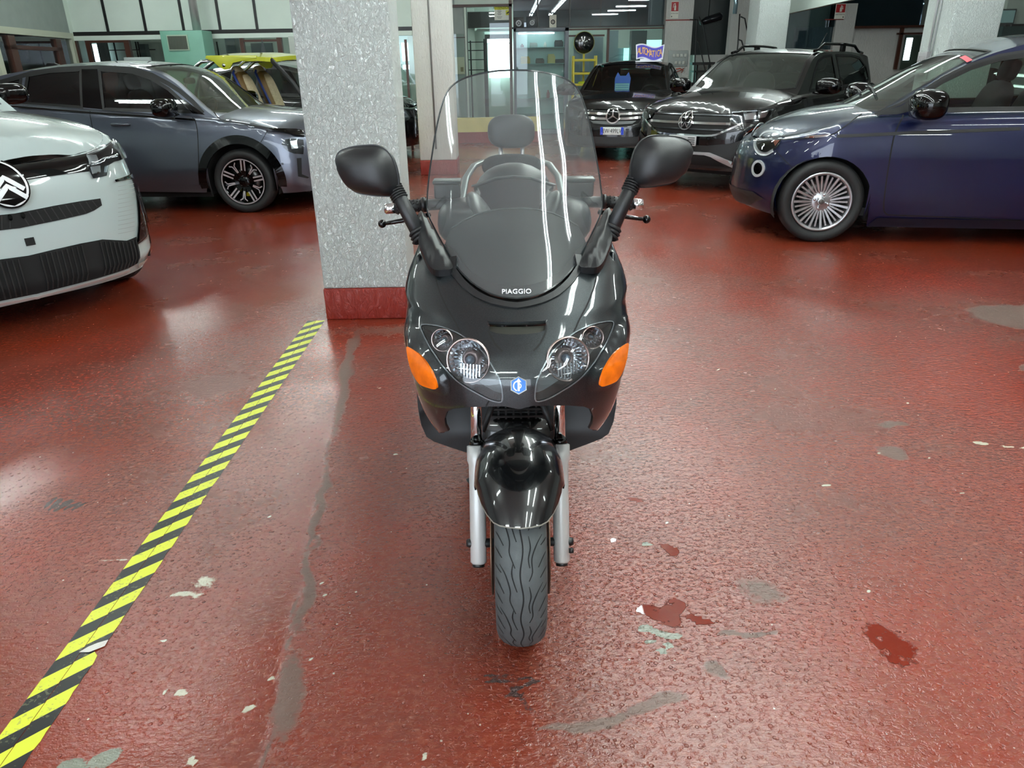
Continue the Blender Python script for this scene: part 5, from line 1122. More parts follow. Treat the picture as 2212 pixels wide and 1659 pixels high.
def build_crossover():
    FH = math.radians(-133.6); u = np.array([math.cos(FH), math.sin(FH), 0]); HW = .88
    root = empty('car', (0, 0, 0), 0, 'black crossover with roof rails and silver skid strip, right of the black saloon', 'car')
    c = Car(root, .85, -3.26, HW, .62, .5, 2.7, 2.8,
            zs=[(-3.26, 1.0), (-2.9, 1.10), (-2.2, 1.075), (-1.2, 1.05), (-.45, 1.03), (0, .99), (.4, .945), (.65, .90), (.85, .86)],
            zb=[(-3.26, .38), (-2.9, .28), (-2.2, .25), (-.4, .24), (.4, .23), (.85, .25)],
            dside=[(0, .10), (.22, .05), (.34, .015), (.5, .0), (.72, .0), (.88, .03), (1.05, .065)],
            dfront=[(.15, .12), (.28, .05), (.42, .0), (.6, .0), (.75, .02), (.85, .06), (.95, .1)], drear=[(.2, .06), (.5, .0), (.8, .03), (1.1, .14)],
            zc=[(-3.2, 1.1), (-.45, 1.12), (-.1, 1.10), (.3, 1.05), (.6, .985), (.85, .89)],
            z1=[(-3.3, .98), (-3.15, 1.12), (-3.0, 1.30), (-2.85, 1.42), (-2.5, 1.475), (-1.9, 1.50), (-1.35, 1.495), (-1.1, 1.46), (-.95, 1.41), (-.78, 1.31), (-.60, 1.19), (-.42, 1.06), (-.25, .95)],
            lean=.26, crown=[(-3.2, .04), (-1.9, .05), (-1.0, .055), (-.4, .09), (0, .10)], r=.05)
    F = np.array([2.05, 8.95, 0]); loc = F - u * .85; loc[2] = 0; c.place(loc, FH); P = M_blackpaint
    g = glass('crossover_glass', (.70, .80, .72), 1.4, .01); W1 = [(-.72, 1.065), (-.80, 1.12), (-.92, 1.25), (-1.10, 1.39), (-1.30, 1.44), (-1.55, 1.455), (-1.58, 1.08)]; W2 = [(-1.72, 1.085), (-1.68, 1.455), (-2.2, 1.45), (-2.48, 1.42), (-2.68, 1.30), (-2.72, 1.15), (-2.6, 1.10)]
    finish(c, root, [W1, W2], P, -3.2, -.28, g, (-.46, -1.10, .18, .07, .06), (-3.2, -2.95, -.03, -.06, .1), -3.27, -.38, glass('crossover_screen', (.56, .64, .56), 1.3, .01, haze=.06, hazecol=(.3, .35, .3)), M_gloss, [(0, .335), (-2.56, .335)], .335, .22, .21, .385, -.42, .85)
    iv = Inv(c.B, c.M, (-1.2, 1.9, .24, 1.0)); both, rib = add_both(c, root); s_ = 3.814
    q = lambda L: iv([(1380 + a / s_, 80 + b_ / s_) for a, b_ in L])
    # grille with bars between the lamps
    gr = [(.0, .90), (.36, .895), (.52, .86), (.60, .70), (.56, .62), (.42, .57), (.0, .565)]
    gr = [(0, .875), (.30, .875), (.50, .865), (.52, .80), (.50, .72), (.36, .655), (0, .65)]
    both('grille', gr, M_under, off=.004, step=.03)
    for zz, nm, m_, w_ in ((.845, 'grille_bar', pbr('bar_grey', (90, 92, 96), .2, .9), .014), (.765, 'grille_chrome_bar', M_chrome, .026), (.70, 'grille_bar', MATS['bar_grey'], .014)):
        rib(nm, [(s, zz) for s in np.linspace(0, .53 if zz > .72 else .48, 12)], w_, m_, off=.012, thick=.01, step=.05)
    rib('grille_surround', spline([(0, .635), (.34, .64), (.50, .70), (.66, .775)], n=4), .020, M_chrome, off=.012, thick=.01, step=.04)
    e = [(.085 * math.cos(t), .775 + .085 * math.sin(t)) for t in np.linspace(0, 2 * PI, 33)[:-1]]
    ribbon('emblem', c.B, e, .014, M_chrome, root, off=.03, thick=.02, closed=True, step=.03); panel('emblem_disc', c.B, e, M_gloss, root, off=.02, step=.02)
    for L in ([(-.033, .85), (0.0, .775 + .012), (.033, .85)], [(-.066, .815), (-.035, .710), (0, .765), (.035, .710), (.066, .815)]): ribbon('emblem_letter', c.B, L, .012, M_chrome, root, off=.034, thick=.012, step=.02)
    lamp_ = [(.52, .885), (.70, .90), (.90, .915), (1.06, .925), (1.10, .90), (.98, .83), (.82, .79), (.62, .77), (.53, .80)]
    both('headlight', lamp_, M_lampin, off=.004, step=.025)
    both('headlight_reflector', [(.66, .875), (.80, .885), (.80, .815), (.68, .805)], M_refl, off=.010, step=.02); both('headlight_reflector', [(.83, .895), (.98, .90), (.92, .83), (.83, .82)], M_refl, off=.010, step=.02)
    rib('daylight_strip', [(.54, .872), (.72, .885), (.82, .89)], .012, pbr('strip_white', (230, 235, 240), .3), off=.014, step=.04); both('headlight_lens', lamp_, M_lens, off=.018, step=.03)
    both('bumper_lower', [(0, .53), (.30, .53), (.56, .56), (.74, .62), (.95, .64), (1.0, .52), (.95, .30), (0, .27)], M_plas, off=.010, step=.04)
    both('fog_lamp_recess', loop(.80, .52, .11, .075), M_under, off=.014, step=.03); both('fog_lamp', loop(.80, .52, .070, .058), M_refl, off=.022, step=.02); both('fog_lamp_lens', loop(.80, .52, .072, .06), M_lens, off=.03, step=.03)
    both('lower_intake', [(0, .42), (.36, .42), (.52, .31), (0, .31)], M_under, off=.014, step=.04)
    sk = pbr('skid_silver', (190, 192, 196), .35, .6)
    both('skid_strip', [(0, .455), (.34, .455), (.42, .43), (.86, .275), (.70, .262), (.36, .41), (.28, .425), (0, .425)], sk, off=.024, thick=.02, step=.03)
    pl = empty('tmp'); bpy.data.objects.remove(pl)
    hold = MB().box(-.004, -.18, -.055, .012, .18, .055).build('plate_holder', pbr('holder_grey', (168, 170, 172), .5), root, .004); hold.location = (.885, 0, .575)
    v = MB()
    for sg in (-1, 1):
        for k in range(4): v.box(.0125, sg * .12 - .045, -.036 + k * .022, .0145, sg * .12 + .045, -.028 + k * .022)
    o = v.build('plate_holder_slots', M_under, root); o.location = (.885, 0, .575)
    rib('door_gap', [(float(c.sx(x)), z) for x, z in ((-.50, 1.0), (-.48, .7), (-.52, .3))], .009, M_under, step=.06); rib('door_gap', [(float(c.sx(x)), z) for x, z in ((-1.65, 1.05), (-1.66, .7), (-1.64, .3))], .009, M_under, step=.06)
    rib('bonnet_gap', [(float(c.sx(x)), float(c.zs(x)) - .035) for x in np.linspace(-.35, .55, 12)], .008, M_under, step=.05)
    for wx in (0, -2.56): rib('wheel_arch_trim', arch_line(c, wx, .335, .415, -.1), .06, M_plas, off=.006, step=.05)
    for sg in (1, -1):
        handle(c, -1.45, .93, sg, P); handle(c, -2.45, .95, sg, P); wing_mirror(root, -.64, sg * (HW - .03), 1.12, sg, M_gloss, 1.3)
        pts = [];
        for x in np.linspace(-1.15, -2.75, 12):
            h = .055 if -2.6 < x < -1.3 else .0; pts.append((x, sg * (float(c.gy(np.array(x), c.z1(x))) - .06), float(c.z1(x)) + .035 + h))
        MB().tube(pts, .017, 8, flat=1.0).build('roof_rail', M_gloss, root)
        MB().box(-2.0, sg * .60 - .02, float(c.z1(-1.95)) + .0, -1.9, sg * .60 + .02, float(c.z1(-1.95)) + .10).build('rail_foot', M_gloss, root)
    t_ = c.T(np.array(-2.6), np.array(0.0)); MB().tube([tuple(t_), (-2.85, 0, t_[2] + .24)], .006, 6).build('roof_antenna', M_gloss, root)
    v = MB(); v.ball((-.98, 0, 1.36), .03, .11, .035, e=.6); v.build('inside_mirror', M_int, root)
    return c
crossover = build_crossover()

def build_saloon():
    FH = math.radians(-106); u = np.array([math.cos(FH), math.sin(FH), 0]); HW = .885
    root = empty('car', (0, 0, 0), 0, 'black saloon with a star badge and purple roof sign, facing the camera', 'car')
    c = Car(root, .80, -3.75, HW, .62, .5, 2.5, 2.6,
            zs=[(-3.75, .92), (-3.2, .98), (-2, .97), (-1.0, .95), (-.4, .93), (0, .89), (.4, .84), (.65, .79), (.8, .74)],
            zb=[(-3.75, .3), (-3.0, .25), (-.4, .20), (.4, .19), (.8, .20)],
            dside=[(0, .08), (.2, .04), (.3, .01), (.5, .0), (.7, .01), (.9, .05)], dfront=[(.1, .08), (.25, .0), (.45, .0), (.6, .02), (.7, .05), (.8, .1)], drear=[(.2, .04), (.5, .0), (.95, .08)],
            zc=[(-3.75, .98), (-3.0, 1.02), (-.5, 1.0), (-.1, .985), (.3, .93), (.6, .86), (.8, .77)],
            z1=[(-3.4, .90), (-3.0, 1.02), (-2.6, 1.20), (-2.3, 1.31), (-1.9, 1.375), (-1.5, 1.39), (-1.2, 1.365), (-1.0, 1.31), (-.8, 1.21), (-.6, 1.09), (-.4, .96), (-.25, .87)],
            lean=.32, crown=[(-3.2, .03), (-1.9, .045), (-1.0, .055), (-.4, .09), (0, .10)], r=.05)
    F = np.array([1.60, 11.85, 0]); loc = F - u * .80; loc[2] = 0; c.place(loc, FH); P = M_blackpaint
    g = glass('saloon_glass', (.16, .19, .18), 1.5, .01); W1 = [(-.60, .975), (-.80, 1.13), (-1.05, 1.27), (-1.3, 1.335), (-1.55, 1.345), (-1.6, .99)]; W2 = [(-1.70, .99), (-1.68, 1.345), (-2.1, 1.31), (-2.4, 1.2), (-2.62, 1.03)]
    finish(c, root, [W1, W2], P, -3.35, -.26, g, (-.42, -1.12, .17, .07, .06), (-3.1, -2.4, -.05, -.08, .08), -3.38, -.36, glass('saloon_screen', (.62, .70, .64), 1.2, .01), g, [(0, .32), (-2.76, .32)], .32, .21, .21, .36, -.38, .80)
    panel('boot_lid', c.H, [(-2.9, -.66), (-2.9, .66), (-3.69, .5), (-3.74, 0), (-3.69, -.5)], P, root, step=.08)
    iv = Inv(c.B, c.M, (-1.4, 1.4, .22, .80)); both, rib = add_both(c, root); s_ = 7.542
    q = lambda L: iv([(1240 + a / s_, 120 + b_ / s_) for a, b_ in L])
    def pr1(nm, L, m_, **k): panel(nm, c.B, q(L), m_, root, **k)
    cx, cz = q([(683, 972)])[0]
    both('grille', [(0, .735), (.45, .735), (.47, .70), (.40, .56), (.25, .52), (0, .51)], M_under, off=.004, step=.03)
    rib('grille_chrome_bar', [(0, .685), (.20, .69), (.45, .70)], .032, M_chrome, off=.014, thick=.014, step=.05); rib('grille_chrome_bar', [(0, .62), (.20, .622), (.42, .64)], .034, M_chrome, off=.014, thick=.014, step=.05)
    both('grille_mesh', [(0, .585), (.36, .595), (.30, .555), (0, .535)], pbr('mesh_grey', (96, 98, 98), .4, .6), off=.006, step=.03)
    cz = .655; e = [(.098 * math.cos(t), cz + .098 * math.sin(t)) for t in np.linspace(0, 2 * PI, 33)[:-1]]
    ribbon('emblem', c.B, e, .020, M_chrome, root, off=.035, thick=.02, closed=True, step=.03); panel('emblem_disc', c.B, e, M_gloss, root, off=.02, step=.03)
    for a in (PI / 2, PI / 2 + 2 * PI / 3, PI / 2 - 2 * PI / 3): ribbon('emblem_spoke', c.B, [(0, cz), (.05 * math.cos(a), cz + .05 * math.sin(a)), (.095 * math.cos(a), cz + .095 * math.sin(a))], [.022, .014, .006], M_chrome, root, off=.038, thick=.01, step=.012)
    lamp_ = [(.55, .735), (.70, .77), (.95, .80), (1.05, .79), (.95, .70), (.75, .62), (.58, .60)]
    both('headlight', lamp_, M_lampin, off=.004, step=.03); both('headlight_reflector', loop(.72, .69, .06, .05), M_refl, off=.008, step=.02); both('headlight_lens', lamp_, M_lens, off=.014, step=.04)
    both('lower_grille', [(0, .36), (.55, .37), (.75, .40), (.80, .27), (.6, .23), (0, .22)], M_plas, off=.004, step=.04)
    b_ = plate(root, 'number_plate', .36, .11, pbr('plate_white', (225, 230, 228), .4)); b_.rotation_euler = (0, 0, PI / 2); xx = float(c.B(np.array([.0]), np.array([.45]))[0][0]); b_.location = (xx + .025, 0, .45)
    for sg in (-1, 1): o = MB().box(sg * .158 - .020, -.006, -.054, sg * .158 + .020, -.004, .054).build('blue_band', pbr('plate_blue', (20, 60, 200), .4), b_)
    text('plate_lettering', 'EW\u00b7499LV', .092, (0, -.0062, -.002), (PI / 2, 0, 0), M_ink, b_, sx=.72); text('country_letter', 'I', .03, (-.158, -.0065, -.034), (PI / 2, 0, 0), pbr('plate_white', (225, 230, 228), .4), b_)
    for sg in (1, -1): wing_mirror(root, -.62, sg * (HW - .02), 1.00, sg, M_gloss, 1.35)
    rib('door_gap', [(float(c.sx(x)), z) for x, z in ((-.45, .92), (-.45, .6), (-.5, .25))], .009, M_under, step=.06)
    # price card behind the screen
    v = MB(); t_ = c.T(np.array(-.80), np.array(0.0))
    X_, Z_ = -.86, float(t_[2]) - .17
    card = MB().prism([(-.12, -.20), (.12, -.20), (.135, .06), (.09, .16), (.05, .10), (-.05, .10), (-.09, .16), (-.135, .06)], -.002, .002).build('price_card', pbr('card_blue', (60, 110, 240), .4, var=.1), root); card.rotation_euler = (-.35, 0, PI / 2); card.location = (X_ - .02, -.10, Z_)
    MB().prism([(-.115, -.19), (.115, -.19), (.12, -.03), (-.12, -.03)], -.006, -.003).build('card_lower', pbr('card_cyan', (170, 225, 235), .4), card)
    for k in range(5): MB().prism([(-.11, -.17 + k * .035), (.11, -.17 + k * .035), (.11, -.16 + k * .035), (-.11, -.16 + k * .035)], -.008, -.0065).build('card_line', pbr('card_line_blue', (60, 120, 200), .5), card)
    return c, loc, FH
saloon, SL, SH = build_saloon()
# roof sign of the saloon
zt = float(saloon.T(np.array(-1.25), np.array(.30))[2]); a = SH; off = np.array([-1.2, .30])
wl = (SL[0] + off[0] * math.cos(a) - off[1] * math.sin(a), SL[1] + off[0] * math.sin(a) + off[1] * math.cos(a), zt - .005)
t = empty('roof_sign', wl, SH + PI / 2, 'wavy purple AUTOMATICA sign with orange letters standing on the black saloon roof', 'sign')
wv = [(-.22 + .44 * k / 16, .028 * math.sin(k / 16 * 2 * PI + .4)) for k in range(17)]
def wavy(s0, s1, sx_): return [((x - .0) * sx_, s1 + w_) for x, w_ in wv] + [((x - .0) * sx_ * .93, s0 + w_) for x, w_ in wv[::-1]]
MB().prism(wavy(.03, .26, 1.10), -.006, .006).build('board', pbr('sign_pale', (214, 214, 222), .5), t)
MB().prism(wavy(.055, .24, 1.0), -.010, -.006).build('purple_field', pbr('sign_purple', (70, 62, 170), .5), t)
for i_, ch in enumerate('AUTOMATICA'):
    x = -.185 + .041 * i_; k = (x + .22) / .44; dz = .028 * math.sin(k * 2 * PI + .4)
    text('letter', ch, .15, (x, -.012, .145 + dz), (PI / 2, 0, .08), pbr('sign_orange', (235, 180, 60), .5), t, ext=.002, sx=.54)
MB().box(-.23, -.07, 0, .22, .07, .02).build('foot', pbr('sign_pale', (214, 214, 222), .5), t, .004); MB().box(-.16, -.006, .015, .13, .004, .05).build('bracket', MATS['sign_pale'], t)

def build_city():
    FH = math.radians(-8); HW = .82; root = empty('car', (0, 0, 0), 0, 'black city car with chrome mirror and grid grille, behind the yellow open car', 'car')
    c = Car(root, .72, -3.1, HW, .6, .5, 2.4, 2.5, zs=[(-3.1, .98), (-2.5, 1.02), (-1.2, .99), (-.3, .96), (.3, .90), (.72, .80)], zb=[(-3.1, .3), (-.4, .2), (.72, .22)],
            dside=[(0, .08), (.25, .02), (.5, 0), (.8, .02), (1.0, .06)], dfront=[(.15, .06), (.3, 0), (.6, .0), (.85, .08)], drear=[(.2, .04), (.5, 0), (1, .1)],
            zc=[(-3.1, 1.0), (-.3, 1.06), (.2, 1.0), (.72, .84)], z1=[(-3.1, 1.0), (-2.9, 1.28), (-2.6, 1.40), (-2.0, 1.46), (-1.5, 1.46), (-1.1, 1.40), (-.85, 1.28), (-.6, 1.14), (-.35, .99), (-.2, .9)],
            lean=.27, crown=[(-3, .04), (-1, .05), (0, .09)], r=.05)
    u = np.array([math.cos(FH), math.sin(FH), 0]); F = np.array([-1.42, 12.9, 0]); loc = F - u * .72; c.place(loc, FH)
    g = glass('city_glass', (.30, .36, .33), 1.5, .01); W1 = [(-.60, 1.01), (-.80, 1.17), (-1.05, 1.33), (-1.35, 1.40), (-1.62, 1.41), (-1.66, 1.03)]; W2 = [(-1.78, 1.035), (-1.74, 1.41), (-2.2, 1.39), (-2.5, 1.32), (-2.6, 1.1)]
    finish(c, root, [W1, W2], M_blackpaint, -3.0, -.25, g, (-.36, -1.08, .16, .06, .06), (-3.05, -2.85, -.02, -.05, .1), -3.08, -.3, g, M_gloss, [(0, .3), (-2.39, .3)], .30, .20, .19, .35, -.32, .72)
    both, rib = add_both(c, root)
    both('grille', [(0, .32), (.34, .36), (.30, .74), (0, .78)], M_under, off=.004, step=.04); rib('grille_surround', [(0, .32), (.34, .36), (.30, .74), (0, .78)], .03, M_chrome, off=.012, thick=.01, step=.04)
    for k in range(6): rib('grille_bar', [(0, .37 + k * .065), (.31, .395 + k * .06)], .012, M_refl, off=.01, step=.05)
    for k in range(1, 6): rib('grille_bar', [(k * .055, .35), (k * .052, .75)], .008, M_refl, off=.01, step=.05)
    both('headlight', [(.42, .66), (.55, .80), (.85, .84), (.80, .70), (.60, .60)], M_refl, off=.006, step=.03); both('headlight_lens', [(.42, .66), (.55, .80), (.85, .84), (.80, .70), (.60, .60)], M_lens, off=.014, step=.05)
    both('number_plate', [(0, .24), (.18, .24), (.18, .31), (0, .31)], pbr('plate_blue_pale', (90, 110, 190), .4), off=.02, step=.05)
    rib('side_strip', [(float(c.sx(x)), .62) for x in np.linspace(-.4, -1.9, 8)], .02, M_chrome, off=.006, step=.06); rib('door_gap', [(float(c.sx(x)), z) for x, z in ((-.45, .95), (-.45, .6), (-.5, .25))], .009, M_under, step=.06)
    for sg in (1, -1): wing_mirror(root, -.62, sg * (HW - .02), 1.10, sg, M_chrome, 1.3, M_gloss); handle(c, -1.45, .88, sg, M_chrome)
    return c
city = build_city()
def build_far():
    FH = math.radians(100); HW = .86; root = empty('car', (0, 0, 0), 0, 'dark car of which only the roof shows, between the black crossover and the blue hatchback', 'car')
    c = Car(root, .8, -3.3, HW, .6, .5, 2.5, 2.6, zs=[(-3.3, .95), (-2.5, 1.0), (-1.2, .98), (-.3, .95), (.3, .88), (.8, .78)], zb=[(-3.3, .3), (-.4, .2), (.8, .22)], dside=[(0, .08), (.25, .02), (.5, 0), (.8, .02), (1.0, .06)], dfront=[(.15, .06), (.3, 0), (.6, 0), (.85, .08)], drear=[(.2, .04), (.5, 0), (1, .1)],
            zc=[(-3.3, 1.0), (-.3, 1.05), (.2, .98), (.8, .82)], z1=[(-3.3, .96), (-3.0, 1.15), (-2.6, 1.30), (-2.0, 1.36), (-1.5, 1.36), (-1.1, 1.32), (-.85, 1.22), (-.6, 1.08), (-.35, .96), (-.2, .88)], lean=.27, crown=[(-3, .04), (-1, .05), (0, .09)], r=.05)
    c.place((6.35, 12.2, 0), FH); g = glass('far_glass', (.10, .14, .13), 1.4, .01); W1 = [(-.60, 1.0), (-.80, 1.13), (-1.05, 1.25), (-1.35, 1.30), (-1.62, 1.31), (-1.66, 1.02)]; W2 = [(-1.78, 1.025), (-1.74, 1.31), (-2.2, 1.29), (-2.5, 1.22), (-2.6, 1.06)]
    finish(c, root, [W1, W2], paint('paint_dark_green', (10, 22, 22), .3, .3, .2), -3.2, -.25, g, (-.36, -1.08, .16, .06, .06), (-3.2, -2.75, -.02, -.05, .1), -3.25, -.3, g, g, [(0, .31), (-2.5, .31)], .31, .20, .19, .36, -.32, .8)
build_far()
# ------------------------------------------------------------------ white crossover nose at the left edge
def build_white():
    FH = math.radians(WH); u = np.array([math.cos(FH), math.sin(FH), 0]); HW = .95
    root = empty('car', (0, 0, 0), 0, 'white crossover, only its nose with the double-chevron badge showing at the left edge', 'car')
    c = Car(root, .80, -3.50, HW, .66, .5, 3.0, 2.8,
            zs=[(-3.5, 1.1), (-2.9, 1.2), (-2.0, 1.17), (-1.0, 1.15), (-.40, 1.13), (0, 1.10), (.3, 1.06), (.55, 1.01), (.8, .94)],
            zb=[(-3.5, .38), (-2.9, .28), (-.4, .24), (.3, .21), (.6, .19), (.8, .18)],
            dside=[(0, .10), (.22, .05), (.30, .0), (.45, .0), (.62, .01), (.85, .03), (1.0, .06), (1.15, .09)],
            dfront=[(.10, .10), (.20, .04), (.30, .0), (.45, .0), (.60, .01), (.75, .03), (.88, .07), (1.0, .12)], drear=[(.2, .06), (.5, 0), (.8, .03), (1.1, .1)],
            zc=[(-3.5, 1.15), (-.90, 1.23), (0, 1.19), (.35, 1.13), (.6, 1.06), (.8, .95)],
            z1=[(-3.5, 1.08), (-3.3, 1.35), (-3.0, 1.50), (-2.4, 1.57), (-1.8, 1.59), (-1.65, 1.57), (-1.45, 1.52), (-1.28, 1.42), (-1.1, 1.29), (-.92, 1.18), (-.7, 1.06)],
            lean=.26, crown=[(-3.3, .04), (-1.6, .05), (-.5, .08), (0, .09)], r=.055)
    F = np.array([WX, WY, 0]); loc = F - u * .80; loc[2] = 0; c.place(loc, FH); P = pbr('paint_pearl_white', (178, 191, 190), .25, 0, coat=1.0, coat_rough=.02)
    g = glass('white_car_glass', (.3, .35, .33), 1.4, .01)
    W1 = [(-1.18, 1.20), (-1.28, 1.32), (-1.4, 1.43), (-1.55, 1.50), (-1.72, 1.53), (-1.76, 1.2)]; W2 = [(-1.88, 1.205), (-1.86, 1.53), (-2.3, 1.53), (-2.75, 1.45), (-2.9, 1.26)]
    finish(c, root, [W1, W2], P, -3.4, -.33, g, (-.95, -1.40, .18, .07, .06), (-3.4, -3.1, -.03, -.06, .1), -3.46, -.85, g, M_gloss, [(0, .35), (-2.6, .35)], .35, .23, .21, .41, -.90, .80)
    iv = Inv(c.B, c.M, (-.35, 1.7, .17, 1.1), n=(260, 120)); both, rib = add_both(c, root); s_ = 3.455
    def q(L, clip=True):
        r = iv([(a / s_, 200 + b_ / s_) for a, b_ in L]); return [(max(s, 0.0), z) for s, z in r] if clip else r
    # gloss bar across the nose, emblem
    top = q([(190, 528), (300, 511), (450, 495), (560, 480), (640, 463)]); bot = q([(665, 588), (530, 603), (400, 622), (170, 655)]); z0t, z0b = top[0][1], bot[-1][1]
    both('grille_bar', [(0, z0t)] + top + bot + [(0, z0b)], M_gloss, off=.006, step=.03)
    (es, ez), (er, _) = q([(75, 700)], False)[0], q([(172, 700)], False)[0]
    es = 0.0; r_ = .112; ez = ez
    E_ = lambda k: [(r_ * k * math.cos(t), ez + r_ * k * math.sin(t)) for t in np.linspace(0, 2 * PI, 41)[:-1]]
    panel('emblem_disc', c.B, E_(1.06), M_gloss, root, off=.030, thick=.03, step=.03)
    Mw = pbr('emblem_white', (232, 236, 238), .3); ribbon('emblem_ring', c.B, E_(.92), .012, Mw, root, off=.034, closed=True, step=.02)
    for dz in (.0, -.045):
        ribbon('emblem_chevron', c.B, [(-.082, ez - .028 + dz * 1.0), (0, ez + .042 + dz), (.082, ez - .028 + dz * 1.0)], .026, Mw, root, off=.035, step=.02)
    panel('emblem_base', c.B, [(-.070, ez - .080), (0, ez - .022), (.070, ez - .080), (0, ez - .105)], M_gloss, root, off=.037, step=.02)
    # headlight
    hl = q([(640, 470), (700, 448), (760, 418), (833, 364), (872, 402), (915, 480), (845, 518), (803, 545), (790, 622), (690, 642), (662, 590)])
    both('headlight', hl, M_lampin, off=.008, step=.025)
    both('daylight_block', q([(643, 480), (712, 478), (722, 532), (657, 542)]), pbr('drl_grey', (150, 156, 158), .3), off=.016, step=.02, thick=.008); both('daylight_block', q([(668, 560), (735, 550), (740, 603), (684, 611)]), MATS['drl_grey'], off=.016, step=.02, thick=.008)
    both('headlight_reflector', q([(800, 420), (850, 395), (890, 460), (850, 490)]), M_refl, off=.014, step=.02); both('headlight_reflector', q([(770, 545), (800, 530), (785, 600), (765, 600)]), M_refl, off=.014, step=.02)
    both('headlight_lens', hl, M_lens, off=.024, step=.03, thick=.0)
    # blade light down the corner
    bl = q([(850, 652), (965, 610), (1000, 580), (1022, 575), (1046, 632), (1075, 700), (1102, 800), (1128, 900), (1145, 1000), (1090, 1072), (1014, 1138), (1020, 1060), (1024, 900), (1012, 760), (990, 650), (960, 640), (858, 668)])
    both('corner_light', bl, M_gloss, off=.008, step=.03); both('corner_reflector', q([(860, 648), (985, 595), (1035, 620), (1070, 780), (1120, 960), (1135, 1000), (1110, 985), (1060, 860), (1020, 700), (990, 632), (862, 662)]), pbr('lamp_reflector_dim', (190, 185, 170), .15, 1.0), off=.012, step=.03); both('corner_lens', bl, M_lens, off=.02, step=.04)
    # slot and lower grille
    sl = q([(0, 918), (200, 885), (400, 845), (600, 810), (745, 790), (758, 842), (700, 880), (640, 905), (400, 960), (200, 1000), (0, 1035)]); sl = [(0, sl[0][1])] + sl + [(0, sl[-1][1])]
    both('slot_grille', sl, M_under, off=.005, step=.03)
    for k in range(14):
        s0 = .03 + k * .042; r0, r1 = vrange(sl, s0), vrange(sl, s0 + .02)
        if r0 and r1 and r1[1] - r1[0] > .02: rib('grille_bar', [(s0, r0[1] - .006), (s0 + .02, r1[0] + .006)], .006, M_plas, off=.009, step=.03)
    both('washer_housing', loop(q([(165, 918)])[0][0], q([(165, 918)])[0][1], .012, .018, 10), M_gloss, off=.012, step=.01)
    lg = q([(0, 1255), (400, 1170), (600, 1125), (760, 1095), (850, 1100), (940, 1105), (1012, 1075), (1022, 1270), (960, 1305), (600, 1415), (300, 1490), (0, 1558)]); lg = [(0, lg[0][1])] + lg + [(0, lg[-1][1])]
    both('lower_grille', lg, M_under, off=.006, step=.04)
    zt_, zb_ = lg[0][1], lg[-1][1]
    for k in range(26):
        s0 = .06 + k * .030
        r0 = vrange(lg, s0)
        if .32 < s0 < .40 or not r0: continue
        rib('grille_bar', [(s0, r0[1] - .012), (s0, r0[0] + .012)], .008, M_plas, off=.014, step=.05, thick=.006)
    rib('skid_trim', q([(0, 1588), (300, 1515), (600, 1435), (800, 1375), (960, 1322)]), .016, pbr('skid_pale', (190, 180, 178), .3, .4), off=.012, step=.04, thick=.01)
    both('corner_trim', q([(1028, 1272), (1110, 1225), (1198, 1160), (1204, 1210), (1130, 1255), (1030, 1302)]), pbr('corner_beige', (188, 184, 172), .35, .3), off=.008, step=.03)
    rib('bumper_gap', q([(1012, 1142), (1026, 1262)]), .008, M_under, step=.03)
    tc = q([(222, 1112)])[0]; panel('tow_cover_hole', c.B, [(tc[0] - .026, tc[1] - .022), (tc[0] + .026, tc[1] - .022), (tc[0] + .026, tc[1] + .022), (tc[0] - .026, tc[1] + .022)], M_under, root, off=.004, step=.02)
    rib('bonnet_gap', q([(190, 524), (300, 508), (560, 478), (640, 460), (740, 418), (835, 360)]), .007, M_under, off=.003, step=.03)
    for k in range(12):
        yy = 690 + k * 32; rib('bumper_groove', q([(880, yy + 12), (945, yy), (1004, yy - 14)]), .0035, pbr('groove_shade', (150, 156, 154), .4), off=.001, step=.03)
    for wx in (0, -2.6): rib('wheel_arch_trim', arch_line(c, wx, .35, .44, -.1), .06, M_plas, off=.006, step=.05)
    for sg in (1, -1): wing_mirror(root, -1.55, sg * (HW - .06), 1.26, sg, M_gloss, 1.15)
    return c
white = build_white()
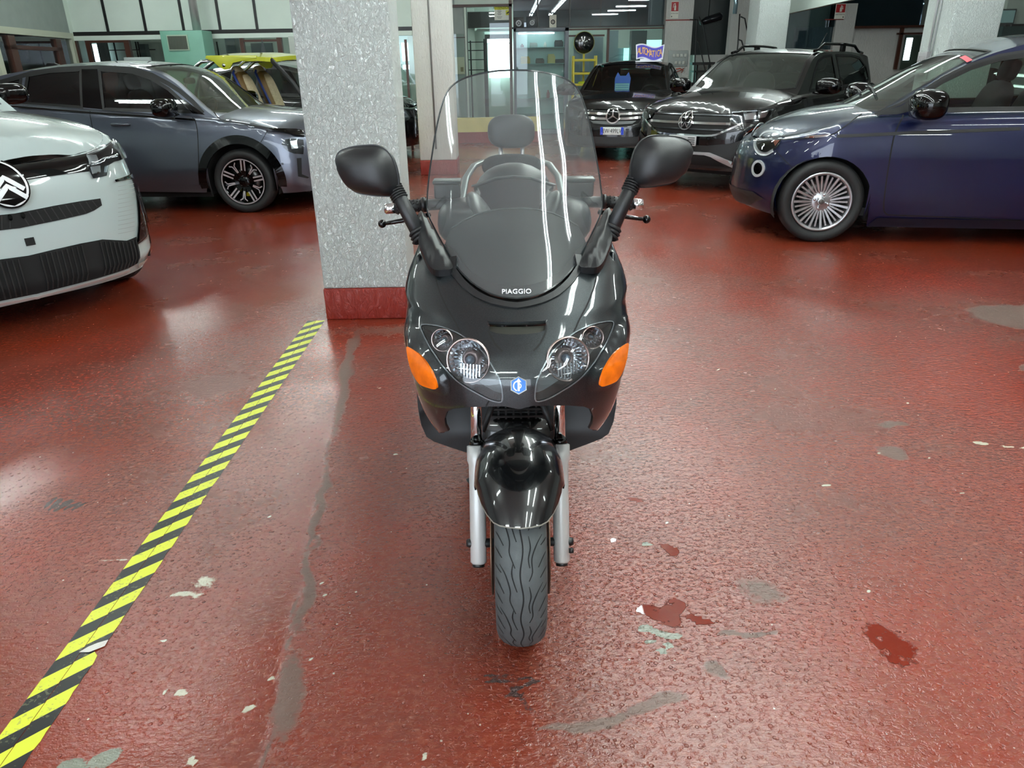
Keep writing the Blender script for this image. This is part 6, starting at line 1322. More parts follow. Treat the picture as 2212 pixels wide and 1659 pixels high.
# ------------------------------------------------------------------ yellow open beach car behind the silver hatchback
def build_yellow():
    FH = math.radians(-6); HW = .78; root = empty('car', (0, 0, 0), 0, 'lime yellow open beach car with a hard canopy and wicker-style seats, behind the silver hatchback', 'car')
    c = Car(root, .64, -2.6, HW, .6, .55, 2.2, 2.4, zs=[(-2.6, .82), (-2.0, .86), (-1.75, .80), (-1.6, .72), (-.55, .72), (-.4, .86), (0, .86), (.3, .82), (.64, .72)], zb=[(-2.6, .28), (-.4, .18), (.64, .22)],
            dside=[(0, .1), (.2, .03), (.4, 0), (.8, .03)], dfront=[(.1, .1), (.3, 0), (.55, .02), (.7, .08)], drear=[(.2, .05), (.4, 0), (.8, .05)],
            zc=[(-2.6, .88), (-2.0, .93), (-.4, .97), (0, .94), (.3, .88), (.64, .75)], z1=[(-2.7, .8), (0, .9)], lean=.28, crown=[(-3, .04), (0, .08)], r=.05)
    c.place((-2.2, 10.6, 0), FH); P = pbr('paint_lime_yellow', (200, 204, 62), .25, coat=1.0)
    c.shell(P, [(0, .30), (-2.13, .30)], .345, step=.06); c.deck('bonnet', -.38, .60, P, bow=.08); c.deck('tail_deck', -2.57, -1.75, P)
    for wx in (0, -2.13):
        for sg in (1, -1): c.wheel(wx, .30, sg * (HW - .11), .30, .20, .18, simple_rim(8))
    # canopy
    f = lambda x, y: np.stack([x, y, 1.55 + .055 * (1 - (np.abs(y) / .66) ** 2) - .07 * np.clip((x + .95) / .5, 0, 1.4) ** 2 - .05 * np.clip((-1.3 - x) / .35, 0, 1.2) ** 2], -1)
    out = spline([(-.66, -.60), (-.58, -.3), (-.55, 0), (-.58, .3), (-.66, .60), (-.85, .66), (-1.1, .67), (-1.3, .66), (-1.50, .60), (-1.54, .3), (-1.54, -.3), (-1.50, -.60), (-1.3, -.66), (-1.1, -.67), (-.85, -.66)], True, 4)
    panel('canopy', f, out, P, root, step=.08, thick=.05)
    for sg in (-1, 1):
        v = MB(); y = sg * .655; v.prism([(-1.52, 1.54), (-1.42, 1.50), (-1.36, 1.44), (-1.29, 1.405), (-1.22, 1.415), (-1.17, 1.48), (-1.0, 1.51), (-.85, 1.53), (-.85, 1.56), (-1.3, 1.57), (-1.5, 1.57)], y - .015, y + .015); v.build('canopy_lug', P, root, .004)
        MB().lathe([(0, sg * .02), (.022, sg * .02), (.022, 0)], 14, o=(-1.29, y, 1.455)).build('lug_bolt', M_chrome, root)
        for dx in (0, .16): MB().tube([(-1.42 + dx, sg * .60, 1.52), (-1.60 + dx, sg * .62, 1.50), (-1.78 + dx, sg * .64, 1.38), (-1.88 + dx, sg * .66, 1.15), (-1.92 + dx, sg * .66, .84)], .022, 8).build('roll_hoop', M_chrome, root)
        MB().tube([(-.70, sg * .60, 1.52), (-.44, sg * .64, 1.25), (-.28, sg * .68, 1.02), (-.18, sg * .70, .88)], .022, 8, flat=1.4).build('screen_pillar', M_plas, root)
    scr = panel('windscreen', lambda u_, v_: np.stack([-.50 + .30 * (1 - v_) + .08 * (1 - (u_ / .62) ** 2), u_ * (1 + .12 * (1 - v_)), .92 + .52 * v_], -1), [(-.60, 0), (.60, 0), (.60, 1), (-.60, 1)], glass('beach_screen', (.8, .9, .85), 1.2, .01), root, step=.1, sv=.6)
    # wicker-look seats with blue edging
    wk = pbr('wicker_beige', (176, 160, 132), .7, bump=.8, bscale=90, var=.15, vscale=40); br = pbr('seat_tan', (112, 84, 42), .6); bl = pbr('piping_blue', (30, 50, 120), .5)
    for sy in (-.34, .34):
        R_ = Matrix.Rotation(-.32, 3, 'Y')
        for nm, dx, w_, m_, h_ in (('seat_back', 0, .20, br, .40), ('seat_inlay', .035, .13, wk, .36)):
            v = MB(); v.ball((-1.12 + dx, sy, 1.00), .06, w_, h_, e=.55, R=R_); v.build(nm, m_, root)
        v = MB(); v.ball((-1.255, sy, 1.33), .05, .12, .12, e=.6, R=R_); v.build('headrest', wk, root); v = MB(); v.ball((-.86, sy, .66), .28, .21, .09, e=.6); v.build('seat_cushion', br, root)
        v = MB(); v.tube([(-.98, sy + .21, .68), (-1.10, sy + .215, 1.0), (-1.25, sy + .19, 1.36), (-1.30, sy, 1.42), (-1.25, sy - .19, 1.36), (-1.10, sy - .215, 1.0), (-.98, sy - .21, .68)], .018, 6); v.build('seat_piping', bl, root)
        MB().box(-1.02, sy + .20, .72, -.97, sy + .24, .80).build('belt_buckle', pbr('buckle_red', (150, 20, 24), .4), root)
    steering(root, -.62, .34, .92, M_plas); MB().box(-2.2, -.66, .30, -.3, .66, .34).build('cabin_floor', M_int, root); v = MB(); v.ball((-.40, 0, .84), .12, .66, .09, e=.45); v.build('dashboard', P, root)
    v = MB(); p0 = (-1.55, .60, .60)
    bag = MB().box(-.05, -.02, 0, .05, .02, 0).v
    return c
build_yellow()
# folded cone sign standing behind the canopy
Xc, Zc = px_(568, 120, 14.5), pz_(568, 108, 14.5)
v = MB(); zz = pz_(568, 82, 14.5); v.add([(Xc - .30, 14.4, 0), (Xc + .32, 14.4, 0), (Xc + .02, 14.5, zz), (Xc - .30, 14.7, 0), (Xc + .32, 14.7, 0)], [(0, 1, 2), (4, 3, 2), (0, 2, 3), (1, 4, 2), (0, 3, 4, 1)])
tag(v.build('folding_sign', pbr('folding_sign_dark', (38, 48, 50), .4)), 'tall narrow folded floor sign poking up behind the yellow canopy', 'sign')
# ------------------------------------------------------------------ the scooter
SX, SY = .014, 1.618
scoot = empty('scooter', (SX, SY, 0), 0, 'dark charcoal maxi scooter with tall clear windscreen, parked nose-on in the foreground', 'scooter')
SM = mat4((SX, SY, 0), 0)
class SB(MB):
    """builder in floor coordinates (x from the scooter's middle plane, y from the camera foot)"""
    def build(s, name, mat, parent=None, **k):
        s.v = [(a, b - SY, c) for a, b, c in s.v]; return MB.build(s, name, mat, parent or scoot, **k)
def sl(f): return lambda u, v: f(u, v) - np.array([0, SY, 0])
M_char = pbr('paint_charcoal', (34, 40, 43), .34, .6, coat=1.0, coat_rough=.04, flake=.75)
M_char2 = pbr('paint_charcoal_plain', (15, 17, 19), .25, .3, coat=1.0, coat_rough=.04)
M_matte = pbr('matte_black_plastic', (24, 25, 27), .42, bump=.12, bscale=500)
M_inner = pbr('inner_black_plastic', (20, 22, 23), .38)
M_tyre = pbr('scooter_tyre', (74, 79, 80), .62, bump=.15, bscale=300, var=.12, vscale=30)
M_fork = pbr('fork_silver', (196, 198, 196), .36, .2, bump=.05, var=.03)
M_amber = pbr('amber_lens', (236, 112, 6), .12, coat=1.0, bump=.5, bscale=60, var=.25, vscale=30)
M_screen = glass('windscreen_plastic', (.80, .82, .80), 1.3, .03, haze=.13, hazecol=(.42, .45, .46))
# --- front cowl surface: a = -1..1 across the front, beyond +-1 along the flank; z = height
_y0 = table([(.56, 1.53), (.62, 1.475), (.68, 1.445), (.745, 1.430), (.80, 1.432), (.85, 1.462), (.91, 1.535), (.94, 1.585), (.98, 1.66), (1.06, 1.80)])
_W = table([(.56, .155), (.60, .192), (.62, .206), (.66, .228), (.71, .245), (.76, .256), (.80, .266), (.845, .275), (.87, .270), (.895, .270), (.92, .278), (.95, .272), (.973, .262), (1.01, .246), (1.06, .225)])
_D = table([(.56, .12), (.62, .15), (.66, .175), (.71, .20), (.80, .235), (.92, .25), (.97, .19), (1.02, .13), (1.06, .08)])
def FA(a, z):
    t = np.clip(np.abs(a), 0, 1) * PI / 2; x = np.sign(a) * _W(z) * np.abs(np.sin(t)) ** .92; y = _y0(z) + _D(z) * (1 - np.cos(t)) + np.maximum(np.abs(a) - 1, 0) * .5
    x = x * (1 - .05 * np.maximum(np.abs(a) - 1, 0)); return np.stack([x, y, np.broadcast_to(z, x.shape)], -1)
F_ = sl(FA); iF = Inv(F_, SM, (-1.05, .02, .57, 1.05), n=(220, 160))
c3 = 3.771
def qf(L): return iF([(860 + a / c3, 560 + b / c3) for a, b in L])
def mir(L): return [(-a, b) for a, b in L[::-1]]
lip = qf([(440, 80), (520, 190), (580, 245), (640, 290), (710, 325), (780, 350), (880, 372)]); zc_ = qf([(972, 382)])[0][1]
low = qf([(410, 1400), (385, 1350), (378, 1300), (400, 1240), (450, 1218), (580, 1204), (740, 1200), (870, 1198), (930, 1212)]); zb_ = qf([(972, 1222)])[0][1]
tip = [(-1.02, .60), (-.93, .592), (low[0][0], low[0][1])]
left = [(lip[0][0], lip[0][1] + .012), (-.80, 1.015), (-.95, 1.02), (-1.15, 1.02), (-1.42, .97), (-1.45, .80), (-1.3, .68), (-1.15, .62)] + tip[:2]
half = lip[::-1] + left + low      # from top middle, down the left side, to bottom middle
hl = qf([(185, 545), (230, 531), (330, 545), (430, 578), (520, 622), (640, 710), (710, 780), (760, 860), (800, 930), (830, 990), (848, 1080), (842, 1160), (760, 1150), (690, 1118), (620, 1080), (550, 1040), (480, 990), (410, 920), (350, 850), (300, 775), (250, 700), (210, 620)])
slot = qf([(740, 522), (735, 545), (750, 585), (800, 602), (900, 612), (975, 612)]); slot = [(min(a, -.0005), z) for a, z in slot]; st = qf([(975, 520)])[0][1]
slotL = [(0, st)] + slot + []
outline = [(0, zc_)] + half + [(0, zb_)] + mir(half)
slot_hole = [(slot[0][0], slot[0][1])] + slot[1:-1] + [(0, slot[-1][1])] + mir(slot[1:-1]) + [(-slot[0][0], slot[0][1])]
panel('front_cowl', F_, outline, M_char, scoot, holes=[spline(hl, True, 3), mir(spline(hl, True, 3)), slot_hole], step=.035, sv=2.2, thick=.006, sgn=1.0)
for sg in (-1, 1):
    S_ = (lambda L: L) if sg < 0 else mir
    nm = 'headlight'
    hlp = S_(spline(hl, True, 3))
    # bowl, bezels, reflectors, cover
    bowl = panel('headlight', F_, hlp, pbr('lamp_bowl_grey', (104, 110, 112), .3, .2, coat=.6), scoot, off=-.045, step=.05, sv=2.2)
    ribbon('headlight_wall', F_, hlp, .004, M_inner, bowl, off=-.004, thick=.045, step=.04, sv=2.2, closed=True)
    for (cx, cyy, rr, nmr) in ((575, 838, .0455, 'main_reflector'), (366, 668, .0235, 'side_reflector')):
        a0, z0 = qf([(cx, cyy)])[0]; p = FA(np.array([a0 * (1 if sg < 0 else -1)]), np.array([z0]))[0]; p = p + np.array([0, .010, 0]); D = Vector((sg * .28, -1, .20)).normalized(); Q = D.to_track_quat('Z', 'Y').to_matrix()
        def disc(prof, name, mat, par, n=36, smooth=True):
            v = MB(); v.lathe(prof, n, ax='z', smooth=smooth); v.v = [tuple(Q @ Vector(t_) + Vector(p) - Vector((0, SY, 0))) for t_ in v.v]; return v.build(name, mat, par)
        disc([(rr * 1.10, .004), (rr * 1.06, .010), (rr, .006), (rr * .98, -.004)], 'reflector_ring', pbr('ring_rosy', (176, 160, 156), .2, .9), bowl)
        v = MB(); n = 28 if rr > .03 else 20
        # fluted dish
        for k in range(n):
            a0_, a1_ = 2 * PI * k / n, 2 * PI * (k + 1) / n; am = (a0_ + a1_) / 2; vs = []
            for (r_, h_) in ((rr, .0), (rr * .86, -.014), (rr * .60, -.024), (rr * .30, -.030)):
                for aa, dh in ((a0_, 0), (am, .0028), (a1_, 0)): vs.append((r_ * math.cos(aa), r_ * math.sin(aa), h_ + dh))
            v.add(vs, [(i * 3 + j, i * 3 + j + 1, i * 3 + j + 4, i * 3 + j + 3) for i in range(3) for j in range(2)], 0, False)
        v.v = [tuple(Q @ Vector(t_) + Vector(p) - Vector((0, SY, 0))) for t_ in v.v]; v.build(nmr, M_refl, bowl)
        disc([(rr * .50, -.020), (rr * .40, -.010), (rr * .26, -.008), (rr * .24, -.028)], 'bulb_holder', pbr('holder_mauve', (120, 104, 104), .25, .7), bowl, 24)
        disc([(0, .004), (rr * .16, .002), (rr * .22, -.008), (rr * .22, -.03)], 'bulb', pbr('bulb_bluegrey', (90, 108, 128), .12, .4, coat=1), bowl, 20)
        if rr > .03:
            v = MB()
            for k in range(7): v.box(-rr * .46 + k * rr * .155, -rr * .90, -.012, -rr * .40 + k * rr * .155, -rr * .20, -.006)
            v.v = [tuple(Q @ Vector((t_[0], t_[1], t_[2])) + Vector(p) - Vector((0, SY, 0))) for t_ in v.v]; v.build('reflector_flutes', pbr('flute_bright', (200, 208, 216), .1, .9), bowl)
    panel('headlight_cover', F_, hlp, glass('lamp_cover', (.93, .95, .95), 1.5, .01, haze=.03), bowl, off=-.001, step=.05, sv=2.2)
    ribbon('headlight_seal', F_, hlp, .0030, pbr('cover_rim', (120, 128, 132), .2, .6), scoot, off=.0012, step=.04, sv=2.2, closed=True)
    # indicator housing and lens
    hs = S_(qf([(78, 470), (120, 500), (175, 570), (240, 700), (320, 830), (390, 930), (425, 1010), (425, 1085), (385, 1125), (300, 1108), (220, 1070), (150, 1000), (112, 860), (85, 700)])); hs = [(max(-1.0, min(1.0, a)), z) for a, z in hs]
    cA = np.array(hs).mean(0)
    def bl(u_, v_, poly=densify(spline(hs, True, 3), .03)):
        d = segdist(np.stack([u_, v_ * 2.2], 1), [(a, z * 2.2) for a, z in poly]); return .014 * np.clip(d / .10, 0, 1) ** .6
    panel('indicator_housing', F_, spline(hs, True, 3), M_char, scoot, step=.03, sv=2.2, off=.0008, bulge=bl)
    il = S_(qf([(118, 722), (150, 735), (200, 772), (245, 820), (282, 870), (318, 925), (345, 980), (352, 1030), (330, 1040), (300, 1033), (255, 1018), (220, 998), (188, 955), (160, 900), (140, 840), (125, 780)]))
    o = panel('indicator', F_, spline(il, True, 3), M_amber, scoot, step=.03, sv=2.2, off=.016, thick=.012)
    q_ = S_(qf([(128, 758)]))[0]; pp = F_(np.array([q_[0]]), np.array([q_[1]]))[0]; MB().ball((pp[0], pp[1] - .020, pp[2]), .004, .003, .004, 10, 6).build('indicator_screw', M_refl, o)
    # shut line between nose and side cowl
    ribbon('panel_gap', F_, S_(spline(qf([(300, 115), (330, 240), (362, 320), (400, 400), (430, 450), (460, 500), (490, 560), (515, 604)]), n=3)), .0035, M_under, scoot, off=.0006, step=.04, sv=2.2)
    ribbon('panel_gap', F_, S_(qf([(742, 1152), (725, 1178), (716, 1204)])), .003, M_under, scoot, off=.0006, step=.04, sv=2.2)
# air slot
sb = panel('air_slot', F_, [(a * 1.02, z) for a, z in slot_hole], pbr('slot_olive', (44, 44, 36), .6), scoot, off=-.012, step=.05, sv=2.2)
sline = qf([(738, 545), (742, 600), (790, 690), (850, 752)]); sline = [(a, z) for a, z in sline]
for L in (sline, mir(sline)): ribbon('slot_crease', F_, L, .004, M_under, scoot, off=.0008, step=.03, sv=2.2)
ribbon('slot_rim', F_, [(slot[0][0] * 1.03, slot[0][1] + .002)] + [(x, st + .002) for x in np.linspace(slot[0][0], -slot[0][0], 8)] + [(-slot[0][0] * 1.03, slot[0][1] + .002)], .005, M_char, scoot, off=.003, thick=.004, step=.03, sv=2.2)
# badge: blue hexagon with white figure
ba, bz = qf([(978, 1028)])[0]; bh, bw = .0195, .0170
p = FA(np.array([0.0]), np.array([bz]))[0]; bd = empty('tmp'); bpy.data.objects.remove(bd)
nb = fnormal(FA, np.array([0.0]), np.array([bz]))[0]; Qb = Vector((0, -1, .42)).normalized().to_track_quat('Z', 'Y').to_matrix()
def flat(poly, h0, h1, name, mat, par=scoot):
    v = MB(); v.prism(poly, h0, h1, 'xy'); v.v = [tuple(Qb @ Vector(t_) + Vector(p) - Vector((0, SY, 0))) for t_ in v.v]; return v.build(name, mat, par)
hexp = lambda k: [(k * bw * x, k * bh * y) for x, y in ((0, 1), (1, .52), (1, -.52), (0, -1), (-1, -.52), (-1, .52))]
bdg = flat(hexp(1), 0, .004, 'badge', M_chrome); flat(hexp(.88), .004, .0048, 'badge_field', pbr('badge_blue', (40, 112, 200), .25), bdg)
Wt = pbr('badge_white', (235, 240, 240), .3); k_ = .001
flat([(0, .0155), (.006, .007), (.0022, .007), (.0022, -.012), (-.0022, -.012), (-.0022, .007), (-.006, .007)], .0048, .0054, 'badge_arrow', Wt, bdg)
ring = lambda cx, cy_, r0, r1, a0, a1, n=12: [(cx + r1 * math.cos(t), cy_ + r1 * math.sin(t)) for t in np.linspace(a0, a1, n)] + [(cx + r0 * math.cos(t), cy_ + r0 * math.sin(t)) for t in np.linspace(a1, a0, n)]
flat(ring(.0, -.001, .0095, .0120, PI * .62, PI * 1.38), .0048, .0053, 'badge_curve', Wt, bdg); flat(ring(.0, -.001, .0040, .0062, -PI * .5, PI * .5), .0048, .0053, 'badge_curve', Wt, bdg)

# --- windscreen: y = f(x, z)
_ys = table([(.90, 1.575), (.945, 1.625), (1.05, 1.735), (1.15, 1.82), (1.25, 1.895), (1.35, 1.955), (1.45, 2.005)])
def SA(x, z): return np.stack([x, _ys(z) + 2.0 * x * x, z], -1)
S2 = sl(SA); iS = Inv(S2, SM, (-.27, .01, .90, 1.46), n=(160, 240)); c1 = 2.665
def qs(L): return iS([(700 + a / c1, 140 + b / c1) for a, b in L])
so = qs([(1000, 34), (900, 50), (800, 80), (735, 122), (700, 172), (670, 260), (640, 400), (615, 560), (600, 680), (592, 800), (600, 862), (640, 950), (700, 1060), (760, 1158), (850, 1252), (950, 1314), (1030, 1338)])
zt_ = qs([(1085, 30)])[0][1]; zb2 = qs([(1085, 1346)])[0][1]; so = spline(so, n=3)
scr = [(0, zt_)] + so + [(0, zb2)] + mir(so)
ws = panel('windscreen', S2, scr, M_screen, scoot, step=.02, sgn=1.0)
ribbon('windscreen_edge', S2, scr, .0035, pbr('screen_edge', (40, 44, 46), .2), ws, off=.001, closed=True, thick=.0025, step=.02)
arc = qs([(745, 1060), (790, 1130), (850, 1192), (950, 1246), (1020, 1262)]); za = qs([(1085, 1268)])[0][1]; lo = [t for t in so if t[1] < arc[0][1] + .012]
band = [(0, za)] + arc[::-1] + lo + [(0, zb2)] + mir(lo) + mir(arc[::-1])
panel('screen_lower_band', S2, band, M_char2, scoot, off=-.004, step=.02, thick=.004)
_f = SA(np.array([0.0]), np.array([.952]))[0]
tx = text('lettering', 'PIAGGIO', .0190, (0, 0, 0), (0, 0, 0), pbr('lettering_white', (240, 242, 244), .3), scoot, ext=.0012, sx=1.0); tz, tp = qs([(1107, 1303)])[0][1], None
tp = SA(np.array([0.0]), np.array([tz]))[0]; tx.location = (.0, tp[1] - SY - .004, tp[2]); tx.rotation_euler = (math.radians(43), 0, 0)
wd_ = max(v.co.x for v in tx.data.vertices) - min(v.co.x for v in tx.data.vertices); k_ = (57 / 1585 * 1.86) / wd_; tx.scale = (k_, k_, 1)
# screws of the screen
# lip round the screen foot
lipc = [(0, zc_)]
lp = lip[::-1] + [(lip[0][0] * 1.02, lip[0][1] + .02)]
ribbon('screen_lip', F_, mir(lp)[:-0 or None] + [(0, zc_)] + lp, .016, M_matte, scoot, off=.004, thick=.010, step=.03, sv=2.2)
# --- black cowl under the screen
def IA(x, z): return np.stack([x, table([(.90, 1.64), (.95, 1.69), (1.02, 1.755), (1.07, 1.81), (1.12, 1.89)])(z) + 2.2 * x * x, z], -1)
I2 = sl(IA); iI = Inv(I2, SM, (-.25, .01, .9, 1.14), n=(140, 100))
ia = iI([(700 + a / c1, 140 + b / c1) for a, b in [(735, 942), (800, 900), (880, 862), (960, 840), (1030, 830)]]); izt = iI([(700 + 1085 / c1, 140 + 828 / c1)])[0][1]
wl_ = [(ia[0][0] - .012, ia[0][1] - .02), (-.188, .985), (-.165, .955), (-.12, .925), (0, .905)]
inn = [(0, izt)] + ia[::-1] + wl_ + mir(wl_[:-1]) + mir(ia[::-1])
panel('inner_cowl', I2, inn, M_inner, scoot, step=.02, thick=.006); ribbon('inner_cowl_edge', I2, mir(ia[::-1]) and ([(a, z) for a, z in ia] + [(0, izt)] + mir(ia)), .004, pbr('edge_grey', (70, 76, 76), .3), scoot, off=.002, thick=.003, step=.03)
# outer ears beside the screen, down to the mirror feet
# --- instrument binnacle, reservoirs, bar cover
def surf(fn, poly, name, mat, **k): return panel(name, sl(fn), poly, mat, scoot, **k)
DA = lambda x, z: np.stack([x, 2.17 - (1.13 - z) * 1.7 + 2.0 * x * x, z], -1)
dp = [(0, 1.128), (-.05, 1.124), (-.115, 1.106), (-.105, 1.07), (-.082, 1.03), (-.058, .99), (0, .98)]; surf(DA, dp + mir(dp)[0:0] + [(-a, z) for a, z in dp[::-1]][1:-1], 'instrument_binnacle', pbr('binnacle_dark', (16, 18, 24), .2), step=.02, thick=.02)
ribbon('binnacle_edge', sl(DA), [(-.12, 1.105), (-.05, 1.126), (0, 1.13), (.05, 1.126), (.12, 1.105)], .006, MATS['edge_grey'], scoot, off=.004, thick=.004, step=.02)
SB().ball((0, 2.30, 1.075), .115, .10, .078, 24, 12).build('visor', M_inner)
for sg in (-1, 1):
    SB().ball((sg * .135, 2.02, 1.035), .075, .10, .060, 20, 10, e=.8).build('handlebar_cover', M_inner)
    SB().ball((sg * .085, 2.02, 1.035), .030, .10, .085, 16, 10, R=Matrix.Rotation(sg * .45, 3, 'Y')).build('binnacle_wing', pbr('wing_grey', (46, 52, 52), .35))
    o = SB().box(sg * .185 - .036, 2.07, 1.085, sg * .185 + .036, 2.12, 1.128).build('brake_reservoir', M_matte, bevel=.006); SB().box(sg * .185 - .039, 2.068, 1.126, sg * .185 + .039, 2.124, 1.136).build('reservoir_lid', pbr('lid_grey', (58, 66, 64), .3), o, bevel=.003)
    SB().tube([(sg * .10, 2.12, 1.06), (sg * .20, 2.12, 1.064), (sg * .25, 2.12, 1.063)], .016, 12).build('handlebar', M_matte)
    g = SB().tube([(sg * .245, 2.12, 1.064), (sg * .338, 2.125, 1.055)], .0175, 18).build('grip', M_plas)
    v = SB()
    for i in range(7):
        for j in range(10): t = 2 * PI * j / 10 + (i % 2) * .3; v.ball((sg * (.262 + i * .0115), 2.12 + .0175 * math.cos(t), 1.0625 - i * .0011 + .0175 * math.sin(t)), .0022, .0022, .0022, 6, 4)
    v.build('grip_knobs', M_plas, g)
    SB().tube([(sg * .250, 2.12, 1.064), (sg * .262, 2.12, 1.063)], .021, 16).build('grip_collar', M_matte, g)
    SB().tube([(sg * .336, 2.125, 1.055), (sg * .340, 2.125, 1.055), (sg * .366, 2.127, 1.053), (sg * .370, 2.127, 1.053)], [.010, .0155, .0155, .012], 16).build('bar_end', M_chrome)
    SB().tube([(sg * .235, 2.06, 1.046), (sg * .27, 2.04, 1.044), (sg * .31, 2.035, 1.036), (sg * .35, 2.045, 1.028), (sg * .362, 2.05, 1.026)], [.008, .0085, .008, .007, .006], 10, flat=.8).ball((sg * .368, 2.052, 1.025), .0115, .0115, .0115, 14, 10).build('brake_lever', M_gloss)

# --- mirrors
mo = [(720, 358), (721, 342), (731, 329), (758, 320), (795, 315.5), (818, 317), (837, 328), (850, 347), (858, 372), (861, 395), (858, 412), (846, 423), (820, 424.5), (795, 423), (768, 419), (748, 407), (733, 390)]
mp = [(float(t_[0]) - SX, float(t_[2])) for t_ in (ony(a, b, 1.85) for a, b in mo)]; mp = spline(mp, True, 4); mc_ = np.array(mp).mean(0)
an = np.arctan2(*(np.array(mp) - mc_).T[::-1]); rd = np.hypot(*(np.array(mp) - mc_).T); o_ = np.argsort(an); an, rd = an[o_], rd[o_]; an = np.concatenate([an - 2 * PI, an, an + 2 * PI]); rd = np.tile(rd, 3)
for sg in (-1, 1):
    dz = 0 if sg < 0 else .011
    def bl2(x, z, sg=sg, dz=dz):
        X_ = x * (1 if sg < 0 else -1) - mc_[0]; Z_ = z - dz - mc_[1]; r_ = np.interp(np.arctan2(Z_, X_), an, rd); q_ = np.clip(np.hypot(X_, Z_) / r_, 0, .9995); return .052 * (1 - q_ ** 2.6) ** .55
    fl = lambda x, z, sg=sg: np.stack([x, np.full(np.shape(x), 1.85 - SY) + .25 * (np.abs(x) - .29), z], -1)
    pol = [(a if sg < 0 else -a, z + dz) for a, z in mp]
    m_ = panel('mirror_shell', fl, pol, M_matte, scoot, step=.010, off=.0, bulge=bl2, sgn=1.0)
    panel('mirror_glass', fl, pol, pbr('mirror_glass', (200, 205, 208), .03, 1.0), m_, step=.03, sgn=-1.0, off=.004)
    ribbon('mirror_rim', fl, pol, .004, M_matte, m_, off=.002, closed=True, thick=.008, step=.012)
    A = np.array([sg * .297, 1.86, 1.150 + dz]); B_ = np.array([sg * .232, 1.80, 1.040]); C_ = np.array([sg * .205, 1.77, 1.018])
    SB().tube([A, A + (B_ - A) * .3, B_], [.0165, .0175, .019], 18).build('mirror_stem', M_matte)
    v = SB()
    for i in range(6):
        t = i * .045; P_0 = A + (B_ - A) * (t - .03); v.tube([P_0, P_0 + (B_ - A) * .016, P_0 + (B_ - A) * .034], [.0185, .0215, .0185], 18)
    v.build('mirror_boot', pbr('boot_rubber', (20, 20, 21), .6)); v = SB()
    for i in range(3): P_0 = A + (B_ - A) * (.86 + i * .07); v.tube([P_0, P_0 + (B_ - A) * .03, P_0 + (B_ - A) * .06], [.0205, .0245 + i * .001, .0215], 18)
    v.build('stem_collar', MATS['boot_rubber'])
    # foot: long pointed pod lying along the screen edge
    fo = [(903, 466), (909, 457), (918, 462), (930, 482), (944, 508), (958, 534), (970, 556), (978, 574), (975, 581), (960, 583), (940, 583), (926, 572), (916, 552), (908, 534), (903, 515)]
    def QA(x, z): return np.stack([x, 1.665 + (z - .985) * 2.0 + .0 * x, z], -1)
    iQ = Inv(sl(QA), SM, (-.30, -.10, .95, 1.14), n=(100, 100)); fq = iQ(fo); fq = [(a if sg < 0 else -a, z) for a, z in fq]; fs = spline(fq, True, 3); dn = densify(fs, .008)
    def bl3(x, z, dn=dn): d = segdist(np.stack([x, z], 1), dn); return .024 * np.clip(d / .020, 0, 1) ** .55
    panel('mirror_foot', sl(QA), fs, M_matte, scoot, step=.008, off=.0, bulge=bl3, thick=.02)

# --- fork, wheel, mudguard
zf = lambda z: SY + (z - .262) * .45
for sg in (-1, 1):
    x = sg * .1105; lw = SB(); lw.tube([(x, zf(.212), .212), (x, zf(.217), .217), (x, zf(.40), .40), (x, zf(.452), .452), (x, zf(.462), .462), (x, zf(.497), .497), (x, zf(.499), .499)], [.017, .0215, .0215, .0225, .0265, .0265, .022], 24).build('fork_leg', M_fork)
    SB().tube([(x, zf(.205), .205), (x, zf(.214), .214)], .016, 18).build('fork_cap', M_inner)
    SB().tube([(x, zf(.495), .495), (x, zf(.75), .75)], .0155, 20).build('fork_tube', M_chrome); SB().tube([(x, zf(.497), .497), (x, zf(.512), .512)], .0195, 20).build('dust_seal', M_gloss)
    SB().lathe([(.05, sg * .075), (.133, sg * .075), (.133, sg * .071), (.05, sg * .071)], 40, o=(0, SY, .262), ax='x', closed=True).build('brake_disc', pbr('rusty_disc', (120, 96, 80), .4, .8))
    v = SB(); v.box(sg * .066 - .016, SY + .03, .30, sg * .066 + .016, SY + .10, .40); v.build('brake_caliper', M_inner, bevel=.008)
    SB().tube([(sg * .02, SY, .262), (sg * .135, SY, .262), (sg * .142, SY, .262)], [.012, .012, .009], 12).build('axle', M_inner)
SB().tube([(.128, SY - .03, .255), (.140, SY - .03, .255)], .007, 10).build('axle_bolt', M_inner)
R0, TW = .262, .0630
tt_ = SB(); tt_.lathe([(.172, .042), (.185, .056), (.205, .0615), (.222, .0625), (.238, .0575), (.2495, .046), (.2575, .030), (.2612, .014), (.262, 0), (.2612, -.014), (.2575, -.030), (.2495, -.046), (.238, -.0575), (.222, -.0625), (.205, -.0615), (.185, -.056), (.172, -.042)], 96, o=(0, SY, .262), ax='x')
ty = tt_.build('front_tyre', M_tyre)
_tr = table([(-.0625, .222), (-.0575, .238), (-.046, .2495), (-.030, .2575), (-.014, .2612), (0, .262), (.014, .2612), (.030, .2575), (.046, .2495), (.0575, .238), (.0625, .222)])
def TA(w_, ph): r = _tr(w_); return np.stack([w_, -r * np.cos(ph), .262 + r * np.sin(ph)], -1)   # ph = 0 front, pi/2 top
gm = pbr('groove_black', (10, 10, 11), .8); NP = 14
wave = [(.0035 * math.sin(t * NP) + .001, t) for t in np.linspace(-PI, PI, 240)]
ribbon('centre_groove', TA, wave, .0036, gm, ty, off=.0004, step=.03)
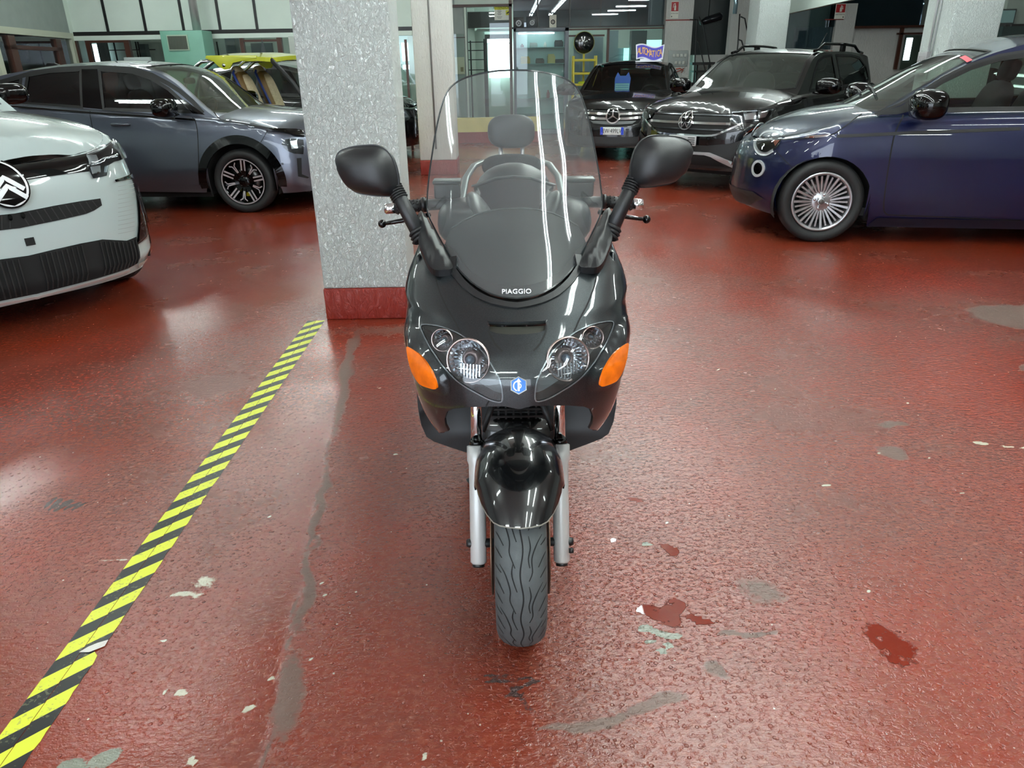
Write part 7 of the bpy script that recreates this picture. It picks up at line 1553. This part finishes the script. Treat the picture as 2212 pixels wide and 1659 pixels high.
pats = [[(-.018, .0), (-.022, .10), (-.016, .20), (-.010, .27)], [(-.050, .02), (-.036, .12), (-.026, .26), (-.027, .36), (-.020, .44), (-.014, .50)], [(-.058, .16), (-.050, .22), (-.040, .30)], [(-.060, .02), (-.054, .06), (-.046, .10)], [(-.060, .30), (-.052, .36), (-.044, .41)],
        [(.018, .22), (.022, .32), (.017, .42), (.020, .50)], [(.050, .20), (.036, .30), (.025, .42), (.026, .54), (.018, .62)], [(.058, .36), (.050, .42), (.040, .50)], [(.060, .22), (.054, .26), (.046, .30)], [(.060, .50), (.052, .55), (.044, .60)]]
for side in (0, 1):
    v = MB()
    for k in range(NP):
        for pt in pats[side * 5:side * 5 + 5]:
            L = np.array([(w_, -p_ + 2 * PI * k / NP) for w_, p_ in spline(pt, n=4)]); P3 = TA(L[:, 0], L[:, 1]); N3 = fnormal(TA, L[:, 0], L[:, 1]); N3 = N3 * np.sign((N3 * (P3 - np.array([0, 0, .262]))).sum(1))[:, None]
            T3 = np.gradient(P3, axis=0); T3 /= np.linalg.norm(T3, axis=1, keepdims=True); B3 = np.cross(N3, T3); w3 = np.interp(np.linspace(0, 1, len(L)), [0, .3, 1], [.0012, .0034, .0022])[:, None] / 2
            a_ = P3 + B3 * w3 + N3 * .0005; b_ = P3 - B3 * w3 + N3 * .0005; n = len(L); v.add(list(a_) + list(b_), [(i, i + 1, n + i + 1, n + i) for i in range(n - 1)])
    v.build('tread_grooves', gm, ty)
v = SB(); v.lathe([(.176, .040), (.170, .044), (.160, .038), (.155, .0), (.160, -.038), (.170, -.044), (.176, -.040)], 48, o=(0, SY, .262), ax='x')
for k in range(5):
    a = 2 * PI * k / 5 + .3; v.obox((0, SY - .10 * math.cos(a), .262 + .10 * math.sin(a)), (.022, 0, 0), (0, -.062 * math.cos(a), .062 * math.sin(a)), (0, .015 * math.sin(a), .015 * math.cos(a)))
v.lathe([(0, .05), (.04, .05), (.045, .03), (.045, -.03), (.04, -.05), (0, -.05)], 24, o=(0, SY, .262), ax='x'); v.build('front_rim', pbr('rim_grey', (90, 90, 92), .4, .6))
# mudguard
def GA(a, ph):
    w_ = .112 - .030 * np.clip((1.25 - ph) / .6, 0, 1); r = .306 - .085 * (1 - np.cos(a)) ; return np.stack([w_ * np.sin(np.clip(a, -PI / 2, PI / 2)), SY - r * np.cos(ph), .262 + r * np.sin(ph)], -1)
G2 = sl(GA); iG = Inv(G2, SM, (-1.6, .02, .5, 2.0), n=(120, 160))
gl_ = iG([(1125, 1141), (1100, 1140), (1080, 1136), (1066, 1129), (1052, 1112), (1040, 1090), (1032, 1068), (1030, 1058)]); gl_ = [(min(a, 0), b) for a, b in gl_]
gl_ = gl_[1:] + [(-1.45, gl_[-1][1] + .10), (-1.45, 1.2), (-1.5, 1.6), (-1.1, 1.95), (-.5, 2.15)]
go_ = [(0, iG([(1122, 1142)])[0][1])] + gl_ + [(0, 2.2)] + mir(gl_)
panel('mudguard', G2, go_, M_char2, scoot, step=.05, sv=1.0, thick=.004)
ribbon('mudguard_edge', G2, mir(gl_[:5]) + [go_[0]] + gl_[:5], .003, pbr('worn_edge', (120, 116, 108), .6), scoot, off=.0005, step=.05)
# --- belly: leg shield, radiator grille, braces
def LA(x, z): return np.stack([x, 1.945 + .07 * (1 - np.clip(np.abs(x) / .29, 0, 1) ** 2) * np.clip((z - .36) / .2, .2, 1), z], -1)
L2 = sl(LA); lsL = [(-.290, .60), (-.291, .564), (-.291, .509), (-.285, .45), (-.272, .41), (-.250, .392), (-.207, .372), (-.156, .350), (-.10, .325), (-.05, .31)]
win_ = [(-.085, .47), (-.085, .64), (.085, .64), (.085, .47)]
panel('leg_shield', L2, [(0, .66), (-.20, .70), (-.26, .74), (-.285, .70)] + lsL + [(0, .305)] + mir(lsL) + [(.285, .70), (.26, .74), (.20, .70)], M_inner, scoot, holes=[win_], step=.03, thick=.012)
# side shrouds running back from the leg shield edge
for sg in (-1, 1):
    pr_ = [(1.96, .74), (1.96, .56), (2.02, .46), (2.14, .38), (2.40, .33), (2.75, .32), (2.8, .40), (2.4, .36), (2.2, .50), (2.12, .74), (2.05, .86), (1.9, .93), (1.82, .90)]
    v = SB(); v.prism(pr_, sg * .255, sg * .272, 'yz'); v.build('side_shroud', M_char2, bevel=.006)
    pr2 = [(1.78, 1.0), (1.70, .80), (1.72, .70), (1.95, .72), (2.10, .86), (2.02, 1.0)]; v = SB(); v.prism(pr2, sg * .232, sg * .246, 'yz'); v.build('knee_shield', M_char, bevel=.006)
v = SB()
for k in range(8): x = -.078 + k * .0223; v.box(x - .003, 1.955, .46, x + .003, 1.968, .65)
for k in range(8): z = .47 + k * .024; v.box(-.085, 1.950, z - .003, .085, 1.966, z + .003)
v.build('radiator_grille', M_plas)
SB().box(-.09, 1.985, .44, .09, 2.01, .66).build('radiator', pbr('radiator_grey', (52, 54, 54), .5, .5))
for sg in (-1, 1): SB().tube([(sg * .052, 1.86, .60), (sg * .098, 1.80, .50)], .009, 10).build('fork_brace', M_plas)
SB().tube([(0, 1.84, .56), (0, 1.98, .95)], .03, 14).build('steering_column', M_inner)
# --- everything behind: floor, tunnel, seat, tail, rear wheel, backrest
SB().ball((0, 2.55, .36), .20, .62, .16, 24, 12, e=.6).build('floor_tunnel', M_char2)
for sg in (-1, 1): SB().box(sg * .14 - .08, 2.42, .27, sg * .14 + .08, 2.85, .31).build('footboard', M_plas, bevel=.012)
SB().ball((0, 3.02, .60), .205, .62, .22, 28, 14, e=.7).build('rear_body', M_char)
SB().ball((0, 2.74, .775), .155, .34, .075, 24, 12, e=.65).build('rider_seat', pbr('seat_vinyl', (24, 24, 26), .55)); SB().ball((0, 3.16, .86), .135, .26, .07, 24, 12, e=.65).build('passenger_seat', MATS['seat_vinyl'])
SB().ball((0, 3.60, .74), .10, .10, .06, 18, 10, e=.8).build('tail_lamp', pbr('tail_red', (120, 10, 12), .15, coat=1))
rt = SB(); rt.lathe([(.165, .05), (.185, .066), (.22, .072), (.245, .06), (.26, .034), (.266, 0), (.26, -.034), (.245, -.06), (.22, -.072), (.185, -.066), (.165, -.05)], 64, o=(0, 3.11, .266), ax='x'); o = rt.build('rear_tyre', M_tyre)
SB().lathe([(0, .05), (.05, .05), (.165, .055), (.165, -.055), (.05, -.05), (0, -.05)], 32, o=(0, 3.11, .266), ax='x').build('rear_rim', MATS['rim_grey'], o)
SB().ball((-.115, 3.0, .30), .05, .24, .075, 18, 10, e=.7).build('engine_case', pbr('engine_alloy', (130, 130, 128), .45, .7)); SB().tube([(.13, 2.9, .26), (.145, 3.1, .29), (.15, 3.4, .36)], [.03, .055, .05], 16).build('exhaust', pbr('exhaust_dark', (50, 50, 52), .35, .8))
SB().tube([(.03, 2.42, .22), (.16, 2.36, .02), (.185, 2.35, .008)], .011, 8).tube([(-.03, 2.42, .22), (-.16, 2.36, .02), (-.185, 2.35, .008)], .011, 8).build('centre_stand', M_plas)
SB().ball((0, 3.17, 1.172), .097, .035, .066, 26, 14, e=.72).build('backrest_pad', pbr('pad_vinyl', (34, 38, 40), .5))
for sg in (-1, 1): SB().tube([(sg * .045, 3.18, 1.13), (sg * .045, 3.17, 1.02)], .0085, 12).build('backrest_post', pbr('post_steel', (170, 170, 172), .3, .8))
SB().ball((0, 3.17, 1.035), .125, .06, .048, 26, 12, e=.75).build('backrest_bolster', pbr('fleece_black', (22, 24, 25), .95, bump=1.0, bscale=160)); SB().box(-.05, 3.14, .86, .05, 3.20, 1.02).build('backrest_bracket', M_plas, bevel=.01)
for sg in (-1, 1): SB().tube([(sg * .12, 3.20, 1.05), (sg * .155, 3.12, 1.045), (sg * .185, 3.02, 1.01), (sg * .20, 2.92, .93), (sg * .17, 2.85, .84)], .015, 12, flat=.7).build('grab_rail', pbr('rail_grey', (120, 126, 126), .3, .5))
